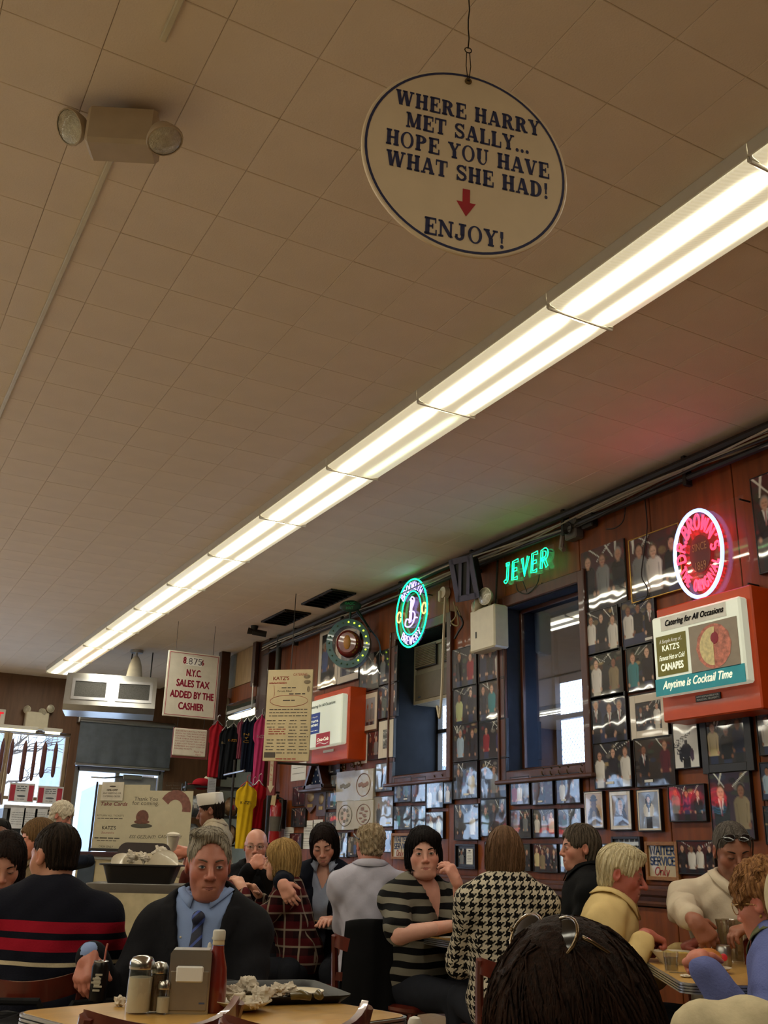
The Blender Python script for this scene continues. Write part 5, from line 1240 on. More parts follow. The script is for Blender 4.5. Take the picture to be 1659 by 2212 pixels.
sheet('paper sheet in the holder below the shelf, third from left', 77, 1747, 99, 1782, 13.48, 'n'); sheet('small paper sheet in the holder, half behind the white-haired woman', 101, 1760, 113, 1790, 13.48, 'n'); sheet('white notice with bold headings behind the brown-haired head', 45, 1791, 68, 1836, 13.48, 'b')
a, b = ony(18, 1737, 13.5), ony(113, 1744, 13.5)
t = thing('display_cabinet', 'grey metal display cabinet under the posters by the storefront', 'cabinet', ((a.x+b.x)/2, 13.75, 0)); zt = (a.z+b.z)/2; wd = b.x-a.x+.1
MB().box((0, 0, zt-.02), (wd, .5, .05), b=.006).build('top', m_alu, t, smooth=0)
mb = MB()
for s in (-1, 1): mb.box((s*(wd/2-.03), 0, (zt-.04)/2), (.05, .46, zt-.04))
mb.build('side_panel', M('grey_cabinet_steel', '#6d747e', .5, .3), t, smooth=0); MB().box((0, .1, (zt-.04)/2), (wd-.1, .3, zt-.05)).build('body', M('grey_cabinet_panel', '#59606c', .55), t, smooth=0)
# counter with a glass partition carrying the printed panel
pA, pB = onz(195, 1837, 1.215), None
t = thing('cashier_counter', 'cream marbled cashier counter with dark ledge below the glass partition', 'counter', (0, 0, 0)); 
A = ond(168, 1838, 10.6); B_ = ond(432, 1842, 10.25); A.z = B_.z = 0; dv = (B_-A); Lc = dv.length; ang = math.atan2(dv.y, dv.x)
t.location = (A+B_)/2; t.rotation_euler = (0, 0, ang)
MB().box((0, .3, .61), (Lc, .6, 1.02)).build('front', M('cream_marble', '#b3a684', .4, var=.25, scale=5), t, smooth=0)
MB().box((0, .28, 1.17), (Lc+.06, .7, .05), b=.01).build('ledge', M('maroon_ledge', '#33161a', .35), t, smooth=0); MB().box((0, .3, 1.132), (Lc+.02, .64, .025)).build('metal_edge', m_alu, t)
MB().box((-Lc/2+.13, -.004, .8), (.2, .01, .6)).build('glass_front', M('dark_counter_glass', '#3a4350', .15, coat=.6), t)
pt = thing('glass_partition', 'glass partition on the counter backed with a cream printed panel', 'partition', t.location, ang)
def mx_(px, py):   # local coordinates on the partition's plane
    o = t.location; nrm = Vector((-math.sin(ang), math.cos(ang), 0)); d = ray(px, py); s = (o-CAM).dot(nrm)/d.dot(nrm); q = CAM+d*s-o; return q.x*math.cos(ang)+q.y*math.sin(ang), q.z
x0, z0 = mx_(196, 1834); x1, z1 = mx_(421, 1690); xl, _ = mx_(203, 1760); w_ = x1-xl; xc = (x1+xl)/2; zb, ztp = 1.196, z1; zc = (zb+ztp)/2; h_ = ztp-zb
g = MB(); 
rad = .05; poly = [(xl, zb), (x1, zb)]+[(x1-rad+rad*math.cos(k*math.pi/8), ztp-rad+rad*math.sin(k*math.pi/8)) for k in range(5)]+[(xl, ztp)]
g.add([(x, -.004, z) for x, z in poly], [tuple(range(len(poly)))]); g.build('glass_sheet', glass_mat('green_edged_glass', .06, (.97, .98, .97)), pt, smooth=0)
MB().prism([(xl+.01, zb+.01), (x1-.01, zb+.01), (x1-.01, ztp-.09), (xl+w_*.55, ztp-.09), (xl+w_*.55, ztp-.03), (xl+.01, ztp-.03)], .004, .01).build('printed_panel', M('cream_printed_panel', '#c4b89c', .6, var=.05), pt, smooth=0)
wg = MB(); wg.prism([(xl-.22, zb), (xl-.01, zb), (xl-.01, ztp-.01), (xl-.22, ztp-.1)], .05, .056); wg.build('side_glass', glass_mat('frosted_side_glass', .18, (.66, .7, .74), .25), pt, smooth=0)
fr = MB(); fr.box((xl-.005, 0, zc), (.014, .02, h_)); fr.box((xc, 0, zb+.02), (w_, .03, .03)); fr.build('partition_frame', m_dark, pt, smooth=0)
mb = MB(); Yp = .003
def gx(u, v, hh, ww): greek(mb, xl+u*w_, zb+v*h_, hh*h_, ww*w_, Yp)
def tx(s, u, v, hh, ww, **k): put_text(mb, s, xl+u*w_, zb+v*h_, hh*h_, ww*w_, Yp, **k)
tx('Thank You', .52, .73, .06, .24); tx('for coming.', .52, .67, .06, .27); tx("KATZ'S", .17, .315, .05, .14, bold=.001); tx('CASH ONLY', .8, .21, .045, .24)
tx('RETURN ALL TICKETS', .17, .5, .025, .28); gx(.17, .465, .015, .26); gx(.16, .185, .025, .26); gx(.16, .15, .016, .2); tx('CASH ONLY', .16, .06, .03, .15)
tx('ESS GEZUNT!', .52, .2, .045, .26, shear=.3); tx('1800-4HOTDOG', .52, .1, .035, .22, bold=.001); tx('Send a Salami to Your Boy', .84, .945, .022, .26); tx('In the Army', .84, .905, .022, .14); gx(.84, .87, .018, .14); gx(.82, .1, .018, .26)
mb.build('lettering', M('brown_print', '#43382e', .6), pt, smooth=0)
mb = MB(); tx('Take Cards', .19, .655, .055, .28, shear=.3, bold=.001); tx('Souvenirs', .16, .255, .03, .13, shear=.3); mb.build('red_lettering', M('red_panel_print', '#933040', .6), pt, smooth=0)
mb = MB(); mb.ell((xl+.5*w_, Yp, zb+.5*h_), (.065*w_, .001, .1*h_)); mb.ell((xl+.5*w_, Yp, zb+.43*h_), (.08*w_, .001, .03*h_)); mb.build('sandwich_print', M('meat_print', '#6a3a2c', .6, var=.4, scale=30), pt)
mb = MB(); mb.ell((xl+.5*w_, Yp+.0005, zb+.375*h_), (.11*w_, .001, .035*h_)); mb.build('plate_print', M('dark_plate_print', '#4a4438', .6), pt)
mb = MB(); mb.tube([(xl+w_*(.82+.12*math.cos(2.6-k*.28)), Yp, zb+h_*(.62+.2*math.sin(2.6-k*.28))) for k in range(11)], .05, 8); mb.v = [(x, Yp-.001+(y-Yp)*.01, z) for x, y, z in mb.v]; mb.build('salami_print', M('salami_print', '#7d4a40', .6, var=.3, scale=30), pt)
MB().box((xl+.17*w_, -.013, zb+.86*h_), (.23*w_, .003, .27*h_)).build('offer_sheet', M('cream_sheet', '#bdb5a4', .7), pt)
mb = MB()
for k, s in enumerate(('10% OFF', 'ANY SHIPPING OR', 'CATERING ORDER')): put_text(mb, s, xl+.17*w_, zb+(.865-.045*k)*h_, .026*h_, (.11, .19, .18)[k]*w_, -.0155, bold=.0012 if k == 0 else 0)
mb.ell((xl+.17*w_, -.015, zb+.93*h_), (.035*w_, .0005, .012*h_)); mb.build('offer_lettering', M('brown_print', '#43382e', .6), pt, smooth=0)

# ---------------------------------------------------------------- cashier alcove with merchandise
FXW = 4.34
t = thing('alcove_fascia', 'wooden fascia with plywood panel above the merchandise alcove', 'fascia', (FXW, 11.62, 0)); t['kind'] = 'structure'
MB().box((.05, 0, 3.11), (.1, 1.0, .2), b=.006).build('fascia_board', m_wood, t, smooth=0)
MB().box((.05, 0, 3.44), (.08, 1.0, .44)).build('plywood_panel', M('pale_plywood', '#a48a66', .6, var=.2, scale=4, stretch=(3, 8, 1)), t, smooth=0)
MB().box((.045, .38, 3.44), (.08, .22, .42)).build('grey_panel', M('grey_patch_panel', '#77756c', .6), t, smooth=0)
MB().box((-.02, -.46, 3.4), (.05, .1, .54), b=.004).build('end_stile', m_wooddk, t, smooth=0)
MB().ell((-.02, .42, 3.05), (.03, .03, .05), 10, 8).build('motion_sensor', m_cream, t)
o = MB().box((0, 0, ZC/2), (.14, .32, ZC), b=.01).build('wall_pilaster', m_wooddk, None, smooth=0, loc=(WX-.02, 10.98, 0)); tag(o, 'dark wooden pilaster ending the picture wall at the alcove', 'pilaster')
o = MB().tube([(0, 0, 0), (0, 0, ZC-FZ-.02)], .035, 10).build('standpipe', M('dark_green_pipe', '#2d302c', .5), None, loc=(WX-.08, 10.52, FZ)); tag(o, 'dark vertical standpipe beside the fire extinguisher', 'pipe')
struct('wall_alcove_side', MB().box((5.4, 11.8, ZC/2), (.1, 1.3, ZC)), m_plaster)
t = thing('alcove_light', 'fluorescent strip light glowing inside the merchandise alcove', 'strip light', (4.78, 12.25, 2.99))
MB().box((0, 0, .05), (.16, 1.7, .06), b=.006).build('housing', m_white, t, smooth=0); MB().box((0, 0, 0), (.14, 1.66, .05), b=.02).build('diffuser', M('alcove_diffuser', '#fff3c0', .4, emit=3.2), t, smooth=0)
MB().tube([(0, 0, .07), (0, 0, ZC-2.99)], .01, 6).build('hanger', m_dark, t)
o = MB().tube([(0, -.02, 0), (0, 1.0, 0)], .014, 8).tube([(0, 0, 0), (0, 0, .3)], .008, 6).tube([(0, .98, 0), (0, .98, .3)], .008, 6).build('clothes_rail', m_steel, None, loc=(4.30, 11.12, 2.86)); tag(o, 'chrome clothes rail across the alcove opening', 'rail')
def shirt(label, px0, py0, px1, py1, Y, col, print_=None, pc='#c9a040', rz=-20, deep=.05):
    a, b = ony(px0, py0, Y), ony(px1, py1, Y); w_, h_ = (b.x-a.x)/math.cos(R(28+rz*0))*.9, a.z-b.z
    t = thing('t_shirt', label, 't-shirt', ((a.x+b.x)/2, Y, a.z), R(rz), 't-shirts hanging in the alcove')
    nx, nz = 14, 18; v = []; f = []
    for s in (-1, 1):
        for j in range(nz+1):
            z = -h_*j/nz; q = j/nz
            half = w_/2*(.32+.68*min(1, q/.12)) if q < .12 else w_/2*(1.0 if q < .36 else .74)
            for i in range(nx+1):
                u = -1+2*i/nx; v.append((u*half, s*deep*(1-u*u)**.5*(.5+.5*min(1, q*4))+.012*math.sin(u*9+q*6+s), z+.02*math.cos(u*1.5)*(q < .03)-(.0 if abs(u) < .3 or q > .05 else .03)))
    n = (nx+1)*(nz+1)
    for s in range(2):
        for j in range(nz):
            for i in range(nx):
                q = [s*n+j*(nx+1)+i, s*n+j*(nx+1)+i+1, s*n+(j+1)*(nx+1)+i+1, s*n+(j+1)*(nx+1)+i]; f.append(tuple(q if s == 0 else q[::-1]))
    MB().add(v, f).build('fabric', M('cotton_'+col, col, .9, var=.12, bump=.1, bscale=60), t, smooth=180)
    MB().tube([(-w_*.3, 0, -.03), (0, 0, .03), (w_*.3, 0, -.03)], .006, 6).tube([(0, 0, .03), (0, 0, .08), (.02, 0, .1), (.03, 0, .085)], .003, 5).build('hanger', M('hanger_red', '#b0282c', .4) if col == '#c9a61e' else m_steel, t)
    if print_:
        mb = MB(); 
        for k, s in enumerate(print_): put_text(mb, s, 0, -h_*(.32+.07*k), h_*.045, w_*.5, -deep-.006, bold=.001)
        mb.build('print', M('shirt_print'+pc, pc, .7), t, smooth=0)
for args in [
 ('black t-shirt with gold print, leftmost of the dark shirts in the alcove', 476, 1572, 492, 1684, 11.3, '#16181c', ("KATZ'S",), '#b9a070'), ('charcoal t-shirt with gold sandwich print, front of the dark shirts', 488, 1566, 513, 1680, 11.15, '#14171b', ("KATZ'S",), '#c98f2c'),
 ('navy t-shirt seen edge-on with yellow print', 524, 1553, 537, 1668, 11.0, '#131828', ('N', 'Y', 'C'), '#c9a040'), ('dark blue t-shirt at the right of the dark group', 538, 1551, 556, 1668, 10.95, '#121a2a'),
 ('dusty rose t-shirt seen edge-on between dark shirts', 514, 1555, 524, 1640, 11.1, '#8a4658'), ('pink t-shirt with white print beside the menu board', 551, 1546, 572, 1700, 10.85, '#b33a68', ("KATZ'S",), '#d8b8c4'),
 ('crimson t-shirt hanging behind the pink one', 545, 1600, 560, 1690, 11.0, '#7d1430'), ('yellow t-shirt with black print on a red hanger', 513, 1692, 545, 1834, 10.3, '#c9a61e', ("KATZ'S",), '#2a2410'),
 ('light blue t-shirt behind the yellow one', 537, 1697, 550, 1800, 10.45, '#86a8bd'), ('bright red t-shirt low on the rail by the extinguisher', 544, 1690, 568, 1790, 10.4, '#a01422'),
 ('red and orange banner shirt at the left of the rail', 453, 1560, 478, 1680, 11.5, '#a3202c')]: shirt(*args)
o = MB().tube([(-.02, 0, 0), (.03, .75, 0)], .012, 6).build('lower_rail', m_steel, None, loc=(3.94, 10.22, 2.06)); tag(o, 'lower chrome rail holding the yellow shirt', 'rail')
o = MB().tube([(0, 0, 0), (0, 0, 2.1)], .014, 8).build('rack_upright', m_dark, None, loc=(3.95, 10.62, FZ)); tag(o, 'chrome upright of the shirt rack beside the yellow shirt', 'upright')
# black wire shelf unit with wrapped goods
sp = ond(470, 1700, 11.0)
t = thing('shelf_unit', 'black wire shelf unit with wrapped merchandise behind the man in the white cap', 'shelf', (4.25, 11.65, 0), R(-12))
mb = MB()
for x in (-.5, .45):
    for y in (-.2, .2): mb.tube([(x, y, FZ), (x, y, 2.0)], .014, 6)
mb.build('frame', m_black, t)
for z in (.6, .95, 1.3, 1.62, 1.95):
    mb = MB(); mb.box((-.025, 0, z), (.95, .42, .02)); mb.build('shelf_board', m_black, t)
m_wrap = M('crinkled_clear_wrap', '#9aa0a4', .2, .3, var=.7, scale=22, bump=.8, bscale=40)
rg = random.Random(4)
for zi, z in enumerate((1.31, 1.63)):
    for k in range(4):
        o = thing('wrapped_parcel', 'plastic-wrapped %s parcel on the %s black shelf, %s from the left' % (('dark', 'pale', 'tan', 'silver')[k], ('lower', 'upper')[zi], ('first', 'second', 'third', 'fourth')[k]), 'parcel', t.matrix_world @ Vector((0, 0, 0)), 0, 'wrapped parcels on the black shelf')
        Pm = Matrix.Translation((4.25, 11.65, 0)) @ Matrix.Rotation(R(-12), 4, 'Z') @ Vector((-.37+.22*k, -.06, z)); o.location = Pm
        mbp = MB().ell((0, 0, .11), (.1, .11, .11), 14, 10); mbp.v = [(x*(1+.12*math.sin(z_*40+x*30)), y*(1+.12*math.sin(x*50)), z_+.01*math.sin(y*60+x*40)) for x, y, z_ in mbp.v]
        mbp.build('wrapping', [m_wrap, m_wrap, M('tan_gift_wrap', '#8a6a48', .3, var=.6, scale=20, bump=.6), m_wrap][k], o); MB().box((0, -.1, .1), (.06, .01, .05)).build('label_card', [m_paper, m_frgold, m_redp, m_black][k], o)
o = thing('red_cap', 'red folded cap on the top of the black shelf unit', 'cap', Matrix.Translation((4.25, 11.65, 0)) @ Matrix.Rotation(R(-12), 4, 'Z') @ Vector((-.3, -.05, 1.96)))
MB().ell((0, 0, .03), (.12, .1, .07), 14, 8).build('crown', M('cotton_red', '#a3202c', .9), o); MB().box((-.12, -.05, .015), (.14, .14, .012), b=.005).build('peak', M('cotton_red', '#a3202c', .9), o); MB().ell((.08, 0, .09), (.06, .05, .04), 12, 8).build('bobble', m_cream, o)
sheet('white price sheet clipped to the black shelf beside the cap', 450, 1681, 465, 1712, 11.43, 'n')
# menu board
t = thing('menu_board', 'large cream catering menu board hung at an angle beside the light box', 'menu board', tuple(ond(623, 1544, 9.3)), R(-42)); W_, H_ = .455, .86
MB().box((0, 0, 0), (W_, .02, H_), b=.003).build('board', M('aged_cream_card', '#c2b089', .6, var=.1, scale=6), t, smooth=0)
mb = MB(); Ym = -.012
put_text(mb, 'CATERING', .1, .37, .024, .14, Ym, shear=.1); put_text(mb, "KATZ'S", -.09, .33, .035, .16, Ym, bold=.001); put_text(mb, 'DELICATESSEN', -.12, .295, .018, .17, Ym)
mb.box((-.12, -.0105, .30), (.18, .001, .004))
mb.tube([(.19*math.cos(k*.2855), -.011, .13+.055*math.sin(k*.2855)) for k in range(22)], .0022, 4, closed=True); mb.tube([(-.16, -.011, .28), (-.15, -.011, .2), (-.155, -.011, .17)], .002, 4)
for k in range(3): greek(mb, -.1, -.14-.022*k, .013, .17, Ym)
greek(mb, .0, -.415, .014, .2, Ym); mb.build('red_print', M('menu_red', '#9a3428', .6), t, smooth=0)
mb = MB(); greek(mb, 0, .25, .016, .16, Ym); put_text(mb, 'Parcels Filled', -.05, .215, .018, .14, Ym, shear=.2); greek(mb, .08, .19, .02, .16, Ym)
greek(mb, 0, .13, .015, .12, Ym)
for k in range(3): greek(mb, 0, .045-.03*k, .012, .38, Ym)
rg = random.Random(6)
for cidx, x in enumerate((-.165, -.055, .055, .165)):
    for k in range(11):
        if cidx < 2 and 3 <= k <= 5: continue
        greek(mb, x, -.06-.03*k, .012, rg.uniform(.06, .095), Ym)
mb.box((-.16, -.0105, -.375), (.11, .001, .05)); mb.build('dark_print', M('menu_ink', '#4b4238', .6), t, smooth=0)
mb = MB()
for k, (x, z) in enumerate(((.17, .36), (.175, .31), (.19, .24))): mb.ell((x, -.011, z), (.035 if k < 2 else .015, .001, .02 if k < 2 else .03))
mb.build('food_drawing', M('menu_drawing', '#7d6c50', .6, var=.4, scale=60), t)
MB().tube([(0, 0, H_/2), (0, .02, ZC-t.location.z)], .004, 5).build('hanging_wire', m_dark, t)
# arrow sign, extinguisher, cash machine sign
p = ond(588, 1670, 9.55)
t = thing('arrow_sign', 'narrow red sign with a white downward arrow below the menu board', 'sign', p, R(-60)); MB().box((0, 0, 0), (.1, .02, .42)).build('sign_board', M('dull_red_board', '#6a1c1c', .6), t, smooth=0)
MB().prism([(-.02, .2), (.02, .2), (.02, -.12), (.042, -.12), (0, -.19), (-.042, -.12), (-.02, -.12)], -.013, -.01).build('arrow', M('cream_arrow', '#b3a488', .6), t, smooth=0)
mb = MB()
for k, s in enumerate('DINING'): put_text(mb, s, 0, .15-.045*k, .026, None, -.0145)
mb.build('lettering', M('menu_red', '#9a3428', .6), t, smooth=0); MB().tube([(0, .01, .1), (.3, .35, .1)], .012, 6).build('wall_bracket', m_dark, t)
p = onx(590, 1775, WX-.16)
t = thing('fire_extinguisher', 'red fire extinguisher with a paper tag hanging by the standpipe', 'fire extinguisher', (WX-.13, 10.2, 1.33), R(-70))
MB().lathe([(0, 0), (.065, 0), (.07, .02), (.07, .36), (.06, .4), (.025, .43), (.02, .45)], 18).build('cylinder', M('extinguisher_red', '#9a1418', .3, coat=.6), t)
MB().cyl((0, 0, .45), (0, 0, .5), .022, n=10).box((0, -.03, .52), (.03, .1, .02)).box((0, -.03, .55), (.025, .11, .012), T=Matrix.Rotation(R(6), 4, 'X')).build('valve', m_dark, t)
MB().tube([(.02, 0, .47), (.09, 0, .45), (.1, 0, .3), (.09, -.02, .12)], .012, 7).build('hose', m_black, t); mb = MB(); mb.lathe([(.0705, .12), (.0705, .27)], 18, cap=False); mb.build('label_band', M('grey_label', '#57524a', .6), t)
MB().box((-.05, -.06, .44), (.07, .004, .12), T=Matrix.Rotation(R(8), 4, 'Y')).build('paper_tag', M('tan_tag', '#b3a07a', .7), t); MB().box((0, .09, .3), (.05, .06, .3)).build('wall_bracket', m_dark, t)
t, w_, h_ = wall_thing('cash_machine_sign', 'small red sign with white cash machine letters behind the bald man', 'sign', 574, 1822, 595, 1848, .02)
MB().box((0, -.01, 0), (w_, .018, h_)).build('sign_board', M('signal_red', '#a8181c', .5), t, smooth=0); mb = MB(); put_text(mb, 'ATM', 0, h_*.08, h_*.3, w_*.75, -.0205, bold=.002); put_text(mb, 'inside', 0, -h_*.25, h_*.14, w_*.5, -.0205); mb.build('lettering', m_white, t, smooth=0)

for o in SC.objects:
    if o.parent is not None and any(k in o.name for k in ('lettering', 'print', 'headline')) and o.get('kind') is None and not o.name.startswith(('photo', 'printed', 'platter', 'salami_p', 'plate_p', 'sandwich_p')): o['kind'] = 'stuff'
# ================================================================ PEOPLE: smooth implicit bodies meshed with surface nets
f32 = np.float32
def V3(*a): return np.array(a, np.float64)
def d_cap(p, a, b, ra, rb=None):
    rb = ra if rb is None else rb; a = np.asarray(a, f32); b = np.asarray(b, f32); ba = b-a
    h = np.clip(((p-a) @ ba)/max(float(ba @ ba), 1e-9), 0, 1)
    return np.sqrt(((p-a-h[:, None]*ba)**2).sum(1))-(ra+(rb-ra)*h)
def d_ell(p, c, r, Rm=None):
    q = p-np.asarray(c, f32)
    if Rm is not None: q = q @ np.asarray(Rm, f32)
    r = np.asarray(r, f32); k0 = np.sqrt(((q/r)**2).sum(1)); k1 = np.sqrt(((q/(r*r))**2).sum(1))+1e-9
    return k0*(k0-1)/k1
def smin(a, b, k):
    h = np.clip(.5+.5*(b-a)/k, 0, 1); return b+(a-b)*h-k*h*(1-h)
def smax(a, b, k): return -smin(-a, -b, k)
def surfnet(fn, lo, hi, h):
    lo = np.asarray(lo, f32); n = np.maximum(3, np.ceil((np.asarray(hi)-lo)/h).astype(int)+1)
    ax = [lo[i]+h*np.arange(n[i], dtype=f32) for i in range(3)]
    G = np.stack(np.meshgrid(*ax, indexing='ij'), -1).reshape(-1, 3)
    F = fn(G).astype(f32).reshape(n)
    F[0], F[-1] = 1, 1; F[:, 0], F[:, -1] = 1, 1; F[:, :, 0], F[:, :, -1] = 1, 1
    S = F < 0
    c = np.zeros(n-1, np.int8)
    offs = [(i, j, k) for i in (0, 1) for j in (0, 1) for k in (0, 1)]
    for i, j, k in offs: c += S[i:n[0]-1+i, j:n[1]-1+j, k:n[2]-1+k]
    I = np.argwhere((c > 0) & (c < 8))
    if len(I) == 0: return np.zeros((0, 3)), np.zeros((0, 4), int)
    C = np.stack([F[I[:, 0]+i, I[:, 1]+j, I[:, 2]+k] for i, j, k in offs], 1)
    acc = np.zeros((len(I), 3)); cnt = np.zeros(len(I))
    O = np.array(offs, float)
    for a in range(8):
        for b in range(a+1, 8):
            if np.abs(O[a]-O[b]).sum() != 1: continue
            m = (C[:, a] < 0) != (C[:, b] < 0); t = C[:, a]/np.where(m, C[:, a]-C[:, b], 1)
            acc += np.where(m[:, None], O[a]+t[:, None]*(O[b]-O[a]), 0); cnt += m
    v = lo+h*(I+acc/cnt[:, None])
    ID = np.full(n-1, -1, np.int64); ID[I[:, 0], I[:, 1], I[:, 2]] = np.arange(len(I))
    fs = []
    for axn in range(3):
        o1, o2 = [q for q in range(3) if q != axn]
        sl0 = [slice(1, -1)]*3; sl0[axn] = slice(0, n[axn]-1); sl1 = list(sl0); sl1[axn] = slice(1, n[axn])
        A, B = S[tuple(sl0)], S[tuple(sl1)]; E = np.argwhere(A != B); sg = A[tuple(E.T)]
        base = E.copy(); base[:, o1] += 1; base[:, o2] += 1
        def cell(d1, d2):
            q = base.copy(); q[:, o1] -= d1; q[:, o2] -= d2; return ID[q[:, 0], q[:, 1], q[:, 2]]
        Q = np.stack([cell(0, 0), cell(1, 0), cell(1, 1), cell(0, 1)], 1)
        flip = sg if axn != 1 else ~sg
        Q[flip] = Q[flip][:, ::-1]
        fs.append(Q[(Q >= 0).all(1)][:, ::-1])
    return v, np.concatenate(fs)
def rotm(yaw=0, pitch=0, roll=0):
    """head turn: yaw + = to own left, pitch + = down, roll + = towards own right shoulder (forward is +y, right is +x)"""
    cy, sy = math.cos(R(yaw)), math.sin(R(yaw)); cp, sp = math.cos(R(-pitch)), math.sin(R(-pitch)); cr, sr = math.cos(R(roll)), math.sin(R(roll))
    return np.array([[cy, -sy, 0], [sy, cy, 0], [0, 0, 1]]) @ np.array([[1, 0, 0], [0, cp, -sp], [0, sp, cp]]) @ np.array([[cr, 0, sr], [0, 1, 0], [-sr, 0, cr]])
def wob(p, ph, k=1.):
    return np.sin(p[:, 0]*31*k+p[:, 2]*17*k+ph)*np.sin(p[:, 1]*23*k-p[:, 2]*29*k+ph*1.7)+.5*np.sin(p[:, 0]*57*k-p[:, 1]*41*k+ph*2.3)*np.sin(p[:, 2]*49*k+ph)
# ---- head
def head_d(p, P):
    jw, fat, nose = P.get('jaw', 1), P.get('fat', 0), P.get('nose', 1); ax = np.abs(p[:, 0]); m = np.stack([ax, p[:, 1], p[:, 2]], 1)
    d = d_ell(p, (0, -.012, .032), (.076, .097, .083))
    d = smin(d, d_ell(p, (0, .024, -.018), (.063+fat*.8, .067, .082)), .03)
    d = smin(d, d_ell(p, (0, .03, -.066), (.05*jw+fat, .054, .046)), .03)
    d = smin(d, d_ell(p, (0, .071, -.1+.004*jw), (.018*jw+fat*.5, .016, .015)), .025)
    d = smin(d, d_ell(m, (.043, .054, -.026), (.02+fat*.5, .024, .024)), .025)
    d = smin(d, d_cap(m, (0, .082, .022), (.044, .069, .024), .009), .02)
    d = smax(d, -d_ell(m, (.032, .104, .002), (.018, .018, .015)), .016)
    d = smin(d, d_ell(m, (.0315, .0775, .001), (.0165, .0135, .0125)), .004)
    d = smin(d, d_cap(p, (0, .089, .012), (0, .111*nose**.3, -.03), .0075, .0115*nose), .012)
    d = smin(d, d_ell(m, (.013*nose, .1, -.036), (.009, .010, .008)), .008)
    d = smin(d, d_ell(p, (0, .08, -.07), (.034, .019, .026)), .02)
    d = smax(d, -d_cap(m, (0, .104, -.0705), (.022, .094, -.071), .0022), .005)
    if fat: d = smin(d, d_ell(p, (0, .045, -.108), (.045+fat, .04, .02)), .03)
    e = d_ell(m, (.0775, -.014, -.006), (.009, .02, .032), np.array([[.94, .3, 0], [-.3, .94, 0], [0, 0, 1]]))
    e = smax(e, -d_ell(m, (.086, -.008, -.002), (.007, .011, .019)), .004); d = smin(d, e, .008)
    return d
def head_col(p, P):
    c = np.tile(nlin(np.array(P['skin'])), (len(p), 1)); ax = np.abs(p[:, 0])
    def g(cx, cy, cz, r): return np.exp(-(((ax-cx)**2+(p[:, 1]-cy)**2+(p[:, 2]-cz)**2)/(r*r)))[:, None]
    red = np.array([1.12, .82, .78]); c = c*(1+(red-1)*(g(.045, .07, -.03, .026)*.8+g(0, .115, -.035, .018)*.9+g(.08, -.01, -.005, .03)*.8))
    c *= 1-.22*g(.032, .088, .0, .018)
    if P.get('stubble'): c = c*(1-P['stubble']*np.clip(g(0, .06, -.085, .06)*1.2, 0, 1)*np.array([.75, .7, .62]))
    return c
def front_y(P, xz):
    xz = np.asarray(xz, f32); ys = np.linspace(.13, .02, 56, dtype=f32)
    G = np.zeros((len(xz), 56, 3), f32); G[..., 0] = xz[:, :1]; G[..., 2] = xz[:, 1:]; G[..., 1] = ys
    D = head_d(G.reshape(-1, 3), P).reshape(len(xz), 56); i = np.argmax(D < 0, 1); return ys[i]
def eye_parts(P, closed=0., gaze=(0, 0)):
    """almond eye surface with iris, and the lash line"""
    V_, F_, C_ = [], [], []; lash = MB(); n, m = 16, 10; Rr = .0143
    for s in (-1, 1):
        E_ = np.array([s*.0315, .0765, .001]); o = sum(len(v) for v in V_); v = []; c = []
        op = 1-closed
        for j in range(m+1):
            for i in range(n+1):
                u = -1+2*i/n; t = j/m; up = (.0052*op-.0038*closed)*(1-abs(u)**2.2); lo_ = -.0042*(1-u*u)
                x = u*.0135; z = lo_+(up-lo_)*t+.0008*u*s
                y = math.sqrt(max(Rr*Rr-(x*.92)**2-z*z, 1e-8)); v.append(E_+np.array([x, y+.0012, z]))
                dx, dz = x-gaze[0]*.006, z-.0006-gaze[1]*.004; r = math.hypot(dx, dz)
                c.append(nlin(np.array((.07, .05, .04))) if r < .0026 else nlin(np.array(P.get('iris', (.25, .17, .12)))) if r < .0058 else nlin(np.array((.72, .69, .66))))
        V_.append(np.array(v)); C_.append(np.array(c)); k = np.arange((n+1)*(m+1)).reshape(m+1, n+1)+o
        F_.append(np.stack([k[:-1, :-1], k[:-1, 1:], k[1:, 1:], k[1:, :-1]], -1).reshape(-1, 4))
        top = V_[-1][-n-1:]; lash.tube([tuple(q+np.array([0, .0008, .0006])) for q in top], [.0004]+[.0011]*(n-1)+[.0004], 5)
    return np.concatenate(V_), np.concatenate(F_), np.concatenate(C_), lash
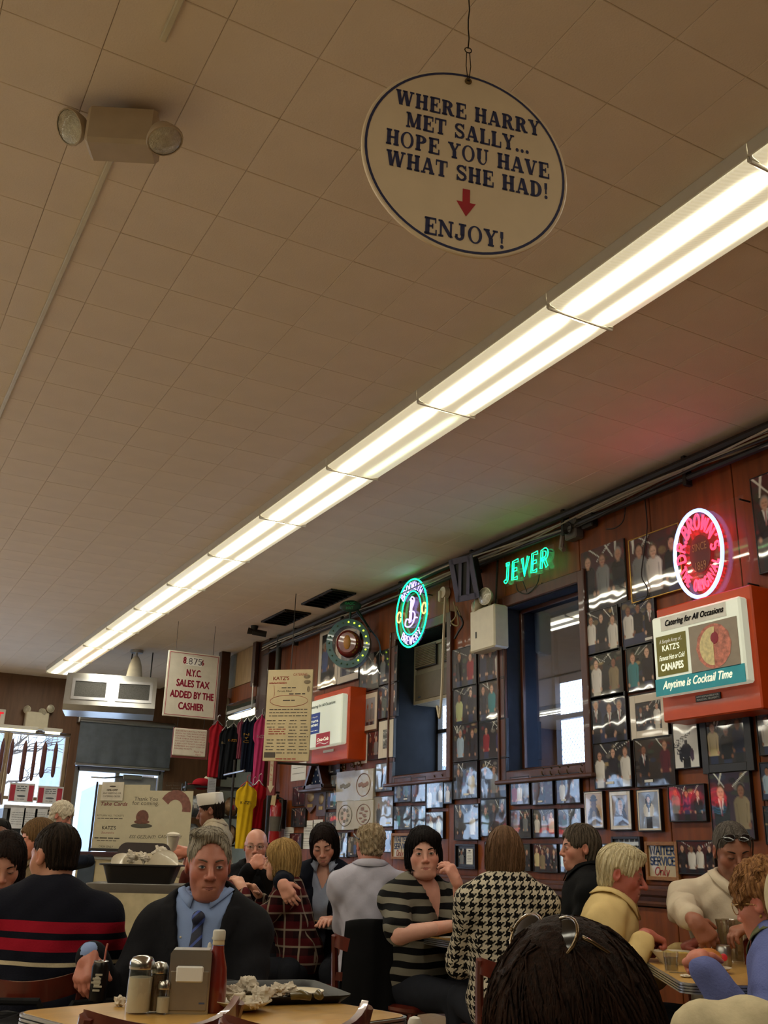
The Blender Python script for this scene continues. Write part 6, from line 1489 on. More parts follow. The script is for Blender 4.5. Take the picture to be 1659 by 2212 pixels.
def hair_d(p, P, H):
    st = H['style']; t = H.get('vol', .012); d = d_ell(p, (0, -.014, .036), (.076+H.get('volx', t*.75), .097+t*1.0, .083+t*1.2))
    fo = H.get('open', (.067, .07, .088)); fc = H.get('open_c', (0, .085, -.025))
    ph = np.arctan2(p[:, 0], p[:, 1]-.02)
    if st == 'long':
        zb, wv = H['len'], H.get('wide', .095)
        d = smin(d, smax(d_ell(p, (0, -.03, -.05), (wv, .085, .2)), -(p[:, 2]-zb), .02), .03)
    elif st == 'bob':
        d = smin(d, smax(d_ell(p, (0, -.022, -.03), (H.get('wide', .1), .1, .13)), -(p[:, 2]-H['len']), .015), .03)
    else:
        d = smin(d, smax(d_ell(p, (0, -.042, -.024), (.056+H.get('volx', t*.5), .058+t*.7, .098)), -(p[:, 2]+H.get('nape', .075)), .02), .02)
        d = smax(d, -d_ell(np.stack([np.abs(p[:, 0]), p[:, 1], p[:, 2]], 1), (.1, .022, -.062), (.05, .06, .075)), .01)
        d = smax(d, -d_ell(np.stack([np.abs(p[:, 0]), p[:, 1], p[:, 2]], 1), (.09, -.012, -.01), (.018, .024, .036)), .008)
    if 'lump' in H:
        for c, r in H['lump']: d = smin(d, d_ell(p, c, r), .025)
    d = smax(d, -d_ell(p, fc, fo), .012)
    if H.get('bald'): d = smax(d, p[:, 2]-H['bald'](p), .01)
    a = H.get('amp', .0026)
    if H.get('curly'):
        k = H['curly']; d = d-a*(np.sin(p[:, 0]*k+1)*np.sin(p[:, 1]*k*.9)*np.sin(p[:, 2]*k*1.1)+.6*np.sin(p[:, 0]*k*1.9+p[:, 2]*k)*np.sin(p[:, 1]*k*1.7))
    else:
        d = d-a*(np.sin(ph*H.get('freq', 26)+p[:, 2]*14)+.6*np.sin(ph*H.get('freq', 26)*2.3-p[:, 2]*23+p[:, 1]*60))
    return d
def hair_locks(v, P, H, c1, c2):
    """thin tapering locks combed over the hair volume"""
    rg = np.random.RandomState(int(abs(v).sum()*10) % 9999); n = H.get('locks', 420); st = H['style']; steps = H.get('steps', 9); ds = H.get('lock_len', .09 if st == 'short' else .16)/steps
    if n == 0: return np.zeros((0, 3)), np.zeros((0, 4), int), np.zeros((0, 3))
    F = lambda p: hair_d(p.astype(f32), P, H).astype(float)
    def grad(p):
        e = .003; return np.stack([F(p+[e, 0, 0])-F(p-[e, 0, 0]), F(p+[0, e, 0])-F(p-[0, e, 0]), F(p+[0, 0, e])-F(p-[0, 0, e])], 1)/(2*e)
    p = v[rg.randint(0, len(v), n)].copy(); p = p[p[:, 2] > (-.05 if st == 'short' else -.2)]; n = len(p); L_ = []
    cr = np.array(H.get('crown', (0, -.05, .12)))+rg.randn(n, 3)*.008; comb = np.array(H.get('comb', (0, 0, 0)))
    wig = rg.randn(n, 3)*(.25 if not H.get('curly') else 1.2)
    for k in range(steps+1):
        g = grad(p); g /= np.linalg.norm(g, axis=1)[:, None]+1e-9; p = p-g*(F(p)-.0006)[:, None]; L_.append(p.copy())
        d = (p-cr); d /= np.linalg.norm(d, axis=1)[:, None]+1e-9; d = d+comb+np.array([0, 0, -.9 if st != 'short' else -.35])+wig*(1 if not H.get('curly') else math.sin(k*1.3))
        d -= g*(d*g).sum(1)[:, None]; d /= np.linalg.norm(d, axis=1)[:, None]+1e-9; p = p+d*ds
    L_ = np.array(L_); V_, F_, C_ = [], [], []; o = 0; wd = H.get('lock_w', .0016)
    t = np.gradient(L_, axis=0); t /= np.linalg.norm(t, axis=2)[..., None]+1e-9
    up = np.cross(t, np.array([.3, .5, .8])); up /= np.linalg.norm(up, axis=2)[..., None]+1e-9; up2 = np.cross(t, up)
    ok = np.abs(np.diff(L_, axis=0)).sum(2).max(0) < ds*4
    fo = np.array(H.get('open', (.067, .07, .088))); fc = np.array(H.get('open_c', (0, .085, -.025)))
    ok &= (d_ell(L_.reshape(-1, 3).astype(f32), fc, fo).reshape(steps+1, n) > .004).all(0)
    if st == 'short': ok &= ((np.abs(L_[..., 0]) < .066) | (np.abs(L_[..., 1]+.012) > .03) | (L_[..., 2] > .03)).all(0)
    r = wd*np.sin(np.linspace(.25, 1, steps+1)*math.pi*.98)[:, None, None]**.7
    ring = np.stack([L_+(up*math.cos(a)+up2*math.sin(a))*r for a in (0, 2.094, 4.189)], 2)[:, ok]      # steps, n, 3, xyz
    m_ = ring.shape[1]; V_ = ring.transpose(1, 0, 2, 3).reshape(-1, 3); idx = np.arange(len(V_)).reshape(m_, steps+1, 3)
    F_ = np.concatenate([np.stack([idx[:, :-1, j], idx[:, :-1, (j+1) % 3], idx[:, 1:, (j+1) % 3], idx[:, 1:, j]], -1).reshape(-1, 4) for j in range(3)])
    k = rg.rand(m_, 1); cc = np.repeat((c1+(c2-c1)*k)*(.8+.45*rg.rand(m_, 1)), (steps+1)*3, 0)
    return V_, F_, cc
m_skin = {}
def skin_mat():
    return M('skin', '#c08a70', .48, var=.05, scale=40, bump=.06, bscale=180, attr=True, spec=.4)
def hair_mat():
    return M('hair', '#333333', .58, var=.25, scale=18, stretch=(9, 9, 1.2), attr=True, bump=.6, bscale=55, spec=.1)
def hand_chain(W, D, N, side, curl, spread=.0, thumb=(.5, .2), L=1.):
    """capsules of one hand; W wrist, D finger direction, N back-of-hand normal, side +1 when the thumb is on the D x N side"""
    D = D/np.linalg.norm(D); N = N-D*(N @ D); N = N/np.linalg.norm(N); X = np.cross(D, N)*side; caps = []
    def pt(x, y, z=0): return W+(X*x+D*y+N*z)*L
    for k, (bx, by) in enumerate(((.030, .088), (.010, .093), (-.010, .089), (-.029, .080))):
        caps.append((pt(bx*.6, .012), pt(bx, by), .0155, .0125))
        ln = (.066, .074, .069, .053)[k]; c = curl[k] if isinstance(curl, (list, tuple)) else curl; a = 0; q = pt(bx, by); sx = spread*(1.2-.8*k)
        for f, (fr, rr) in enumerate(((.45, .0092), (.3, .0082), (.25, .0072))):
            a += c*(.9, 1.2, .8)[f]; dr = D*math.cos(a)-N*math.sin(a)+X*sx; dr = dr/np.linalg.norm(dr); q2 = q+dr*ln*fr*L; caps.append((q, q2, rr+.0008, rr)); q = q2
    caps.append((pt(0, .002), pt(0, .03), .02, .025))
    t0 = pt(.022, .022, -.006); ta, tb = thumb; dr = X*math.cos(ta)+D*math.sin(ta)-N*tb; dr = dr/np.linalg.norm(dr); t1 = t0+dr*.035*L
    dr2 = X*math.cos(ta+.5)+D*math.sin(ta+.5)-N*(tb+.35); dr2 = dr2/np.linalg.norm(dr2); t2 = t1+dr2*.03*L; t3 = t2+dr2*.024*L
    caps += [(t0, t1, .0145, .0115), (t1, t2, .0105, .0098), (t2, t3, .0095, .0078)]
    return caps, pt
def ik(S, W, l1, l2, hint):
    v = W-S; L = np.linalg.norm(v); L2 = min(L, (l1+l2)*.995); W = S+v/L*L2; v = W-S
    a = (l1*l1-l2*l2+L2*L2)/(2*L2); h = math.sqrt(max(l1*l1-a*a, 1e-6)); n = hint-v*(hint @ v)/(v @ v); n = n/np.linalg.norm(n)
    return S+v/L2*a+n*h, W
OBST = []
def person(label, HP, az, P, hair=None, head=(0, 0, 0), s=1., lean=6., arms=None, top=None, legs='sit', bottom=('#1d1f26', 'trousers'), seat=.44, hr=.0042, hs=1., eyes=True, extra=None, detail=True, torso_yaw=0, hidden_low=False):
    """HP world position of the head's centre; az azimuth the body faces"""
    rz = R(az-90); ca, sa = math.cos(rz), math.sin(rz)
    zh = HP.z-FZ; l = math.tan(R(lean)); N0 = .19*hs                      # neck base below the head centre
    standing = legs == 'stand'; zp = (.93*s if standing else seat+.08)
    hy = (zh-zp)*l
    root = thing('person', label, 'person', (HP.x+sa*hy, HP.y-ca*hy, FZ), rz)   # local +y is forward
    rl = root.location
    def loc_(q):
        if isinstance(q, Vector): dx, dy = q.x-rl.x, q.y-rl.y; return V3(dx*ca+dy*sa, -dx*sa+dy*ca, q.z-FZ)
        return q
    def dir_(q):
        if isinstance(q, Vector): return V3(q.x*ca+q.y*sa, -q.x*sa+q.y*ca, q.z)
        return q
    Hc = V3(0, hy, zh); Pv = V3(0, 0, zp); Rh = rotm(*head); Nk = Hc+rotm(head[0]*.3, head[1]*.45, head[2]*.5) @ V3(0, -.035, -.165)*hs
    ax = Nk-Pv; Rl = np.array([[1, 0, 0], [0, math.cos(-R(lean)), -math.sin(-R(lean))], [0, math.sin(-R(lean)), math.cos(-R(lean))]])
    bw, bd, sw = P.get('bw', 1), P.get('bd', 1), P.get('sw', .185)*s
    at = lambda q, x=0, y=0: Pv+ax*q+Rl @ V3(x, y, 0)
    ty = rotm(torso_yaw)
    Sh = {k: Nk+ty @ (Rl @ V3(k*sw, -.005, -.062*s+P.get('shrug', 0))) for k in (1, -1)}
    def torso(p, o=0.):
        d = d_ell(p, at(.72), (.165*s*bw+o, .108*s*bd+o, .2*s+o), ty @ Rl)
        d = smin(d, d_ell(p, at(.36, 0, .012*bd), (.148*s*bw+o, .112*s*bd+o, .2*s+o), Rl), .06)
        d = smin(d, d_ell(p, at(.06, 0, -.0), (.17*s*bw+o, .125*s*bd+o, .15*s+o)), .06)
        for k in (1, -1):
            d = smin(d, d_cap(p, Nk+Rl @ V3(k*.02, -.01, .0), Sh[k]+V3(0, 0, .012), .05*s+o*.8, .05*s+o), .06)
            if P.get('bust'): d = smin(d, d_ell(p, at(.63, k*.075*s*bw, .085*bd*s), (.07*s+o, .065*s+o, .065*s+o), Rl), .04)
        if P.get('belly'): d = smin(d, d_ell(p, at(.3, 0, .06), (.13*s+o, .1*P['belly']+o, .14*s+o), Rl), .06)
        return d
    l1, l2 = .285*s, .255*s; arm = {}
    arms = arms or {}
    for k in (1, -1):
        w_, hint = arms.get(k, (V3(k*.13, .36, zp+.13), V3(k*.2, -.5, -1)))[:2]
        w_ = loc_(w_); hint = dir_(hint)
        E_, W_ = ik(Sh[k], V3(*w_), l1, l2, V3(*hint)); arm[k] = (E_, W_)
    def armd(p, k, o=0., o2=None, frac=1.):
        E_, W_ = arm[k]; o2 = o if o2 is None else o2; af = P.get('arm', 1.)
        d = smin(d_ell(p, Sh[k]+(E_-Sh[k])*.08, (.058*s*af+o,)*3), d_cap(p, Sh[k], E_ if frac > .5 else Sh[k]+(E_-Sh[k])*frac*2, .05*s*af+o, (.041*s*af+o2)), .03)
        if frac > .5: d = smin(d, d_cap(p, E_, E_+(W_-E_)*(frac-.5)*2, .041*s*af+o2, .029*s*af+o2), .025)
        return d
    lg = {}
    for k in (1, -1):
        if standing: lg[k] = (V3(k*.09, 0, zp-.03), V3(k*.1, .01, .5*s), V3(k*.1, -.02, .1))
        else: lg[k] = (V3(k*.085, .03, zp-.03), V3(k*.12, .42*s, seat+.06), V3(k*.13, .38*s, .1))
    def legd(p, o=0.):
        d = None
        for k in (1, -1):
            a, b, c = lg[k]; q = smin(d_cap(p, a, b, .085*s*bw**.5+o, .06*s+o), d_cap(p, b, c, .058*s+o, .042*s+o), .03); d = q if d is None else smin(d, q, .03)
        return smin(d, d_ell(p, at(.0), (.165*s*bw+o, .125*s*bd+o, .12*s+o)), .05)
    nr = P.get('neck', .054)*hs
    def neckd(p): return d_cap(p, Hc+Rh @ V3(0, -.028, -.05)*hs, Nk-ax*.04, nr, nr*1.08)
    # ---------- skin: one body mesh, finest at the head and hands
    VV, FF, CC = [], [], []
    def push(v, f, c):
        FF.append(f+sum(len(q) for q in VV)); VV.append(v); CC.append(c)
    sk = nlin(np.array(P['skin']))
    Hlo = Hc-V3(.16, .17, .25)*hs; Hhi = Hc+V3(.16, .17, .15)*hs
    def fh(p):
        q = ((p-Hc.astype(f32)) @ Rh.astype(f32))/f32(hs); d = head_d(q, P)*hs
        d = smin(d, neckd(p), .02); return d
    v, f = surfnet(fh, Hlo, Hhi, hr)
    q = (v-Hc) @ Rh/hs; c = head_col(q, P); push(v, f, c)
    def fb(p):
        d = torso(p, -.014)
        d = smin(d, neckd(p), .03)
        for k in (1, -1): d = smin(d, armd(p, k, -.006), .02)
        return smin(d, legd(p, -.012), .03)
    pts = [Nk, Pv]+[x for k in (1, -1) for x in (*arm[k], Sh[k], *lg[k])]
    blo = np.min(pts, 0)-.18; bhi = np.max(pts, 0)+.18
    bare = P.get('bare'); hb = .011 if bare else .02
    v, f = surfnet(fb, blo, np.minimum(bhi, [9, 9, Nk[2]+.06]), hb); push(v, f, np.tile(sk, (len(v), 1)))
    for k in (1, -1):
        spec = arms.get(k, ()); hd = spec[2] if len(spec) > 2 else None
        E_, W_ = arm[k]; fd = W_-E_; fd = fd/np.linalg.norm(fd)
        if hd is None: hd = dict(d=fd+V3(0, .2, -.15), n=V3(0, .1, 1), curl=.35)
        D_, N_ = V3(*dir_(hd['d'])), V3(*dir_(hd['n']))
        # thumb lies towards the body's middle when the palm faces down
        side = 1 if k*1 < 0 else -1
        side = side*hd.get('side', 1)
        caps, pt = hand_chain(W_+fd*.02, D_, N_, side, hd.get('curl', .35), hd.get('spread', .05), hd.get('thumb', (.5, .2)), .95*s)
        ends = np.array([x for a, b, *_ in caps for x in (a, b)]+[W_-fd*.06]); 
        def fhand(p):
            d = d_cap(p, W_-fd*.08, W_, .034*s, .027*s); d = smin(d, d_cap(p, *[caps[0][0], caps[0][1]], .02, .018), .02)
            for i, (a, b, ra, rb) in enumerate(caps):
                d = smin(d, d_cap(p, a, b, ra*s, rb*s), .012 if i in (0, 4, 8, 12, 16) else .0035)
            return d
        if detail or hd.get('show'):
            v, f = surfnet(fhand, ends.min(0)-.03, ends.max(0)+.03, hd.get('h', .0048)); cc = np.tile(sk*np.array([1.04, .95, .93]), (len(v), 1)); push(v, f, cc)
    body = link('body', pmesh(np.concatenate(VV), np.concatenate(FF), 'body', np.concatenate(CC)), skin_mat(), root)
    # ---------- face parts
    def hl(v): return (np.asarray(v)*hs) @ Rh.T+Hc
    TH = Matrix.Translation(Hc) @ Matrix(Rh.tolist()).to_4x4() @ Matrix.Scale(hs, 4)
    if eyes:
        v, f, c, lash = eye_parts(P, P.get('closed', 0.), P.get('gaze', (0, 0)))
        link('eye', pmesh(hl(v), f, 'eye', c), M('eye_surface', '#ffffff', .12, var=0, attr=True, coat=.5), root)
        lm = MB().add(lash.v, lash.f, TH); lm.build('eyelash', M('eyelash', '#1a1210', .6), root, smooth=180)
        brow = MB()
        for sg in (-1, 1):
            xz = [(sg*(.014+.034*u), .0205+.0065*math.sin(u*2.2)-.001*u) for u in np.linspace(0, 1, 9)]; ys = front_y(P, xz)
            brow.tube([(x, y-.0005, z) for (x, z), y in zip(xz, ys)], [.0022]+[.0036]*4+[.003, .0025, .002, .0012], 6)
        MB().add(brow.v, brow.f, TH).build('eyebrow', M('brow_%s' % P.get('brow', '#2a1c14'), P.get('brow', '#2a1c14'), .8), root, smooth=180)
        lips = MB()
        for up in (1, 0):
            us = np.linspace(-1, 1, 11); xz = [(.0235*u, (-.0668-.003*u*u+.0016*(abs(u) > .12)*(1-abs(u))) if up else (-.0742+.004*u*u)) for u in us]; ys = front_y(P, xz); th = .0038 if up else .0046
            lips.tube([(x, y-.0018, z) for (x, z), y in zip(xz, ys)], [max(.0008, th*(1-u*u)**.6) for u in us], 7)
        MB().add(lips.v, lips.f, TH).build('lips', M('lips_%s' % P.get('lip', '#9c5a50'), P.get('lip', '#9c5a50'), .4), root, smooth=180)
    if hair:
        if not detail: hair = dict(hair, locks=hair.get('locks', 60))
        t = hair.get('box', .17); zl = hair.get('len', -.12)-.03
        v, f = surfnet(lambda p: hair_d(p, P, hair), (-t, -t, min(zl, -.13)), (t, .14, .16), hair.get('h', .005))
        hc = nlin(np.array([int(hair['col'][i:i+2], 16)/255 for i in (1, 3, 5)])); h2 = nlin(np.array([int(hair.get('col2', hair['col'])[i:i+2], 16)/255 for i in (1, 3, 5)]))
        ph = np.arctan2(v[:, 0], v[:, 1]-.02); k = .5+.5*np.sin(ph*37+v[:, 2]*22+2*np.sin(v[:, 0]*90)); k = k*.6+.4*(.5+.5*np.sin(ph*83-v[:, 2]*41))
        c = hc+(h2-hc)*k[:, None]
        lv, lf, lc = hair_locks(v, P, hair, hc, h2)
        v2 = np.concatenate([v, lv]); f2 = np.concatenate([f, lf+len(v)]); c2 = np.concatenate([c, lc])
        link('hair', pmesh(hl(v2), f2, 'hair', c2), hair_mat(), root)
    ctx = dict(root=root, loc_=loc_, dir_=dir_, Hc=Hc, Rh=Rh, TH=TH, Nk=Nk, Pv=Pv, Sh=Sh, arm=arm, torso=torso, armd=armd, at=at, Rl=Rl, s=s, ax=ax, hs=hs, hl=hl, blo=blo, bhi=bhi, nr=nr, neckd=neckd, legd=legd, lg=lg, zp=zp, P=P, ty=ty)
    # ---------- trousers and shoes
    v, f = surfnet(lambda p: smax(legd(p, .006)+.0015*wob(p, 1.), p[:, 2]-(zp+.09), .02), np.minimum(blo, blo), [bhi[0], bhi[1], zp+.14], .022)
    link(bottom[1], pmesh(v, f, bottom[1]), M('cloth_'+bottom[0], bottom[0], .85, var=.15, scale=30), root)
    for k in (1, -1):
        c = lg[k][2]; MB().ell((c[0], c[1]+.06, .045), (.045, .13, .045), 12, 8).build('shoe', M('dark_leather', '#1a1512', .4), root, smooth=180)
    if top: top(ctx)
    if extra: extra(ctx)
    return root, ctx
def cloth(ctx, name, mat, o=.014, sleeve=.97, hem=.0, neck=('crew', .008), so=None, wr=.004, h=.0115, cut=None, ph=0., lbl=None, band=None, arms_=(1, -1)):
    """garment on the torso and arms; neck ('crew'|'v'|'open', ...)"""
    Nk, Hc, at, s = ctx['Nk'], ctx['Hc'], ctx['at'], ctx['s']; hz = ctx['zp']-.05+hem
    def fn(p):
        d = ctx['torso'](p, o)
        for k in arms_: d = smin(d, ctx['armd'](p, k, o, so if so is not None else o, sleeve), .035)
        if wr:
            d = d-wr*wob(p, ph)-wr*.7*np.sin(p[:, 2]*60+np.sin(p[:, 0]*20+ph)*2.5)*np.exp(-((p[:, 2]-(ctx['zp']+.12))/.12)**2)
            for k in arms_:
                E_ = ctx['arm'][k][0].astype(f32); r2 = ((p-E_)**2).sum(1); d = d-wr*1.2*np.sin((p @ np.array([.3, .5, .8], f32))*110+ph)*np.exp(-r2/.008)
        d = smax(d, -(p[:, 2]-hz), .02)
        q = (p-Nk.astype(f32)) @ ctx['Rl'].astype(f32)
        if neck[0] == 'crew': d = smax(d, -d_cap(p, Nk-ctx['ax']*.03, Hc, ctx['nr']+neck[1]), .01)
        elif neck[0] in ('v', 'open'):
            d = smax(d, -d_cap(p, Nk-ctx['ax']*.02, Hc, ctx['nr']+.012), .01)
            dep, half = neck[1], neck[2]           # depth below neck base, half width at the top
            vv = np.maximum(np.abs(q[:, 0]-(neck[3] if len(neck) > 3 else 0)*(-q[:, 2]))-half*(1+q[:, 2]/dep), 0)*.9
            vv = np.where(q[:, 2] > -dep, vv, np.hypot(vv, q[:, 2]+dep)); vv = np.maximum(vv, .0)-.002
            vv = np.maximum(vv, -(q[:, 1]-.01))
            d = smax(d, -vv, .006)
        if cut is not None: d = cut(p, q, d)
        return d
    v, f = surfnet(fn, ctx['blo'], ctx['bhi'], h)
    return link(name, pmesh(v, f, name), mat, ctx['root'], label=lbl)
def collar(ctx, mat, hgt=.04, over=.02, r=None, spread=.5, drop=.05, tip=.035, name='collar', tilt=.25, flare=1.36):
    """turned-down shirt collar around the neck, open at the front"""
    r = (ctx['nr']+.012) if r is None else r; n = 26; Rl = ctx['Rl']; base = ctx['Nk']+ctx['ax']/np.linalg.norm(ctx['ax'])*.042*ctx['hs']
    V_ = []; g = .16+.2*spread
    for i in range(n+1):
        a = g+(2*math.pi-2*g)*i/n; x, y = math.sin(a), math.cos(a); e = max(0, y)**6; z0 = -.028*max(0, y)
        V_.append([V3(x*r, y*r, z0-.012), V3(x*r*1.03, y*r*1.03, z0+hgt*(1-.35*e)), V3(x*r*1.17, y*r*1.17, z0+hgt*(1-.35*e)-.003), V3(x*r*(flare+.12*e*spread), y*r*(flare+.1*e), z0+hgt-drop-tip*e)])
    v = np.array(V_).reshape(-1, 3) @ Rl.T+base
    fo_ = lambda q: ctx['torso'](q.astype(f32), over).astype(float)
    out = np.arange(len(v)) % 4 >= 2; lift = np.where(np.arange(len(v)) % 4 == 2, .004, .007)
    for _ in range(4):
        e = .004; d_ = fo_(v); g_ = np.stack([fo_(v+np.eye(3)[i]*e)-fo_(v-np.eye(3)[i]*e) for i in range(3)], 1); g_ /= np.linalg.norm(g_, axis=1)[:, None]+1e-9
        v = v+g_*(np.where(out, np.clip(lift-d_, 0, .03), 0))[:, None]
    k = np.arange((n+1)*4).reshape(n+1, 4)
    f = np.stack([k[:-1, :-1], k[1:, :-1], k[1:, 1:], k[:-1, 1:]], -1).reshape(-1, 4)
    o = link(name, pmesh(v, f, name), mat, ctx['root']); md = o.modifiers.new('thickness', 'SOLIDIFY'); md.thickness = .004; md.offset = 0
    return o

def surf_y(ctx, x, z, o, fn=None):
    """forward reach of the garment at a height below the neck base, in the torso's own frame"""
    ys = np.linspace(.22, .0, 80); q = np.stack([np.full(80, x), ys, np.full(80, z)], 1) @ ctx['Rl'].T+ctx['Nk']
    return ys[int(np.argmax((fn(q.astype(f32)) if fn else ctx['torso'](q.astype(f32), o)) < 0))]
def nodes_mat(name, build, rough=.85, bump=.1):
    if name in _M: return _M[name]
    m = M(name, '#777777', rough, var=.08, scale=60, bump=bump, bscale=150); N, L, b = nodes_of(m)
    tc = N.new('ShaderNodeTexCoord'); sp = N.new('ShaderNodeSeparateXYZ'); L.new(tc.outputs['Object'], sp.inputs[0])
    def mt(op, a, b_=None, c=None):
        n = N.new('ShaderNodeMath'); n.operation = op
        for i, v in enumerate((a, b_, c)):
            if v is None: continue
            if isinstance(v, (int, float)): n.inputs[i].default_value = v
            else: L.new(v, n.inputs[i])
        return n.outputs[0]
    def mix(fac, c1, c2):
        n = N.new('ShaderNodeMix'); n.data_type = 'RGBA'
        if isinstance(fac, (int, float)): n.inputs[0].default_value = fac
        else: L.new(fac, n.inputs[0])
        for i, c in ((6, c1), (7, c2)):
            if isinstance(c, str): n.inputs[i].default_value = (*lin(c), 1)
            else: L.new(c, n.inputs[i])
        return n.outputs[2]
    def normal_():
        s2 = N.new('ShaderNodeSeparateXYZ'); L.new(tc.outputs['Normal'], s2.inputs[0]); return s2.outputs[0], s2.outputs[1]
    mt.normal = normal_
    L.new(build(sp.outputs[0], sp.outputs[1], sp.outputs[2], mt, mix), b.inputs['Base Color']); return m
def bands(zs, base):
    """horizontal knitted bands: (z0, z1, colour) on a base colour"""
    def f(x, y, z, mt, mix):
        z = mt('ADD', z, mt('MULTIPLY', mt('SINE', mt('MULTIPLY', x, 9.)), .004)); c = base
        for z0, z1, col in zs: c = mix(mt('MULTIPLY', mt('GREATER_THAN', z, z0), mt('LESS_THAN', z, z1)), c, col)
        return c
    return f
def zl(px, py, d): return ond(px, py, d).z-FZ
def glasses(ctx, lens='#1a1416', frame='#c9c4b8', up=False, rim=False, shape=(.025, .019), dark=True):
    """spectacles on the nose, or sunglasses pushed up on the hair; lens and frame are sub-parts"""
    TH = ctx['TH']; A = Matrix.Identity(4)
    if up: A = Matrix.Translation((up[3] if len(up) > 3 else 0, up[0], up[1])) @ Matrix.Rotation(R(up[2]), 4, 'X')
    else: A = Matrix.Translation((0, .102, .002))
    T_ = TH @ A; fr, ln = MB(), MB()
    for s in (-1, 1):
        rg = [(s*(.033+shape[0]*math.cos(2*math.pi*k/20)*(1+.06*math.sin(2*math.pi*k/20))), -.012*abs(math.cos(2*math.pi*k/20)*.6) if not up else -.006*(1+s*math.cos(2*math.pi*k/20)), shape[1]*math.sin(2*math.pi*k/20)) for k in range(20)]
        fr.tube(rg, .0013 if not up else .0024, 6, closed=True); ln.add([(s*.033, 0.002, 0)]+rg, [(0, 1+k, 1+(k+1) % 20) for k in range(20)])
        fr.tube([(s*(.033+shape[0]), -.008, .006), (s*.073, -.02, .006), (s*.079, -.06, .004), (s*.08, -.1, -.006), (s*.079, -.118, -.022)], .0016 if not up else .0028, 6)
    fr.tube([(-.01, -.002, .006), (0, .003, .009), (.01, -.002, .006)], .0014, 6)
    f = MB().add(fr.v, fr.f, T_).build('sunglasses' if dark else 'spectacles', M('eyewear_'+frame, frame, .2, .8 if frame != '#15110f' else 0, coat=.6), ctx['root'], smooth=180)
    lm = M('dark_lens', '#0c090a', .12, spec=.35) if dark else glass_mat('spectacle_lens', .12)
    MB().add(ln.v, ln.f, T_).build('lens', lm, f, smooth=180)
SK = dict(fair=(.80, .62, .53), ruddy=(.74, .49, .40), tan=(.66, .46, .36), brown=(.45, .30, .23), pale=(.84, .68, .60))
towards_cam = Vector((-.477, -.879, 0)); img_right = Vector((.879, -.477, 0)); UPV = Vector((0, 0, 1))

# --- the man in the dark suit, nearest the middle
def suit_top(c):
    sh = M('light_blue_shirt', '#7f93bd', .8, var=.05, bump=.1, bscale=200); jk = M('charcoal_suit', '#17171b', .85, var=.15, scale=60, bump=.1, bscale=260)
    cloth(c, 'shirt', sh, .012, 1.03, so=.008, neck=('crew', .006), wr=.002, h=.011, ph=1.)
    n_ = ('open', .40, .085, .0)
    def lap(p, q, d):
        e = np.abs(q[:, 0])-.085*(1+q[:, 2]/.40); w_ = .052*np.clip((q[:, 2]+.33)/.3, 0, 1)
        bandd = np.maximum(np.maximum(-e, e-w_), np.maximum(-.02-q[:, 1], q[:, 2]-.02))
        return np.minimum(d, np.maximum(c['torso'](p, .033), np.maximum(bandd, -(q[:, 2]+.34))))
    cloth(c, 'jacket', jk, .026, 1.0, so=.02, neck=n_, wr=.004, h=.0095, cut=lap, ph=2.)
    collar(c, sh, .034, over=.013, spread=.9, drop=.03, tip=.025, flare=1.2)
    tie = M('navy_striped_tie', '#1c2546', .6, var=.1); 
    tm_ = nodes_mat('striped_tie', lambda x, y, z, mt, mix: mix(mt('GREATER_THAN', mt('SINE', mt('MULTIPLY', mt('ADD', x, z), 130.)), .72), '#161b33', '#3b4f96'), .6)
    def shp(p, o=.014):
        d = c['torso'](p, o)
        for k in (1, -1): d = smin(d, c['armd'](p, k, o), .035)
        return d
    ky = surf_y(c, 0, -.012, .014, shp)
    def ft(p):
        q = (p-c['Nk'].astype(f32)) @ c['Rl'].astype(f32); wd = np.clip(.018+.085*np.clip(-q[:, 2]-.06, 0, .5), 0, .044); x = q[:, 0]
        d = np.maximum(np.maximum(np.abs(x)-wd, shp(p, .022)), np.maximum(-q[:, 1], np.maximum(q[:, 2]+.015, -(q[:, 2]+.42))))
        return smin(d, d_ell(p, c['Nk']+c['Rl'] @ V3(0, ky+.010, -.012), (.023, .019, .024)), .008)
    v, f = surfnet(ft, np.maximum(c['blo'], c['Nk']-[.1, .3, .5]), c['bhi'], .0055); link('tie', pmesh(v, f, 'tie'), tm_, c['root'])
    for sg in (-1, 1):
        q_ = c['Nk']+c['Rl'] @ V3(sg*.056, surf_y(c, sg*.056, -.075, .014, shp)+.003, -.075); MB().ell(tuple(q_), (.004, .003, .004), 8, 6).build('button', m_cream, c['root'], smooth=180)
P6r = ond(196, 2066, 3.16)
person('grey-haired person in a dark suit, blue shirt and striped tie, holding a soda bottle', ond(450, 1868, 3.5), 240,
       dict(skin=(.66, .43, .36), jaw=1.1, nose=1.15, fat=.004, sw=.158, bw=.92, stubble=.15, brow='#5a4a40', lip='#8a4f48', iris=(.3, .36, .42)),
       dict(style='short', col='#6d6559', col2='#b0a898', vol=.012, volx=.004, amp=.0022, crown=(.03, .03, .12), open=(.07, .075, .105), open_c=(0, .092, -.012), h=.0036, lump=[((.02, .02, .114), (.06, .06, .02))]),
       head=(17, 6, 0), lean=2, hr=.0033, hs=.95,
       arms={1: (P6r, Vector((-.2, .2, -1.)), dict(d=towards_cam*.5-UPV*.9, n=towards_cam*.7-img_right*.45+UPV*.4, curl=(.5, .55, .6, .65), spread=.07, thumb=(.7, .8), h=.0034)),
             -1: (V3(-.16, .36, .70), V3(-0.25, -.4, -1))}, top=suit_top, eyes=True)
_ = None
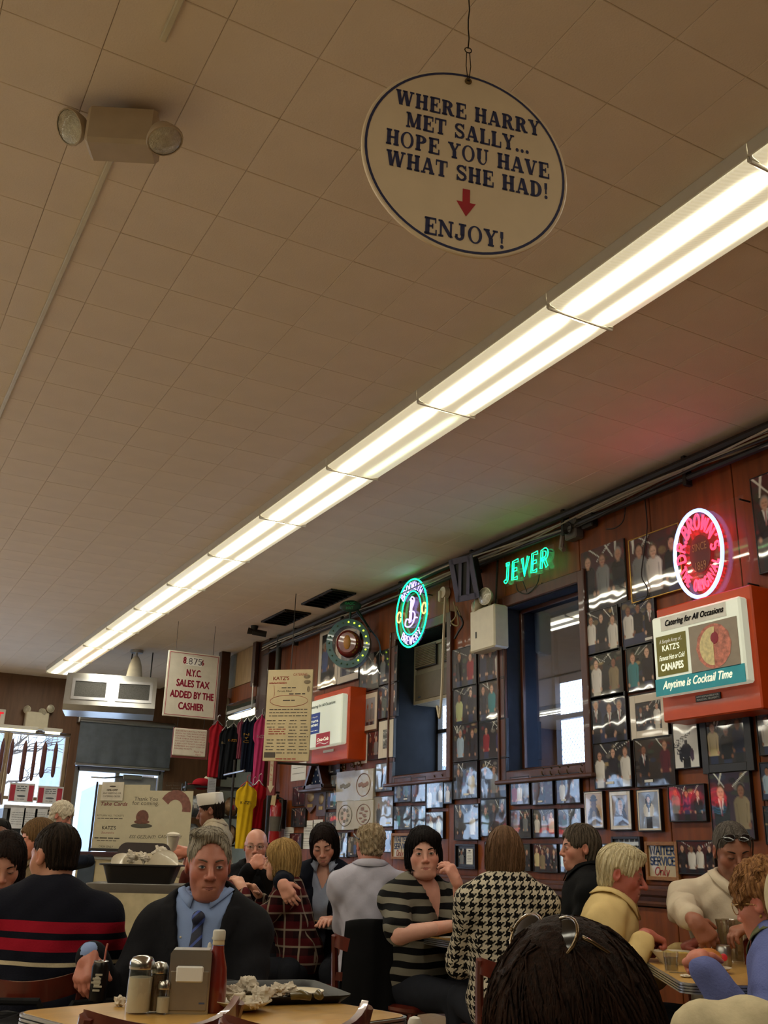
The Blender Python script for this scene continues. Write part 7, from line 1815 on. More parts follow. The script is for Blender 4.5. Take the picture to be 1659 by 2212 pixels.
# --- man seen from behind in the navy sweater with red bands
def p2top(c):
    z = lambda py, px=110: ond(px, py, 3.72).z-FZ
    m = nodes_mat('navy_banded_knit', bands([(z(2000), z(1978), '#8f1526'), (z(2036), z(2013), '#8f1526'), (z(2064), z(2056), '#b8a98c')], '#12131d'), .9, .25)
    cloth(c, 'sweater', m, .022, .97, neck=('crew', .004), wr=.005, ph=.4, h=.012)
    def fc(p): return np.maximum(np.abs(d_cap(p, c['Nk']-c['ax']*.05, c['Nk']+c['ax']*.075, c['nr']+.016))-.006, (p-c['Nk'].astype(f32)) @ (c['ax']/np.linalg.norm(c['ax'])).astype(f32)-.05)
    v, f = surfnet(fc, c['Nk']-.13, c['Nk']+.13, .008); link('collar', pmesh(v, f, 'collar'), M('navy_rib', '#10111a', .95), c['root'])
person('dark-haired person from behind in a navy sweater with two red bands', ond(118, 1850, 3.65), 72, dict(skin=SK['tan'], jaw=1.05, sw=.188, bw=1.0, fat=.004, neck=.056),
       dict(style='short', col='#17120f', col2='#33271e', vol=.006, volx=.003, amp=.0012, freq=40, nape=.06, open=(.07, .07, .095), h=.0045), head=(42, 8, 0), lean=8, hs=.95, top=p2top, arms={1: (V3(.2, .36, .78), V3(0.45, -.3, -1)), -1: (V3(-.16, .38, .8), V3(-0.45, -.3, -1))})
def plain(col, o=.016, sleeve=.97, neck=('crew', .01), name='sweater', mat=None, coll=None, wr=.004, so=None, ph=0., lbl=None, hem=0.):
    def f(c):
        m = mat or M('cloth_'+col, col, .85, var=.12, scale=40, bump=.12, bscale=120)
        cloth(c, name, m, o, sleeve, neck=neck, wr=wr, so=so, ph=ph, hem=hem)
        if coll: collar(c, m if coll is True else coll, .036, spread=.6, drop=.045, tip=.03)
    return f
person('dark-haired person looking down at the left edge, beside the banded sweater', ond(8, 1868, 4.4), 262, dict(skin=(.70, .50, .42), jaw=.92, bust=1, sw=.15, bw=.9, neck=.047, closed=.8, brow='#1c120e', lip='#a0605a'),
       dict(style='long', col='#120e0d', col2='#2a1d18', vol=.016, len=-.24, wide=.1, open=(.06, .075, .1), open_c=(.008, .088, -.03)), head=(0, 22, 0), lean=8, hr=.0042, hs=.97, top=plain('#3a3230', neck=('v', .12, .06)))
person('brown-haired person in a tan jacket, mostly hidden behind the banded sweater', ond(80, 1815, 6.3), 185, dict(skin=SK['ruddy'], jaw=1.0), dict(style='short', col='#4f3a26', col2='#7d6140', vol=.018, nape=.09), head=(0, 8, 0), top=plain('#6b5c46', coll=True, name='jacket'), hr=.006, eyes=True, detail=False)
person('person with cropped dark hair at the far left edge, behind the others', ond(-2, 1806, 7.0), 262, dict(skin=SK['brown'], jaw=1.0, brow='#120c0a'), dict(style='short', col='#15110f', vol=.004, amp=.0006), top=plain('#2d2a30'), hr=.006, detail=False)
person('white-haired person standing in a navy coat by the storefront', ond(133, 1763, 9.6), -25, dict(skin=(.72, .5, .44), jaw=.95, sw=.17, neck=.048), dict(style='short', col='#a89c86', col2='#d6ccb8', vol=.026, amp=.006, curly=95, nape=.1, open=(.062, .066, .085), open_c=(0, .094, -.03), h=.006), head=(-12, 20, 0), legs='stand', s=.95, top=plain('#151a26', .03, name='coat', coll=True), hr=.006, detail=False)
# --- counterman in a white jacket and paper cap
def p7x(c):
    mb = MB(); n = 36
    prof = []
    for (k, z) in ((1.0, .045), (1.045, .062), (1.05, .135), (.985, .14)):
        prof.append([(.084*k*math.cos(2*math.pi*i/n), -.012+.104*k*math.sin(2*math.pi*i/n), z+.012*math.sin(2*math.pi*i/n)) for i in range(n)])
    prof.append([(.02*math.cos(2*math.pi*i/n), -.012+.07*math.sin(2*math.pi*i/n), .118) for i in range(n)])
    mb.add([p for r_ in prof for p in r_], [(j*n+i, j*n+(i+1) % n, (j+1)*n+(i+1) % n, (j+1)*n+i) for j in range(len(prof)-1) for i in range(n)]+[tuple((len(prof)-1)*n+i for i in range(n))])
    MB().add(mb.v, mb.f, c['TH']).build('paper_cap', M('white_paper_cap', '#cfc8bb', .7, var=.04), c['root'], smooth=50)
person('person in a white counter jacket and paper cap, standing side-on', ond(455, 1752, 8.0), 146, dict(skin=(.5, .33, .25), jaw=1.05, sw=.2, brow='#120c0a', nose=1.1), dict(style='short', col='#15100d', col2='#2a1d16', vol=.008, nape=.08), head=(4, 14, 0), legs='stand', s=.97, lean=8, top=plain('#a39680', .024, name='jacket', coll=True, wr=.007, ph=3.), extra=p7x, bottom=('#8d8474', 'trousers'), hr=.005, arms={1: (V3(.2, .3, 1.0), V3(0.4, -.5, -1)), -1: (V3(-.16, .36, 1.0), V3(-0.4, -.5, -1))})
# --- bald man with clasped hands
P8 = ond(553, 1828, 6.9); hp = ond(556, 1868, 6.6)
person('bald person with rimless glasses and clasped hands at the chin, in black', P8, 238, dict(skin=(.76, .54, .46), jaw=1.12, fat=.007, sw=.205, bw=1.12, belly=1., neck=.062, brow='#8a6a58', lip='#94605a', gaze=(.5, 0)),
       dict(style='short', col='#7d6450', col2='#8f7862', vol=.003, amp=.0006, nape=.06, bald=lambda p: .02+.3*np.clip(-p[:, 1]-.05, 0, .1), open=(.075, .11, .16), open_c=(0, .06, .03)), head=(8, 4, 0), lean=10,
       arms={1: (hp-img_right*.05-UPV*.03, Vector((-.2, -.2, -1)), dict(d=img_right*.75+UPV*.45, n=towards_cam*.8+UPV*.5, curl=1.0, thumb=(.9, .2), h=.005)), -1: (hp+img_right*.06-UPV*.03, Vector((.3, -.2, -1)), dict(d=-img_right*.75+UPV*.45, n=towards_cam*.8+UPV*.5, curl=1.0, thumb=(.9, .2), h=.005))},
       top=plain('#0e0e11', .024, name='jacket', wr=.006, coll=True), extra=lambda c: glasses(c, frame='#8d8a80', dark=False, shape=(.023, .015)), hr=.0045)
# --- blonde woman in plaid
def plaid(x, y, z, mt, mix):
    nx, ny = mt.normal(); sd = mt('GREATER_THAN', mt('ABSOLUTE', nx), mt('ABSOLUTE', ny)); u = mt('ADD', mt('MULTIPLY', x, mt('SUBTRACT', 1., sd)), mt('MULTIPLY', y, sd)); g = lambda q, k, ph, th: mt('GREATER_THAN', mt('SINE', mt('ADD', mt('MULTIPLY', q, k), ph)), th)
    c = mix(mt('MULTIPLY', g(u, 70., 0., .1), .6), '#2a0d10', '#07070a'); c = mix(mt('MULTIPLY', g(z, 70., .5, .1), .5), c, '#5a1418')
    c = mix(mt('MULTIPLY', g(u, 70., 1.2, .93), .7), c, '#8d8070'); return mix(mt('MULTIPLY', g(z, 70., 2.2, .93), .7), c, '#8d8070')
person('blonde person from behind in a dark red plaid shirt', ond(608, 1860, 5.9), 146, dict(skin=SK['fair'], jaw=.95, sw=.145, bw=.82, neck=.046), dict(style='bob', col='#7d5f36', col2='#bb9a62', vol=.02, len=-.19, wide=.092, freq=34, open=(.055, .06, .1), open_c=(0, .1, -.03)), head=(4, 6, 0), lean=16, hs=.93, s=.88,
       top=plain('', .02, mat=nodes_mat('red_plaid_flannel', plaid), name='shirt', wr=.006, ph=2.2), arms={1: (V3(.12, .3, .86), V3(0.45, -.2, -1)), -1: (V3(-.1, .36, .9), V3(-0.45, -.2, -1))})
# --- woman in the navy cardigan
def p10top(c):
    sh = M('pale_blue_blouse', '#8d97ad', .8, var=.06, bump=.12, bscale=90)
    cloth(c, 'blouse', sh, .011, .3, neck=('v', .10, .045), wr=.004, ph=.9, h=.011)
    collar(c, sh, .03, over=.014, spread=1.3, drop=.045, tip=.03)
    cloth(c, 'cardigan', M('navy_cardigan', '#11141f', .95, var=.1, bump=.2, bscale=160), .022, .97, neck=('open', .7, .06), wr=.005, ph=1.9)
person('dark-haired person in a navy cardigan and pale blouse, looking down and pointing', ond(700, 1824, 6.1), 236, dict(skin=(.78, .58, .50), jaw=.9, bust=1, sw=.17, neck=.046, closed=.85, brow='#1c120e', lip='#a5635c'),
       dict(style='bob', col='#120d0c', col2='#251915', vol=.015, len=-.1, wide=.095, open=(.058, .07, .098), open_c=(.004, .086, -.03)), head=(2, 24, 4), lean=8, hs=.96, hr=.0042, top=p10top,
       arms={1: (ond(600, 1908, 5.5), Vector((-.9, .3, .1)), dict(d=img_right*.55-UPV*.8+towards_cam*.15, n=towards_cam*.8+UPV*.3-img_right*.3, curl=(.25, .3, .4, .5), spread=.12, thumb=(.6, .2), h=.0045)), -1: (V3(-.12, .34, .76), V3(-0.4, -.3, -1))})
# --- man in the white shirt from behind
def p11x(c):
    MB().tube([c['hl'](V3(-.079, -.06, .02)), c['hl'](V3(-.084, .0, .045)), c['hl'](V3(-.086, .06, .075))], .0055, 7).build('pen', m_black, c['root'])
person('grey-haired person from behind in a creased white shirt, pen behind the ear', ond(800, 1826, 5.5), 64, dict(skin=SK['ruddy'], jaw=1.1, fat=.006, sw=.17, bw=.9, neck=.056), dict(style='short', col='#8a7458', col2='#b8a78c', vol=.014, amp=.006, curly=120, nape=.075, h=.0045, bald=lambda p: .088+.7*np.clip(np.hypot(p[:, 0], p[:, 1]+.01)-.045, 0, .2)), head=(10, 12, 0), lean=6, hs=.95, s=.95,
       top=plain('#a9a6b8', .02, name='shirt', mat=M('white_cotton_shirt', '#aaa8b6', .8, var=.05, bump=.3, bscale=18), coll=True, wr=.006, ph=2.7, hem=-.1), extra=p11x, arms={1: (V3(.12, .36, .84), V3(0.2, -.5, -1)), -1: (V3(-.08, .38, .86), V3(-0.1, -.3, -1))})
# --- woman in the striped tee
def stripes(x, y, z, mt, mix):
    q = mt('ADD', z, mt('ADD', mt('MULTIPLY', mt('SINE', mt('MULTIPLY', x, 13.)), .01), mt('MULTIPLY', mt('SINE', mt('MULTIPLY', mt('ADD', x, y), 47.)), .003)))
    return mix(mt('GREATER_THAN', mt('SINE', mt('MULTIPLY', q, 98.)), -.05), '#08080a', '#6b675c')
P12w = ond(990, 1918, 4.85)
person('dark-haired person in a black and grey striped v-neck tee, hand raised, arm on the table', ond(915, 1843, 5.15), 284, dict(skin=(.80, .60, .53), jaw=1.08, fat=.010, bust=1.15, sw=.175, bw=1.1, bd=1.2, belly=1.1, arm=1.2, neck=.056, bare=1, brow='#17100d', lip='#a8645e', iris=(.16, .11, .08)),
       dict(style='bob', col='#0b090a', col2='#1c1514', vol=.018, len=-.075, wide=.098, open=(.06, .064, .095), open_c=(.006, .09, -.032), lump=[((-.03, .05, .075), (.06, .045, .04))]), head=(-40, 3, 3), lean=4, hs=1.0, hr=.0036,
       arms={1: (ond(975, 2000, 4.75), Vector((-.9, .4, -.2)), dict(d=img_right*1.+UPV*.05, n=UPV+towards_cam*.2, curl=.3)), -1: (P12w, Vector((.5, .1, -1)), dict(d=UPV*.85-img_right*.45, n=img_right*.8+towards_cam*.45, curl=(.5, .55, .6, .7), spread=.06, thumb=(.9, .5), h=.004))},
       top=plain('', .016, .44, neck=('v', .17, .07), mat=nodes_mat('striped_jersey', stripes), name='tee_shirt', wr=.004, so=.024))
# --- woman in houndstooth from behind
def hound(x, y, z, mt, mix):
    nx, ny = mt.normal(); sd = mt('GREATER_THAN', mt('ABSOLUTE', nx), mt('MULTIPLY', mt('ABSOLUTE', ny), 1.15))
    u = mt('MULTIPLY', mt('ADD', mt('MULTIPLY', x, mt('SUBTRACT', 1., sd)), mt('MULTIPLY', y, sd)), 8/.037); v = mt('MULTIPLY', z, 8/.037)
    u = mt('FLOOR', mt('ADD', u, 8000.)); v = mt('FLOOR', v); wa = mt('LESS_THAN', mt('MODULO', u, 8.), 4.); we = mt('LESS_THAN', mt('MODULO', v, 8.), 4.)
    tw = mt('LESS_THAN', mt('MODULO', mt('ADD', mt('SUBTRACT', u, v), 8000.), 4.), 2.)
    return mix(mt('ADD', mt('MULTIPLY', wa, tw), mt('MULTIPLY', we, mt('SUBTRACT', 1., tw))), '#b3a996', '#0b0a0b')
person('person from behind in a black and cream houndstooth jacket with a brown bob', ond(1088, 1846, 4.45), 68, dict(skin=SK['fair'], jaw=.95, sw=.15, bw=.86, bd=1.0, neck=.048, arm=.9), dict(style='bob', col='#48331f', col2='#7d5f48', vol=.016, len=-.135, wide=.097, volx=.008, freq=40, amp=.0014, open=(.05, .05, .09), open_c=(0, .11, -.03)), head=(0, 6, 0), lean=4, hs=.92,
       top=plain('', .03, mat=nodes_mat('houndstooth_wool', hound, .9), name='jacket', wr=.005, ph=.6, neck=('crew', .0), hem=-.12), arms={1: (V3(.12, .36, .80), V3(.12, -.3, -1)), -1: (V3(-.12, .36, .80), V3(-.25, -.3, -1))})
person('person in black facing the wall, mostly hidden behind the brown bob', ond(1098, 1872, 5.3), 60, dict(skin=SK['fair'], sw=.2, bw=1.1), dict(style='short', col='#15110f', vol=.012), head=(0, 10, 0), top=plain('#0c0c0e', .035, name='coat', coll=True), hr=.006, eyes=False, detail=False)
# --- woman in black, profile
person('person with short dark grey hair in black, in profile facing left', ond(1252, 1832, 4.75), 150, dict(skin=(.72, .51, .43), jaw=1.0, fat=.003, sw=.175, neck=.05, brow='#3a2c24', lip='#94584f'), dict(style='short', col='#221c17', col2='#6d6255', vol=.017, amp=.002, nape=.09, open=(.066, .07, .09), open_c=(0, .088, -.026), h=.0045), head=(6, 2, 0), lean=3, hs=.84, hr=.0036, top=plain('#0d0e10', .02, name='shirt', coll=True))
# --- silver-haired man in the yellow shirt
person('silver-haired person in a pale yellow shirt, in profile looking down at the table', ond(1343, 1888, 4.25), -48, dict(skin=(.66, .38, .33), jaw=1.05, nose=1.25, fat=.004, sw=.18, bw=1.0, closed=.7, brow='#8d8070', lip='#7d443f', neck=.057), dict(style='short', col='#a8966c', col2='#e2d6b4', vol=.018, amp=.0025, nape=.085, open=(.068, .066, .09), open_c=(0, .09, -.02), lump=[((0, .04, .1), (.06, .06, .03))], h=.0045), head=(0, 14, 0), lean=14, hs=.9, hr=.0036,
       top=plain('#c9ab6c', .02, name='shirt', coll=True, wr=.006, mat=M('pale_yellow_shirt', '#c9b07a', .8, var=.06, bump=.25, bscale=20)), arms={1: (ond(1388, 2026, 3.98), Vector((-.2, -.4, -1)), dict(d=img_right*.8-UPV*.3-towards_cam*.3, n=UPV, curl=1.1, h=.005)), -1: (V3(-.1, .36, .77), V3(-.2, -.3, -1))})
# --- man in the white polo
person('person in a white polo shirt with dark glasses on the head, bowed over the table', ond(1583, 1838, 4.4), 232, dict(skin=(.58, .39, .31), jaw=1.1, nose=1.15, fat=.004, sw=.215, bw=1.12, closed=.9, brow='#2a2320', lip='#7d4a42', neck=.06, stubble=.5), dict(style='short', col='#3a352f', col2='#77706a', vol=.006, amp=.001, open=(.068, .075, .1), open_c=(0, .085, -.02)), head=(6, 20, 3), lean=12, hr=.004, hs=1.0,
       top=plain('', .022, .9, name='polo_shirt', mat=M('white_pique', '#c6b8a2', .85, var=.05, bump=.2, bscale=40), coll=True, wr=.006, so=.022, neck=('v', .09, .03)), extra=lambda c: (glasses(c, frame='#15110f', up=(.075, .088, 58)), MB().tube([c['hl'](V3(x, front_y(c['P'], [(x, -.058)])[0]+.002, -.058-.35*abs(x))) for x in np.linspace(-.03, .03, 9)], .006, 7).build('moustache', M('grey_moustache', '#4a433d', .8), c['root'], smooth=180)),
       arms={1: (ond(1498, 1992, 3.85), Vector((-.9, .3, -.1)), dict(d=img_right*.5-UPV*.7+towards_cam*.1, n=UPV*.5+towards_cam*.6-img_right*.3, curl=(.4, .5, .6, .7), thumb=(.6, .3), h=.0045)), -1: (ond(1600, 2030, 3.7), Vector((.9, .2, -.3)), dict(d=-img_right*.8-UPV*.2, n=UPV, curl=.6))})
# --- woman in lavender
def p17x(c):
    glasses(c, frame='#b89a60', dark=False, shape=(.026, .021)); q_ = c['hl'](V3(-.083, -.012, -.045)); MB().ell(tuple(q_), (.005, .005, .006), 8, 6).build('earring', m_frgold, c['root'], smooth=180)
person('person with curly auburn hair in a lavender sweater, eating with the back turned', ond(1655, 1950, 3.3), 118, dict(skin=(.72, .46, .38), jaw=1.0, fat=.005, sw=.18, bw=1.1, neck=.052), dict(style='short', col='#5a3720', col2='#a3764a', vol=.026, amp=.006, curly=105, nape=.1, open=(.06, .062, .085), open_c=(0, .098, -.035), h=.0042), head=(-16, 14, 0), lean=12, hr=.0045,
       top=lambda c: (cloth(c, 'sweater', M('lavender_knit', '#5d6596', .95, var=.1, bump=.3, bscale=120), .022, .95, wr=.006, ph=1.1, so=.02), collar(c, M('olive_collar', '#5f6248', .9, var=.2, scale=60), .05, spread=.6, drop=.04, tip=.02)), extra=p17x,
       arms={-1: (ond(1516, 2084, 2.95), Vector((.3, -.5, -1)), dict(d=-towards_cam*1.+img_right*.15-UPV*.1, n=UPV*.9-img_right*.4, curl=1.2, h=.005)), 1: (V3(.2, .22, .6), V3(.2, -.4, -1))})
# --- foreground woman, dark hair and sunglasses
person('dark-haired person in the foreground from behind, sunglasses pushed up on the hair', ond(1240, 2272, 1.2), 184, dict(skin=(.62, .38, .29), jaw=.95, sw=.18, neck=.05, shrug=.06, bare=1), dict(style='long', col='#120b08', col2='#2f1d14', vol=.024, len=-.34, wide=.108, freq=60, amp=.0012, locks=700, lock_w=.0022, lock_len=.24, steps=14, open=(.035, .04, .09), open_c=(0, .135, -.05), h=.0042, box=.2), head=(0, 24, 0), lean=4, hs=.98,
       top=plain('#1d1a1c', .012, .25, neck=('crew', .11), name='top'), extra=lambda c: glasses(c, frame='#6a563a', up=(-.012, .143, 50, .006), shape=(.034, .028)))
# --- person at the right edge in the cream top
person('person in a cream long-sleeved top cut off by the right edge, arm reaching forward', ond(1812, 1790, 1.95), 104, dict(skin=SK['fair'], sw=.2, bw=1.1, shrug=.09), dict(style='bob', col='#3a2a1e', vol=.015, len=-.1), lean=16, top=plain('#b8ab8c', .026, name='jumper', wr=.01, so=.03, ph=.3), arms={1: (V3(.18, .36, .8), V3(0.45, -.2, -1)), -1: (ond(1520, 2235, 1.62), Vector((.2, -.6, -.3)))}, detail=False, eyes=False, hr=.006)
# --- hidden waiter with wristwatch holding up a paper bundle
def p20x(c):
    E_, W_ = c['arm'][1]; a = W_+(E_-W_)*.12; d = (E_-W_)/np.linalg.norm(E_-W_)
    MB().cyl(tuple(a-d*.009), tuple(a+d*.009), .036, n=18).build('watch_strap', m_steel, c['root']); MB().cyl(tuple(a+V3(0, .0, .02)), tuple(a+V3(0, 0, .04)), .017, n=14).build('watch_face', m_dark, c['root'])
person('person hidden behind the suited man, arm with a wristwatch raised to the side', ond(462, 1866, 6.2), 205, dict(skin=SK['ruddy'], sw=.19), dict(style='short', col='#2a1f18', vol=.01), top=plain('#5a2c28', .016, .7, name='shirt'), arms={1: (ond(408, 1846, 5.95), Vector((-.1, .1, -1)), dict(d=-img_right*1.+UPV*.1, n=towards_cam*.6+UPV*.6, curl=(.9, 1., 1., 1.), thumb=(.9, .3), h=.005)), -1: (V3(-.15, .3, .7), V3(-0.45, -.3, -1))}, hr=.006)
# ================================================================ TABLES AND CHAIRS
TZ = FZ+.75
m_lam = M('tan_laminate', '#b98f4a', .35, var=.12, scale=9, stretch=(1, 6, 1), coat=.25)
m_chair = M('mahogany_chair_wood', '#561d10', .3, var=.3, scale=6, stretch=(4, 4, 1), coat=.5)
def rrect(w_, h_, r, n=6):
    out = []
    for cx, cy, a0 in ((w_/2-r, h_/2-r, 0), (-w_/2+r, h_/2-r, 90), (-w_/2+r, -h_/2+r, 180), (w_/2-r, -h_/2+r, 270)):
        for k in range(n+1): a = R(a0+90*k/n); out.append((cx+r*math.cos(a), cy+r*math.sin(a)))
    return out
def extr(mb, loops):
    """stack of (polygon, z) rings capped at both ends"""
    n = len(loops[0][0]); vs = [(x, y, z) for P_, z in loops for x, y in P_]
    fs = [tuple(range(n))[::-1]]+[(j*n+i, j*n+(i+1) % n, (j+1)*n+(i+1) % n, (j+1)*n+i) for j in range(len(loops)-1) for i in range(n)]+[tuple(range((len(loops)-1)*n, len(loops)*n))]
    return mb.add(vs, fs)
def table(label, c, u, w_, h_, r=.05):
    t = thing('dining_table', label, 'table', (c[0], c[1], FZ), math.atan2(u[1], u[0]), 'laminate dining tables'); z = TZ-FZ
    extr(MB(), [(rrect(w_-.012, h_-.012, r), z-.03), (rrect(w_-.012, h_-.012, r), z-.001), (rrect(w_-.02, h_-.02, r), z)]).build('tabletop', m_lam, t, smooth=30)
    mb = MB(); lp = [(rrect(w_-.01, h_-.01, r), z-.034)]
    for k in range(4):
        z0 = z-.034+k*.0085; lp += [(rrect(w_, h_, r), z0+.0008), (rrect(w_, h_, r), z0+.006), (rrect(w_-.012, h_-.012, r), z0+.0066), (rrect(w_-.012, h_-.012, r), z0+.0084)]
    n = len(lp[0][0]); vs = [(x, y, zz) for P_, zz in lp for x, y in P_]
    mb.add(vs, [(j*n+i, j*n+(i+1) % n, (j+1)*n+(i+1) % n, (j+1)*n+i) for j in range(len(lp)-1) for i in range(n)])
    mb.build('edge_band', m_alu, t, smooth=25)
    MB().cyl((0, 0, .06), (0, 0, z-.03), .04, n=14).build('pedestal', m_black, t); mb = MB()
    for a in (0, 90): mb.box((0, 0, .03), (.5, .07, .05), T=Matrix.Rotation(R(a), 4, 'Z'), b=.012)
    mb.box((0, 0, z-.045), (.3, .3, .02)); mb.build('table_base', m_black, t, smooth=0); return t
d17 = (math.cos(R(17)), math.sin(R(17)))
T1c = (.49+d17[0]*.375+d17[1]*.31, 2.70+d17[1]*.375-d17[0]*.31)
table('tan laminate table in the foreground with condiments and a black tray', T1c, d17, .75, .62)
u2 = Vector((.56, .83)).normalized(); v2 = Vector((u2.y, -u2.x)); T2c = Vector((2.53, 2.53))+u2*.6+v2*.37
table('tan laminate table at the right under the pitcher and sandwiches', T2c, u2, .9, .74)
table('tan laminate table between the striped tee and the houndstooth jacket', (3.17, 4.42), (1, 0), .84, .58, .03)
table('tan laminate table between the cardigan and the creased white shirt', (3.12, 5.82), (1, 0), .84, .62, .03)
table('tan laminate table in front of the bald person', (2.78, 6.26), (1, 0), .84, .56, .03)
table('table edge just below the picture under the white-capped shaker', (.66, 1.42), (1, 0), .62, .6)
chair_proto = None
def build_chair():
    t = thing('dining_chair', 'x', 'chair', (0, 0, FZ), 0, 'mahogany dining chairs')
    extr(MB(), [(rrect(.40, .40, .06), .405), (rrect(.42, .42, .07), .415), (rrect(.42, .42, .07), .43), (rrect(.38, .38, .06), .44)]).build('seat', m_chair, t, smooth=35)
    for sx in (-1, 1):
        MB().tube([(sx*.17, .17, .41), (sx*.18, .19, 0)], [.02, .014], 8).build('leg', m_chair, t)
        MB().tube([(sx*.175, -.26, 0), (sx*.17, -.19, .25), (sx*.17, -.18, .44), (sx*.178, -.21, .62), (sx*.185, -.25, .735)], [.015, .019, .02, .018, .016], 8).build('back_post', m_chair, t)
    def rail(z0, z1, bow, y0, th, dip=0.):
        mb = MB(); n = 12; vs = []
        for i in range(n+1):
            u = -1+2*i/n; x = u*.185; y = y0-bow*(1-u*u)
            vs += [(x, y-th/2, z0-dip*(1-u*u)), (x, y+th/2, z0-dip*(1-u*u)), (x, y+th/2, z1-dip*(1-u*u)), (x, y-th/2, z1-dip*(1-u*u))]
        fs = [(0, 1, 2, 3), tuple(4*n+k for k in (3, 2, 1, 0))]
        for i in range(n):
            for k in range(4): a = i*4+k; b = i*4+(k+1) % 4; fs.append((a, a+4, b+4, b))
        mb.add(vs, [f[::-1] for f in fs]); return mb
    rail(.68, .745, .085, -.245, .022, .03).build('crest_rail', m_chair, t, smooth=50); rail(.52, .56, .045, -.2, .018).build('back_slat', m_chair, t, smooth=50)
    mb = MB()
    for s in (-1, 1): mb.tube([(s*.178, .18, .2), (s*.172, -.2, .2)], .011, 7)
    mb.tube([(-.175, 0, .2), (.175, 0, .2)], .011, 7); mb.build('stretcher', m_chair, t); return t
def chair(x, y, az, label):
    global chair_proto
    if chair_proto is None: chair_proto = build_chair(); o = chair_proto
    else: o = copy_tree(chair_proto)
    o.location = (x, y, FZ); o.rotation_euler = (0, 0, R(az-90)); o['label'] = label; return o
SEATED = [o for o in SC.objects if o.parent is None and o.get('category') == 'person' and 'standing' not in o['label']]
for o in SEATED:
    lb = o['label'].replace(' person', ' sitter') ; key = ' '.join(o['label'].split(',')[0].split()[:10])
    a = math.degrees(o.rotation_euler.z)+90; d = Vector((math.cos(R(a)), math.sin(R(a))))
    chair(o.location.x-d.x*.03, o.location.y-d.y*.03, a, 'mahogany chair under the '+key)
def crest_at(px, py, d, az, label, sc):
    p = ond(px, py, d); o = chair(0, 0, az, label); o.scale = (1, 1, sc); f_ = Vector((math.cos(R(az)), math.sin(R(az)), 0)); o.location = (p.x+f_.x*.30, p.y+f_.y*.30, FZ)
crest_at(682, 2206, 2.0, 104, 'empty mahogany chair pushed in at the foreground table, with the broad curved rail', 1.1)
crest_at(385, 2240, 2.0, 106, 'empty mahogany chair at the near side of the foreground table, left one', 1.1)
# black coat over the chair beside the striped tee
def coat(label, c, az, w_=.46, top=.82, low=.12):
    t = thing('coat', label, 'coat', (c.x, c.y, FZ), R(az-90)); v = []; f = []; nx, nz = 14, 18
    for s in (1, -1):
        for j in range(nz+1):
            for i in range(nx+1):
                u = -1+2*i/nx; q = j/nz; x = u*w_/2*(1+.12*q); z = top-(top-low)*(q if s < 0 else q*.5)-.02*abs(u)**3; y = -.245+s*(.04+.03*q)-.085*(1-u*u)+.016*math.sin(u*11+q*3)*q
                v.append((x, y, z))
    n = (nx+1)*(nz+1)
    for s in range(2):
        for j in range(nz):
            for i in range(nx):
                q = [s*n+j*(nx+1)+i, s*n+j*(nx+1)+i+1, s*n+(j+1)*(nx+1)+i+1, s*n+(j+1)*(nx+1)+i]; f.append(tuple(q if s else q[::-1]))
    f += [(i, i+1, n+i+1, n+i) for i in range(nx)]
    MB().add(v, f).build('coat_body', M('black_wool', '#0c0c0e', .95, var=.2, spec=.15), t, smooth=180)
    MB().tube([(w_*.3, -.30, top-.05), (w_*.42, -.34, top-.28), (w_*.36, -.33, low+.08)], [.05, .055, .045], 9).build('sleeve', M('black_wool', '#0c0c0e', .95), t, smooth=180)
COATED = [o for o in SEATED if 'creased white shirt' in o['label']][0]
a = math.degrees(COATED.rotation_euler.z)+90; coat('black coat hung over the chair behind the creased white shirt', COATED.location+Vector((math.cos(R(a-90)), math.sin(R(a-90)), 0))*.05-Vector((math.cos(R(a)), math.sin(R(a)), 0))*.03, a, .36)

# ================================================================ THINGS ON THE TABLES
m_cap = M('polished_shaker_cap', '#b0aca4', .2, 1.)
m_clear = glass_mat('clear_tableware_glass', .10, (.96, .97, .96))
m_sugar = M('white_sugar', '#b9ad94', .9, var=.1); m_china = M('cream_china', '#c9bea6', .3, coat=.4)
def at_table(px, py, z=TZ): return onz(px, py, z)
def shaker(name, label, p, r, h_, fill, cap_h, ribs=0, fh=.75, cap=None):
    t = thing(name, label, 'shaker', p, 0, 'glass shakers'); prof = [(r*.98, 0), (r, .004), (r*.98, h_*.5), (r*.93, h_-cap_h), (r*.8, h_-cap_h+.002)]
    MB().lathe([(r*.9, .005), (r*.9, h_*fh)], 18).build('filling', fill, t)
    mb = MB().lathe(prof, 24, cap=False)
    if ribs: mb.v = [(x*(1+.02*math.cos(math.atan2(y, x)*12)), y*(1+.02*math.cos(math.atan2(y, x)*12)), z) for x, y, z in mb.v]
    mb.build('glass_body', m_clear, t)
    MB().lathe([(r*.98, h_-cap_h), (r*1.0, h_-cap_h*.9), (r*.98, h_-cap_h*.45), (r*.75, h_-cap_h*.12), (r*.3, h_)], 20).build('cap', cap or m_cap, t); return t
shaker('sugar_shaker', 'tall ribbed glass sugar shaker with chrome lid on the foreground table', at_table(297, 2189), .031, .128, m_sugar, .03, 1, .62)
shaker('pepper_shaker', 'slim glass pepper shaker with domed cap beside the sugar', at_table(337, 2187), .021, .113, M('ground_pepper', '#5a4430', .9, var=.3, scale=200), .026)
shaker('salt_shaker', 'short glass salt shaker in front of the pepper', at_table(350, 2191), .0165, .075, m_sugar, .02, fh=.5)
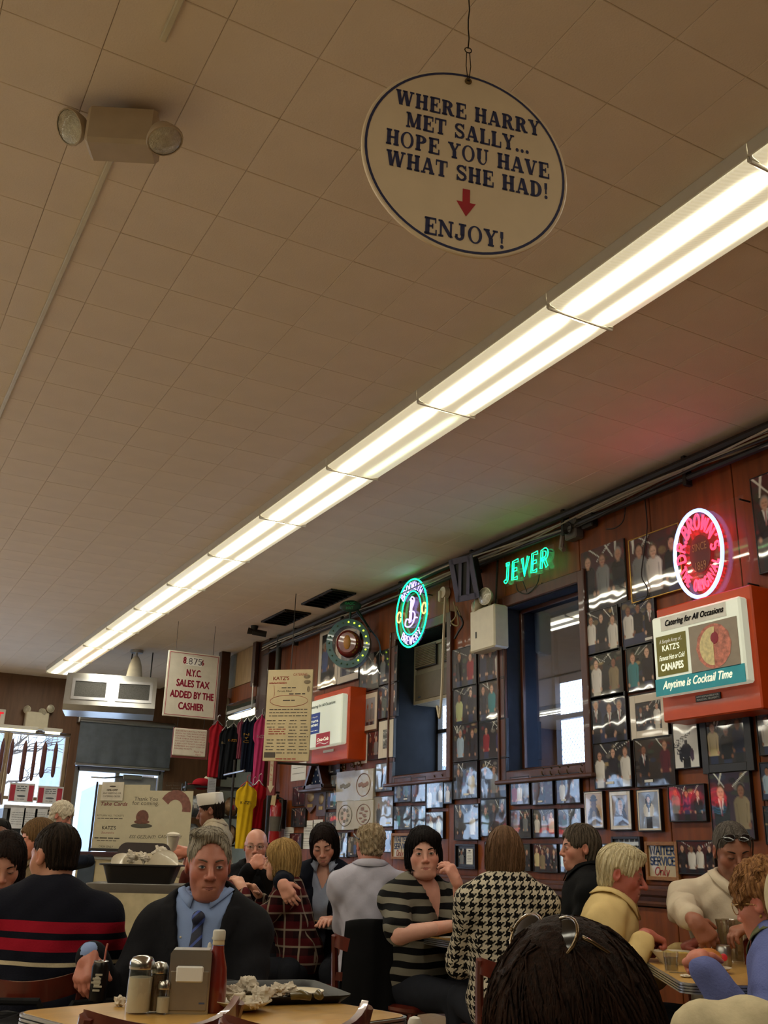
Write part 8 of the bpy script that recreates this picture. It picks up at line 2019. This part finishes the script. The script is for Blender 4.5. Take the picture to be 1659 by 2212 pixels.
def dispenser(label, p, rz, k=1.):
    t = thing('napkin_dispenser', label, 'napkin dispenser', p, rz, 'napkin dispensers'); w_, d_, h_ = .1*k, .075*k, .142*k
    MB().prism([(-w_/2, 0), (w_/2, 0), (w_/2, h_*.94), (w_*.44, h_), (-w_*.44, h_), (-w_/2, h_*.94)], -d_/2, d_/2).build('case', m_steel, t, smooth=0)
    MB().box((0, -d_/2-.002, h_*.36), (w_*.92, .006, h_*.62), b=.002).build('face_plate', M('satin_plate', '#9a9388', .4, .9), t, smooth=0)
    MB().box((0, -d_/2-.004, h_*.62), (w_*.66, .008, h_*.26), b=.004).build('napkins', m_paper, t, smooth=0); mb = MB(); greek(mb, w_*.34, h_*.16, .006*k, .014, -d_/2-.0055); mb.build('maker_mark', M('blue_mark', '#3a4560', .5), t, smooth=0); return t
dispenser('steel napkin dispenser with white napkins on the foreground table', at_table(405, 2186), R(-22))
t = thing('ketchup_bottle', 'glass ketchup bottle with white cap on the foreground table', 'bottle', at_table(461, 2186))
MB().lathe([(.026, 0), (.0275, .004), (.0275, .07), (.025, .1), (.016, .135), (.0145, .15)], 20).build('ketchup', M('ketchup_red', '#6d130a', .35, coat=.8), t); MB().lathe([(.0145, .15), (.0135, .158), (.0135, .166)], 20, cap=False).build('glass_neck', m_clear, t)
MB().lathe([(.0149, .152), (.0143, .163)], 20, cap=False).build('neck_label', M('paper_neck_label', '#b8a684', .7), t); MB().lathe([(.0155, .163), (.016, .166), (.016, .182), (.014, .186)], 20).build('cap', M('white_cap', '#b9b4a8', .4), t)
t = thing('mustard_bottle', 'squeeze bottle with pale nozzle behind the ketchup', 'bottle', at_table(443, 2168))
MB().lathe([(.022, 0), (.023, .003), (.023, .09), (.02, .1)], 18).build('body', M('mustard_yellow', '#9a7a24', .5), t); MB().lathe([(.019, .1), (.019, .112), (.008, .116), (.005, .14), (.002, .146)], 16).build('nozzle', M('white_cap', '#b9b4a8', .4), t)
t = thing('menu_card', 'small folded card standing between the dispenser and the ketchup', 'menu card', at_table(445, 2187), R(40))
MB().prism([(-.02, 0), (.02, 0), (.016, .06), (-.016, .06)], -.002, .0).build('card', m_paper, t, smooth=0); MB().prism([(-.014, .008), (.014, .008), (.011, .052), (-.011, .052)], -.003, -.002).build('printed_border', M('dark_card_print', '#3a3430', .6), t, smooth=0)
rcr = random.Random(21)
def crumple(name, label, cat_, p, r, mat, seed, flat=.7, group=None):
    rg = np.random.RandomState(seed); mb = MB().ell((0, 0, 0), (1, 1, 1), 26, 18); v = np.array(mb.v); k = rg.randn(9, 3)*2.2; ph = rg.rand(9)*6
    d = 1+sum((.24 if i < 4 else .1)*(1-2*np.abs(np.sin(v @ k[i]*(1 if i < 4 else 2.2)+ph[i])))*.5 for i in range(9)); v = v*d[:, None]*np.array([r, r*.85, r*flat]); v[:, 2] -= v[:, 2].min(); mb.v = [tuple(q) for q in v]
    o = mb.build(name, mat, None, smooth=35, loc=p); return tag(o, label, cat_, group)
m_nap = M('crumpled_paper_napkin', '#c9bfae', .85, var=.06, bump=.2, bscale=60)
crumple('paper_scrap', 'small torn white paper scrap on the table left of the sugar shaker', 'paper', at_table(257, 2174), .017, m_nap, 3, .8)
tc = (at_table(690, 2128)+at_table(746, 2153)+at_table(704, 2175)+at_table(479, 2182))/4; a1, a2 = at_table(704, 2175), at_table(479, 2182)
ta = math.atan2((a1-a2).y, (a1-a2).x); tc = (at_table(479, 2182)+at_table(690, 2128))/2
t = thing('serving_tray', 'black serving tray with used plates on the foreground table', 'tray', (tc.x, tc.y, TZ), ta); w_, h_ = .31, .40
w_ = (a1-a2).length+.06; h_ = .36
extr(MB(), [(rrect(w_-.06, h_-.06, .03), .0), (rrect(w_-.05, h_-.05, .03), .003), (rrect(w_-.05, h_-.05, .03), .006)]).build('tray_base', M('black_tray', '#100d0d', .5, spec=.25), t, smooth=30)
mb = MB(); lp = [(rrect(w_-.055, h_-.055, .03), .003), (rrect(w_-.012, h_-.012, .04), .02), (rrect(w_, h_, .045), .021), (rrect(w_-.001, h_-.001, .045), .018), (rrect(w_-.05, h_-.05, .03), .0)]
n = len(lp[0][0]); mb.add([(x, y, zz) for P_, zz in lp for x, y in P_], [(j*n+i, j*n+(i+1) % n, (j+1)*n+(i+1) % n, (j+1)*n+i) for j in range(len(lp)-1) for i in range(n)]); mb.build('tray_rim', M('black_tray', '#100d0d', .5, spec=.25), t, smooth=40)
tz_ = TZ+.0065
def plate(label, p, r, rx=1., group='cream plates', rot=None):
    t = thing('plate', label, 'plate', p, 0, group, rot=rot); MB().lathe([(r*.55, 0), (r*.6, .004), (r*.72, .006), (r, .018), (r*.995, .02), (r*.7, .0095), (r*.3, .007), (.001, .0068)], 28).build('plate_body', m_china, t); return t
pa = onz(522, 2178, tz_); plate('oval cream plate heaped with crumpled napkins on the black tray', pa, .075)
pb = onz(650, 2156, tz_); plate('cream plate with pickle pieces on the black tray', pb, .062)
for k, (px, py, r_, s_) in enumerate([(500, 2148, .035, 5), (535, 2138, .045, 6), (565, 2150, .038, 7), (600, 2140, .035, 8), (625, 2136, .033, 9), (515, 2160, .03, 10), (548, 2163, .03, 12)]):
    p = onz(px, py+18, tz_+.008); r_ *= .72; crumple('paper_napkin', 'crumpled white paper napkin on the tray, %s from the left' % ['second', 'fourth', 'fifth', 'sixth', 'last', 'first', 'third'][k], 'napkin', p, r_, m_nap, s_, .8, 'crumpled napkins on the tray')
m_pick = M('olive_pickle', '#4a3d16', .35, var=.3, scale=40, coat=.4)
for k, (px, px2) in enumerate([(628, 672), (682, 694)]):
    a, b = onz(px, 2152, tz_+.02), onz(px2, 2154, tz_+.02); o = MB().tube([(0, 0, 0), tuple((b-a)*.5+Vector((0, .004, .005))), tuple(b-a)], [.008, .012, .008], 10).build('pickle', m_pick, None, loc=a, smooth=180); tag(o, ['long olive pickle spear on the tray plate', 'short pickle end at the right of the tray plate'][k], 'pickle')
# soda can held by the man in the suit, with straw
pc_ = ond(214, 2122, 3.03)
t = thing('soda_can', 'black soda can with pale logo and straw in the hand of the suited person', 'can', (pc_.x, pc_.y, pc_.z-.055))
MB().lathe([(.02, 0), (.026, .006), (.0265, .1), (.022, .112)], 22).build('can_body', M('black_can', '#14100f', .3, .5), t); MB().lathe([(.022, .112), (.0235, .115), (.021, .117), (.02, .113), (.001, .113)], 22).build('can_rim', m_alu, t)
Q = Matrix.Rotation(R(-28.5-180*0), 4, 'Z'); mb = MB(); lm = MB()
for k in range(5): lm.box((.004*math.sin(k*2), -.0272, .035+.011*k), (.03-.004*abs(k-2), .002, .006), b=.0008)
lm.add([(.011*math.cos(q*math.pi/8), -.0275, .06+.016*math.sin(q*math.pi/8)) for q in range(16)], [tuple(range(16))])
MB().add(lm.v, lm.f, Q).build('can_logo', M('pale_can_logo', '#a39a86', .5), t, smooth=0); MB().tube([(.008, .004, .07), (.012, .004, .15), (.014, .002, .165)], .003, 7).build('straw', M('pink_straw', '#b8685a', .5), t)
shaker('sugar_shaker', 'white-capped shaker cut off by the bottom edge of the picture', Vector((ond(896, 2204, 1.66).x, ond(896, 2204, 1.66).y, TZ)), .0125, ond(896, 2196, 1.66).z-TZ, m_sugar, .02, cap=M('white_cap', '#b9b4a8', .4))
# right-hand table
p = at_table(1582, 2078); t = thing('pitcher', 'clear ribbed plastic pitcher on the right table', 'pitcher', p); hP = ond(1560, 1987, (p-CAM).dot(_fw)).z-TZ
mb = MB().lathe([(.042, 0), (.045, .004), (.052, hP*.9), (.055, hP), (.052, hP), (.049, hP*.9), (.042, .008)], 32, cap=False); mb.v = [(x*(1+.03*abs(math.cos(math.atan2(y, x)*9))), y*(1+.03*abs(math.cos(math.atan2(y, x)*9))), z) for x, y, z in mb.v]; mb.build('pitcher_body', glass_mat('hazy_plastic', .16, (.78, .74, .68), .08), t)
MB().tube([(.05, 0, hP*.85), (.09, 0, hP*.75), (.09, 0, hP*.3), (.045, 0, hP*.2)], .008, 8).build('handle', glass_mat('hazy_plastic2', .16, (.78, .74, .68), .08), t)
def cup(name, label, cat_, px, py, r, h_, mat, px_top=None):
    t = thing(name, label, cat_, at_table(px, py)); MB().lathe([(r*.75, 0), (r*.78, .003), (r, h_), (r*1.04, h_+.003), (r*.97, h_), (r*.74, .006), (.001, .006)], 22, cap=False).build('cup_body', mat, t); return t
cup('paper_cup', 'white paper cup in front of the pitcher', 'cup', 1540, 2080, .024, .055, M('white_cup_paper', '#c9bfaa', .6))
t = thing('soda_can', 'silver soda can with a red badge beside the lavender sleeve', 'can', at_table(1566, 2088)); MB().lathe([(.024, 0), (.0285, .006), (.0285, .066), (.024, .074)], 20).build('can_body', M('silver_can', '#9c9a98', .3, .9), t); MB().lathe([(.024, .074), (.0255, .077), (.022, .075), (.001, .075)], 20).build('can_rim', m_alu, t); MB().add(*(lambda m_: (m_.v, m_.f))(MB().ell((0, -.0285, .035), (.014, .003, .014), 14, 8)), Matrix.Rotation(R(-50), 4, 'Z')).build('badge', M('cola_red', '#b5202a', .45), t)
t = thing('food_bowl', 'shallow cream bowl with yellow-edged food on the right table', 'bowl', at_table(1458, 2082)); MB().lathe([(.05, 0), (.052, .003), (.085, .04), (.09, .046), (.086, .044), (.05, .012), (.001, .01)], 28, cap=False).build('bowl_body', m_china, t); crum = MB().ell((0, 0, .03), (.07, .07, .014), 20, 8); crum.v = [(x, y, z+.006*math.sin(x*120)*math.cos(y*140)) for x, y, z in crum.v]; crum.build('noodles', M('pale_yellow_food', '#b59a50', .5, var=.3, scale=50), t)
t = thing('water_glass', 'small tumbler of water at the near edge of the right table', 'glass', at_table(1451, 2100)); MB().lathe([(.023, 0), (.024, .003), (.029, .07), (.0275, .07), (.0225, .006)], 22, cap=False).build('tumbler', m_clear, t); MB().lathe([(.0218, .006), (.0262, .05)], 20).build('water', glass_mat('iced_water', .1, (.72, .70, .64), .1), t)
t = thing('sandwich', 'round bun sandwich with dark meat on the right table', 'sandwich', at_table(1533, 2098)); m_bun = M('toasted_bun', '#a8682a', .5, var=.2, scale=25)
MB().lathe([(.001, 0), (.045, .002), (.05, .012), (.046, .016), (.001, .016)], 22).build('bottom_bun', m_bun, t); mb = MB().ell((0, 0, .027), (.05, .05, .014), 20, 8); mb.v = [(x*(1+.08*math.sin(y*150)), y*(1+.08*math.sin(x*170)), z) for x, y, z in mb.v]; mb.build('meat', M('dark_pastrami', '#4a1c14', .5, var=.4, scale=50), t)
MB().lathe([(.001, .07), (.02, .068), (.04, .057), (.05, .042), (.045, .036), (.001, .036)], 22).build('top_bun', m_bun, t)
plate('cream plate under the bun sandwich', at_table(1533, 2101), .08)
for o in [o for o in SC.objects if o.name.startswith('sandwich') and o.parent is None]: o.location.z += .0095
a, b = at_table(1450, 2103), at_table(1478, 2113); o = MB().box((0, 0, .002), (.1, .006, .002)).box((.07, 0, .004), (.04, .014, .002), b=.0008).build('fork', m_steel, None, loc=(a.x+.05, a.y-.01, TZ)); o.rotation_euler = (0, 0, R(-40)); tag(o, 'steel fork lying beside the water tumbler', 'fork')
crumple('paper_napkin', 'flattened white napkin beside the fork on the right table', 'napkin', at_table(1487, 2112), .03, m_nap, 31, .2)
t = thing('ketchup_bottle', 'squeeze bottle with white cap between the pitcher and the lavender sleeve', 'bottle', at_table(1622, 2084)); MB().lathe([(.022, 0), (.023, .004), (.023, .085), (.012, .1)], 18).build('body', M('ketchup_red', '#6d130a', .35), t); MB().lathe([(.013, .098), (.013, .115), (.004, .13)], 14).build('cap', M('white_cap', '#b9b4a8', .4), t)
# wall-side table things
dispenser('steel napkin dispenser on the table right of the houndstooth jacket', Vector((3.40, 4.45, TZ)), R(-35)); shaker('sugar_shaker', 'glass sugar shaker beside the wall-side napkin dispenser', Vector((3.53, 4.36, TZ)), .03, .12, m_sugar, .028, 1); shaker('salt_shaker', 'small salt shaker before the wall-side sugar shaker', Vector((3.47, 4.28, TZ)), .016, .07, m_sugar, .02)
def sheet_on(label, x, y, w_, h_, rz): o = MB().box((0, 0, .0015), (w_, h_, .002)).build('paper_sheet', m_paper, None, loc=(x, y, TZ)); o.rotation_euler = (0, 0, R(rz)); tag(o, label, 'paper', 'papers on the tables')
sheet_on('white paper on the table before the striped tee', 2.93, 4.45, .2, .14, 15); sheet_on('white menu sheet under the pointing hand', 2.88, 5.86, .26, .18, 10)
# ---------------------------------------------------------------- bus cart
p = ond(305, 1908, 5.45); ct = thing('bus_cart', 'grey plastic bus cart holding a black tub of used plates', 'cart', (p.x, p.y, FZ), R(-24)); zc = p.z-FZ; m_cart = M('grey_cart_plastic', '#6a655e', .6, var=.1)
for z in (zc, .5, .15): extr(MB(), [(rrect(.5, .38, .04), z-.045), (rrect(.54, .42, .05), z-.005), (rrect(.54, .42, .05), z), (rrect(.5, .38, .04), z-.012)]).build('shelf', m_cart, ct, smooth=30)
for sx in (-1, 1):
    for sy in (-1, 1): MB().box((sx*.23, sy*.17, zc/2), (.06, .05, zc-.04), b=.01).build('leg', m_cart, ct, smooth=0); MB().cyl((sx*.23, sy*.17-.012, .04), (sx*.23, sy*.17+.012, .04), .04, n=12).build('wheel', m_black, ct)
tb = thing('bus_tub', 'black plastic tub of dirty dishes on the grey cart', 'tub', (p.x, p.y, p.z+.001), R(-24)); m_tub = M('black_tub_plastic', '#17120f', .5)
mb = MB(); lp = [(rrect(.34, .26, .04), 0), (rrect(.40, .31, .05), .09), (rrect(.44, .34, .05), .092), (rrect(.44, .34, .05), .1), (rrect(.39, .30, .05), .098), (rrect(.33, .25, .04), .006)]
n = len(lp[0][0]); mb.add([(x, y, zz) for P_, zz in lp for x, y in P_], [(j*n+i, j*n+(i+1) % n, (j+1)*n+(i+1) % n, (j+1)*n+i) for j in range(len(lp)-1) for i in range(n)]+[tuple(range(5*n, 6*n))]); mb.build('tub_body', m_tub, tb, smooth=40)
Mt = Matrix.Translation((p.x, p.y, p.z)) @ Matrix.Rotation(R(-24), 4, 'Z')
o = MB().prism([(x, z) for x, z in rrect(.3, .2, .05)], -.008, .008).build('brown_tray', M('brown_tray_plastic', '#2a1a14', .5), None, smooth=30); o.matrix_world = Mt @ Matrix.Translation((-.02, .13, .115)) @ Matrix.Rotation(R(-10), 4, 'X'); tag(o, 'dark brown tray standing at the back of the bus tub', 'tray')
for k, (x, y, z, rx, ry) in enumerate([(-.1, .0, .085, 35, 25), (-.03, -.02, .09, 42, 15), (.04, .02, .095, 35, 5), (.12, -.05, .095, 62, -12)]):
    t = plate('used plate leaning in the black bus tub, %s from the left' % ['first', 'second', 'third', 'last and most upright'][k], Mt @ Vector((x, y, z)), .085, group='plates in the bus tub', rot=(R(rx), R(ry), R(-24)))
for k, (x, y, z, r_) in enumerate([(-.06, -.05, .1, .04), (.08, .04, .12, .045), (.01, -.07, .1, .035)]): crumple('paper_napkin', 'crumpled napkin among the plates of the bus tub, %s' % ['left one', 'highest one', 'middle one'][k], 'napkin', Mt @ Vector((x, y, z)), r_, m_nap, 40+k, .9, 'napkins in the bus tub')
# paper bundle held up
a, b = ond(375, 1803, 5.93), ond(362, 1850, 5.93)
o = MB().tube([tuple(b-a), tuple((b-a)*.5+Vector((.01, 0, 0))), (0, 0, 0)], [.035, .03, .04], 12).tube([(0, 0, -.01), (0, 0, .002)], [.042, .042], 12).build('paper_cups', M('white_cup_paper', '#c9bfaa', .6), None, loc=a); tag(o, 'stack of white paper cups held up by the hand with the wristwatch', 'cups')
# bags behind the foreground table
def bag(label, p, rz, w_, d_, h_):
    t = thing('bag', label, 'bag', p, rz, 'dark bags behind the foreground table'); mb = MB(); n = 28; m_ = 12; vs = []; fs = []
    for j in range(m_+1):
        ph = -math.pi/2+math.pi*j/m_
        for i in range(n):
            a_ = 2*math.pi*i/n; c_ = math.cos(a_); s_ = math.sin(a_); f = lambda q: math.copysign(abs(q)**.55, q)
            r_ = math.cos(ph)**.45 if abs(math.cos(ph)) > 1e-6 else 0; vs.append((w_/2*f(c_)*r_*(1+.03*math.sin(a_*5+ph*4)), d_/2*f(s_)*r_, h_/2+h_/2*f(math.sin(ph))+.006*math.sin(a_*7)))
    for j in range(m_):
        for i in range(n): fs.append((j*n+i, j*n+(i+1) % n, (j+1)*n+(i+1) % n, (j+1)*n+i))
    mb.add(vs, fs).build('bag_body', M('black_nylon', '#0f0f11', .6, var=.3, spec=.25, bump=.3, bscale=30), t, smooth=180)
    MB().tube([(-w_*.28, -d_*.2, h_*.95), (-w_*.2, -d_*.25, h_*1.25), (w_*.2, -d_*.25, h_*1.25), (w_*.28, -d_*.2, h_*.95)], .012, 8).build('handle', M('black_webbing', '#161618', .8), t)
    MB().tube([(-w_*.4, 0, h_*.99), (w_*.4, 0, h_*.99)], .005, 6).build('zip', m_dark, t)
pb1, pb2 = ond(185, 2150, 3.2), ond(45, 2170, 3.1)
bag('black shoulder bag on a seat behind the left corner of the foreground table', Vector((pb1.x, pb1.y, pb1.z-.13)), R(15), .34, .2, .17); bag('dark rucksack at the left edge below the banded sweater', Vector((pb2.x, pb2.y, pb2.z-.13)), R(-20), .3, .24, .18)
def stool(x, y, label):
    t = thing('stool', label, 'stool', (x, y, FZ), 0, 'stools behind the foreground table')
    MB().lathe([(.001, .40), (.15, .40), (.165, .41), (.165, .43), (.15, .44), (.001, .44)], 22).build('seat', m_chair, t)
    for k in range(4): a = math.pi/4+k*math.pi/2; MB().tube([(.1*math.cos(a), .1*math.sin(a), .41), (.15*math.cos(a), .15*math.sin(a), 0)], [.018, .014], 8).build('leg', m_chair, t)
stool(pb1.x, pb1.y, 'wooden stool under the black shoulder bag'); stool(pb2.x, pb2.y, 'wooden stool under the dark rucksack')
for o in [o for o in SC.objects if o.name.startswith('bag') and o.parent is None]: o.location.z = FZ+.44
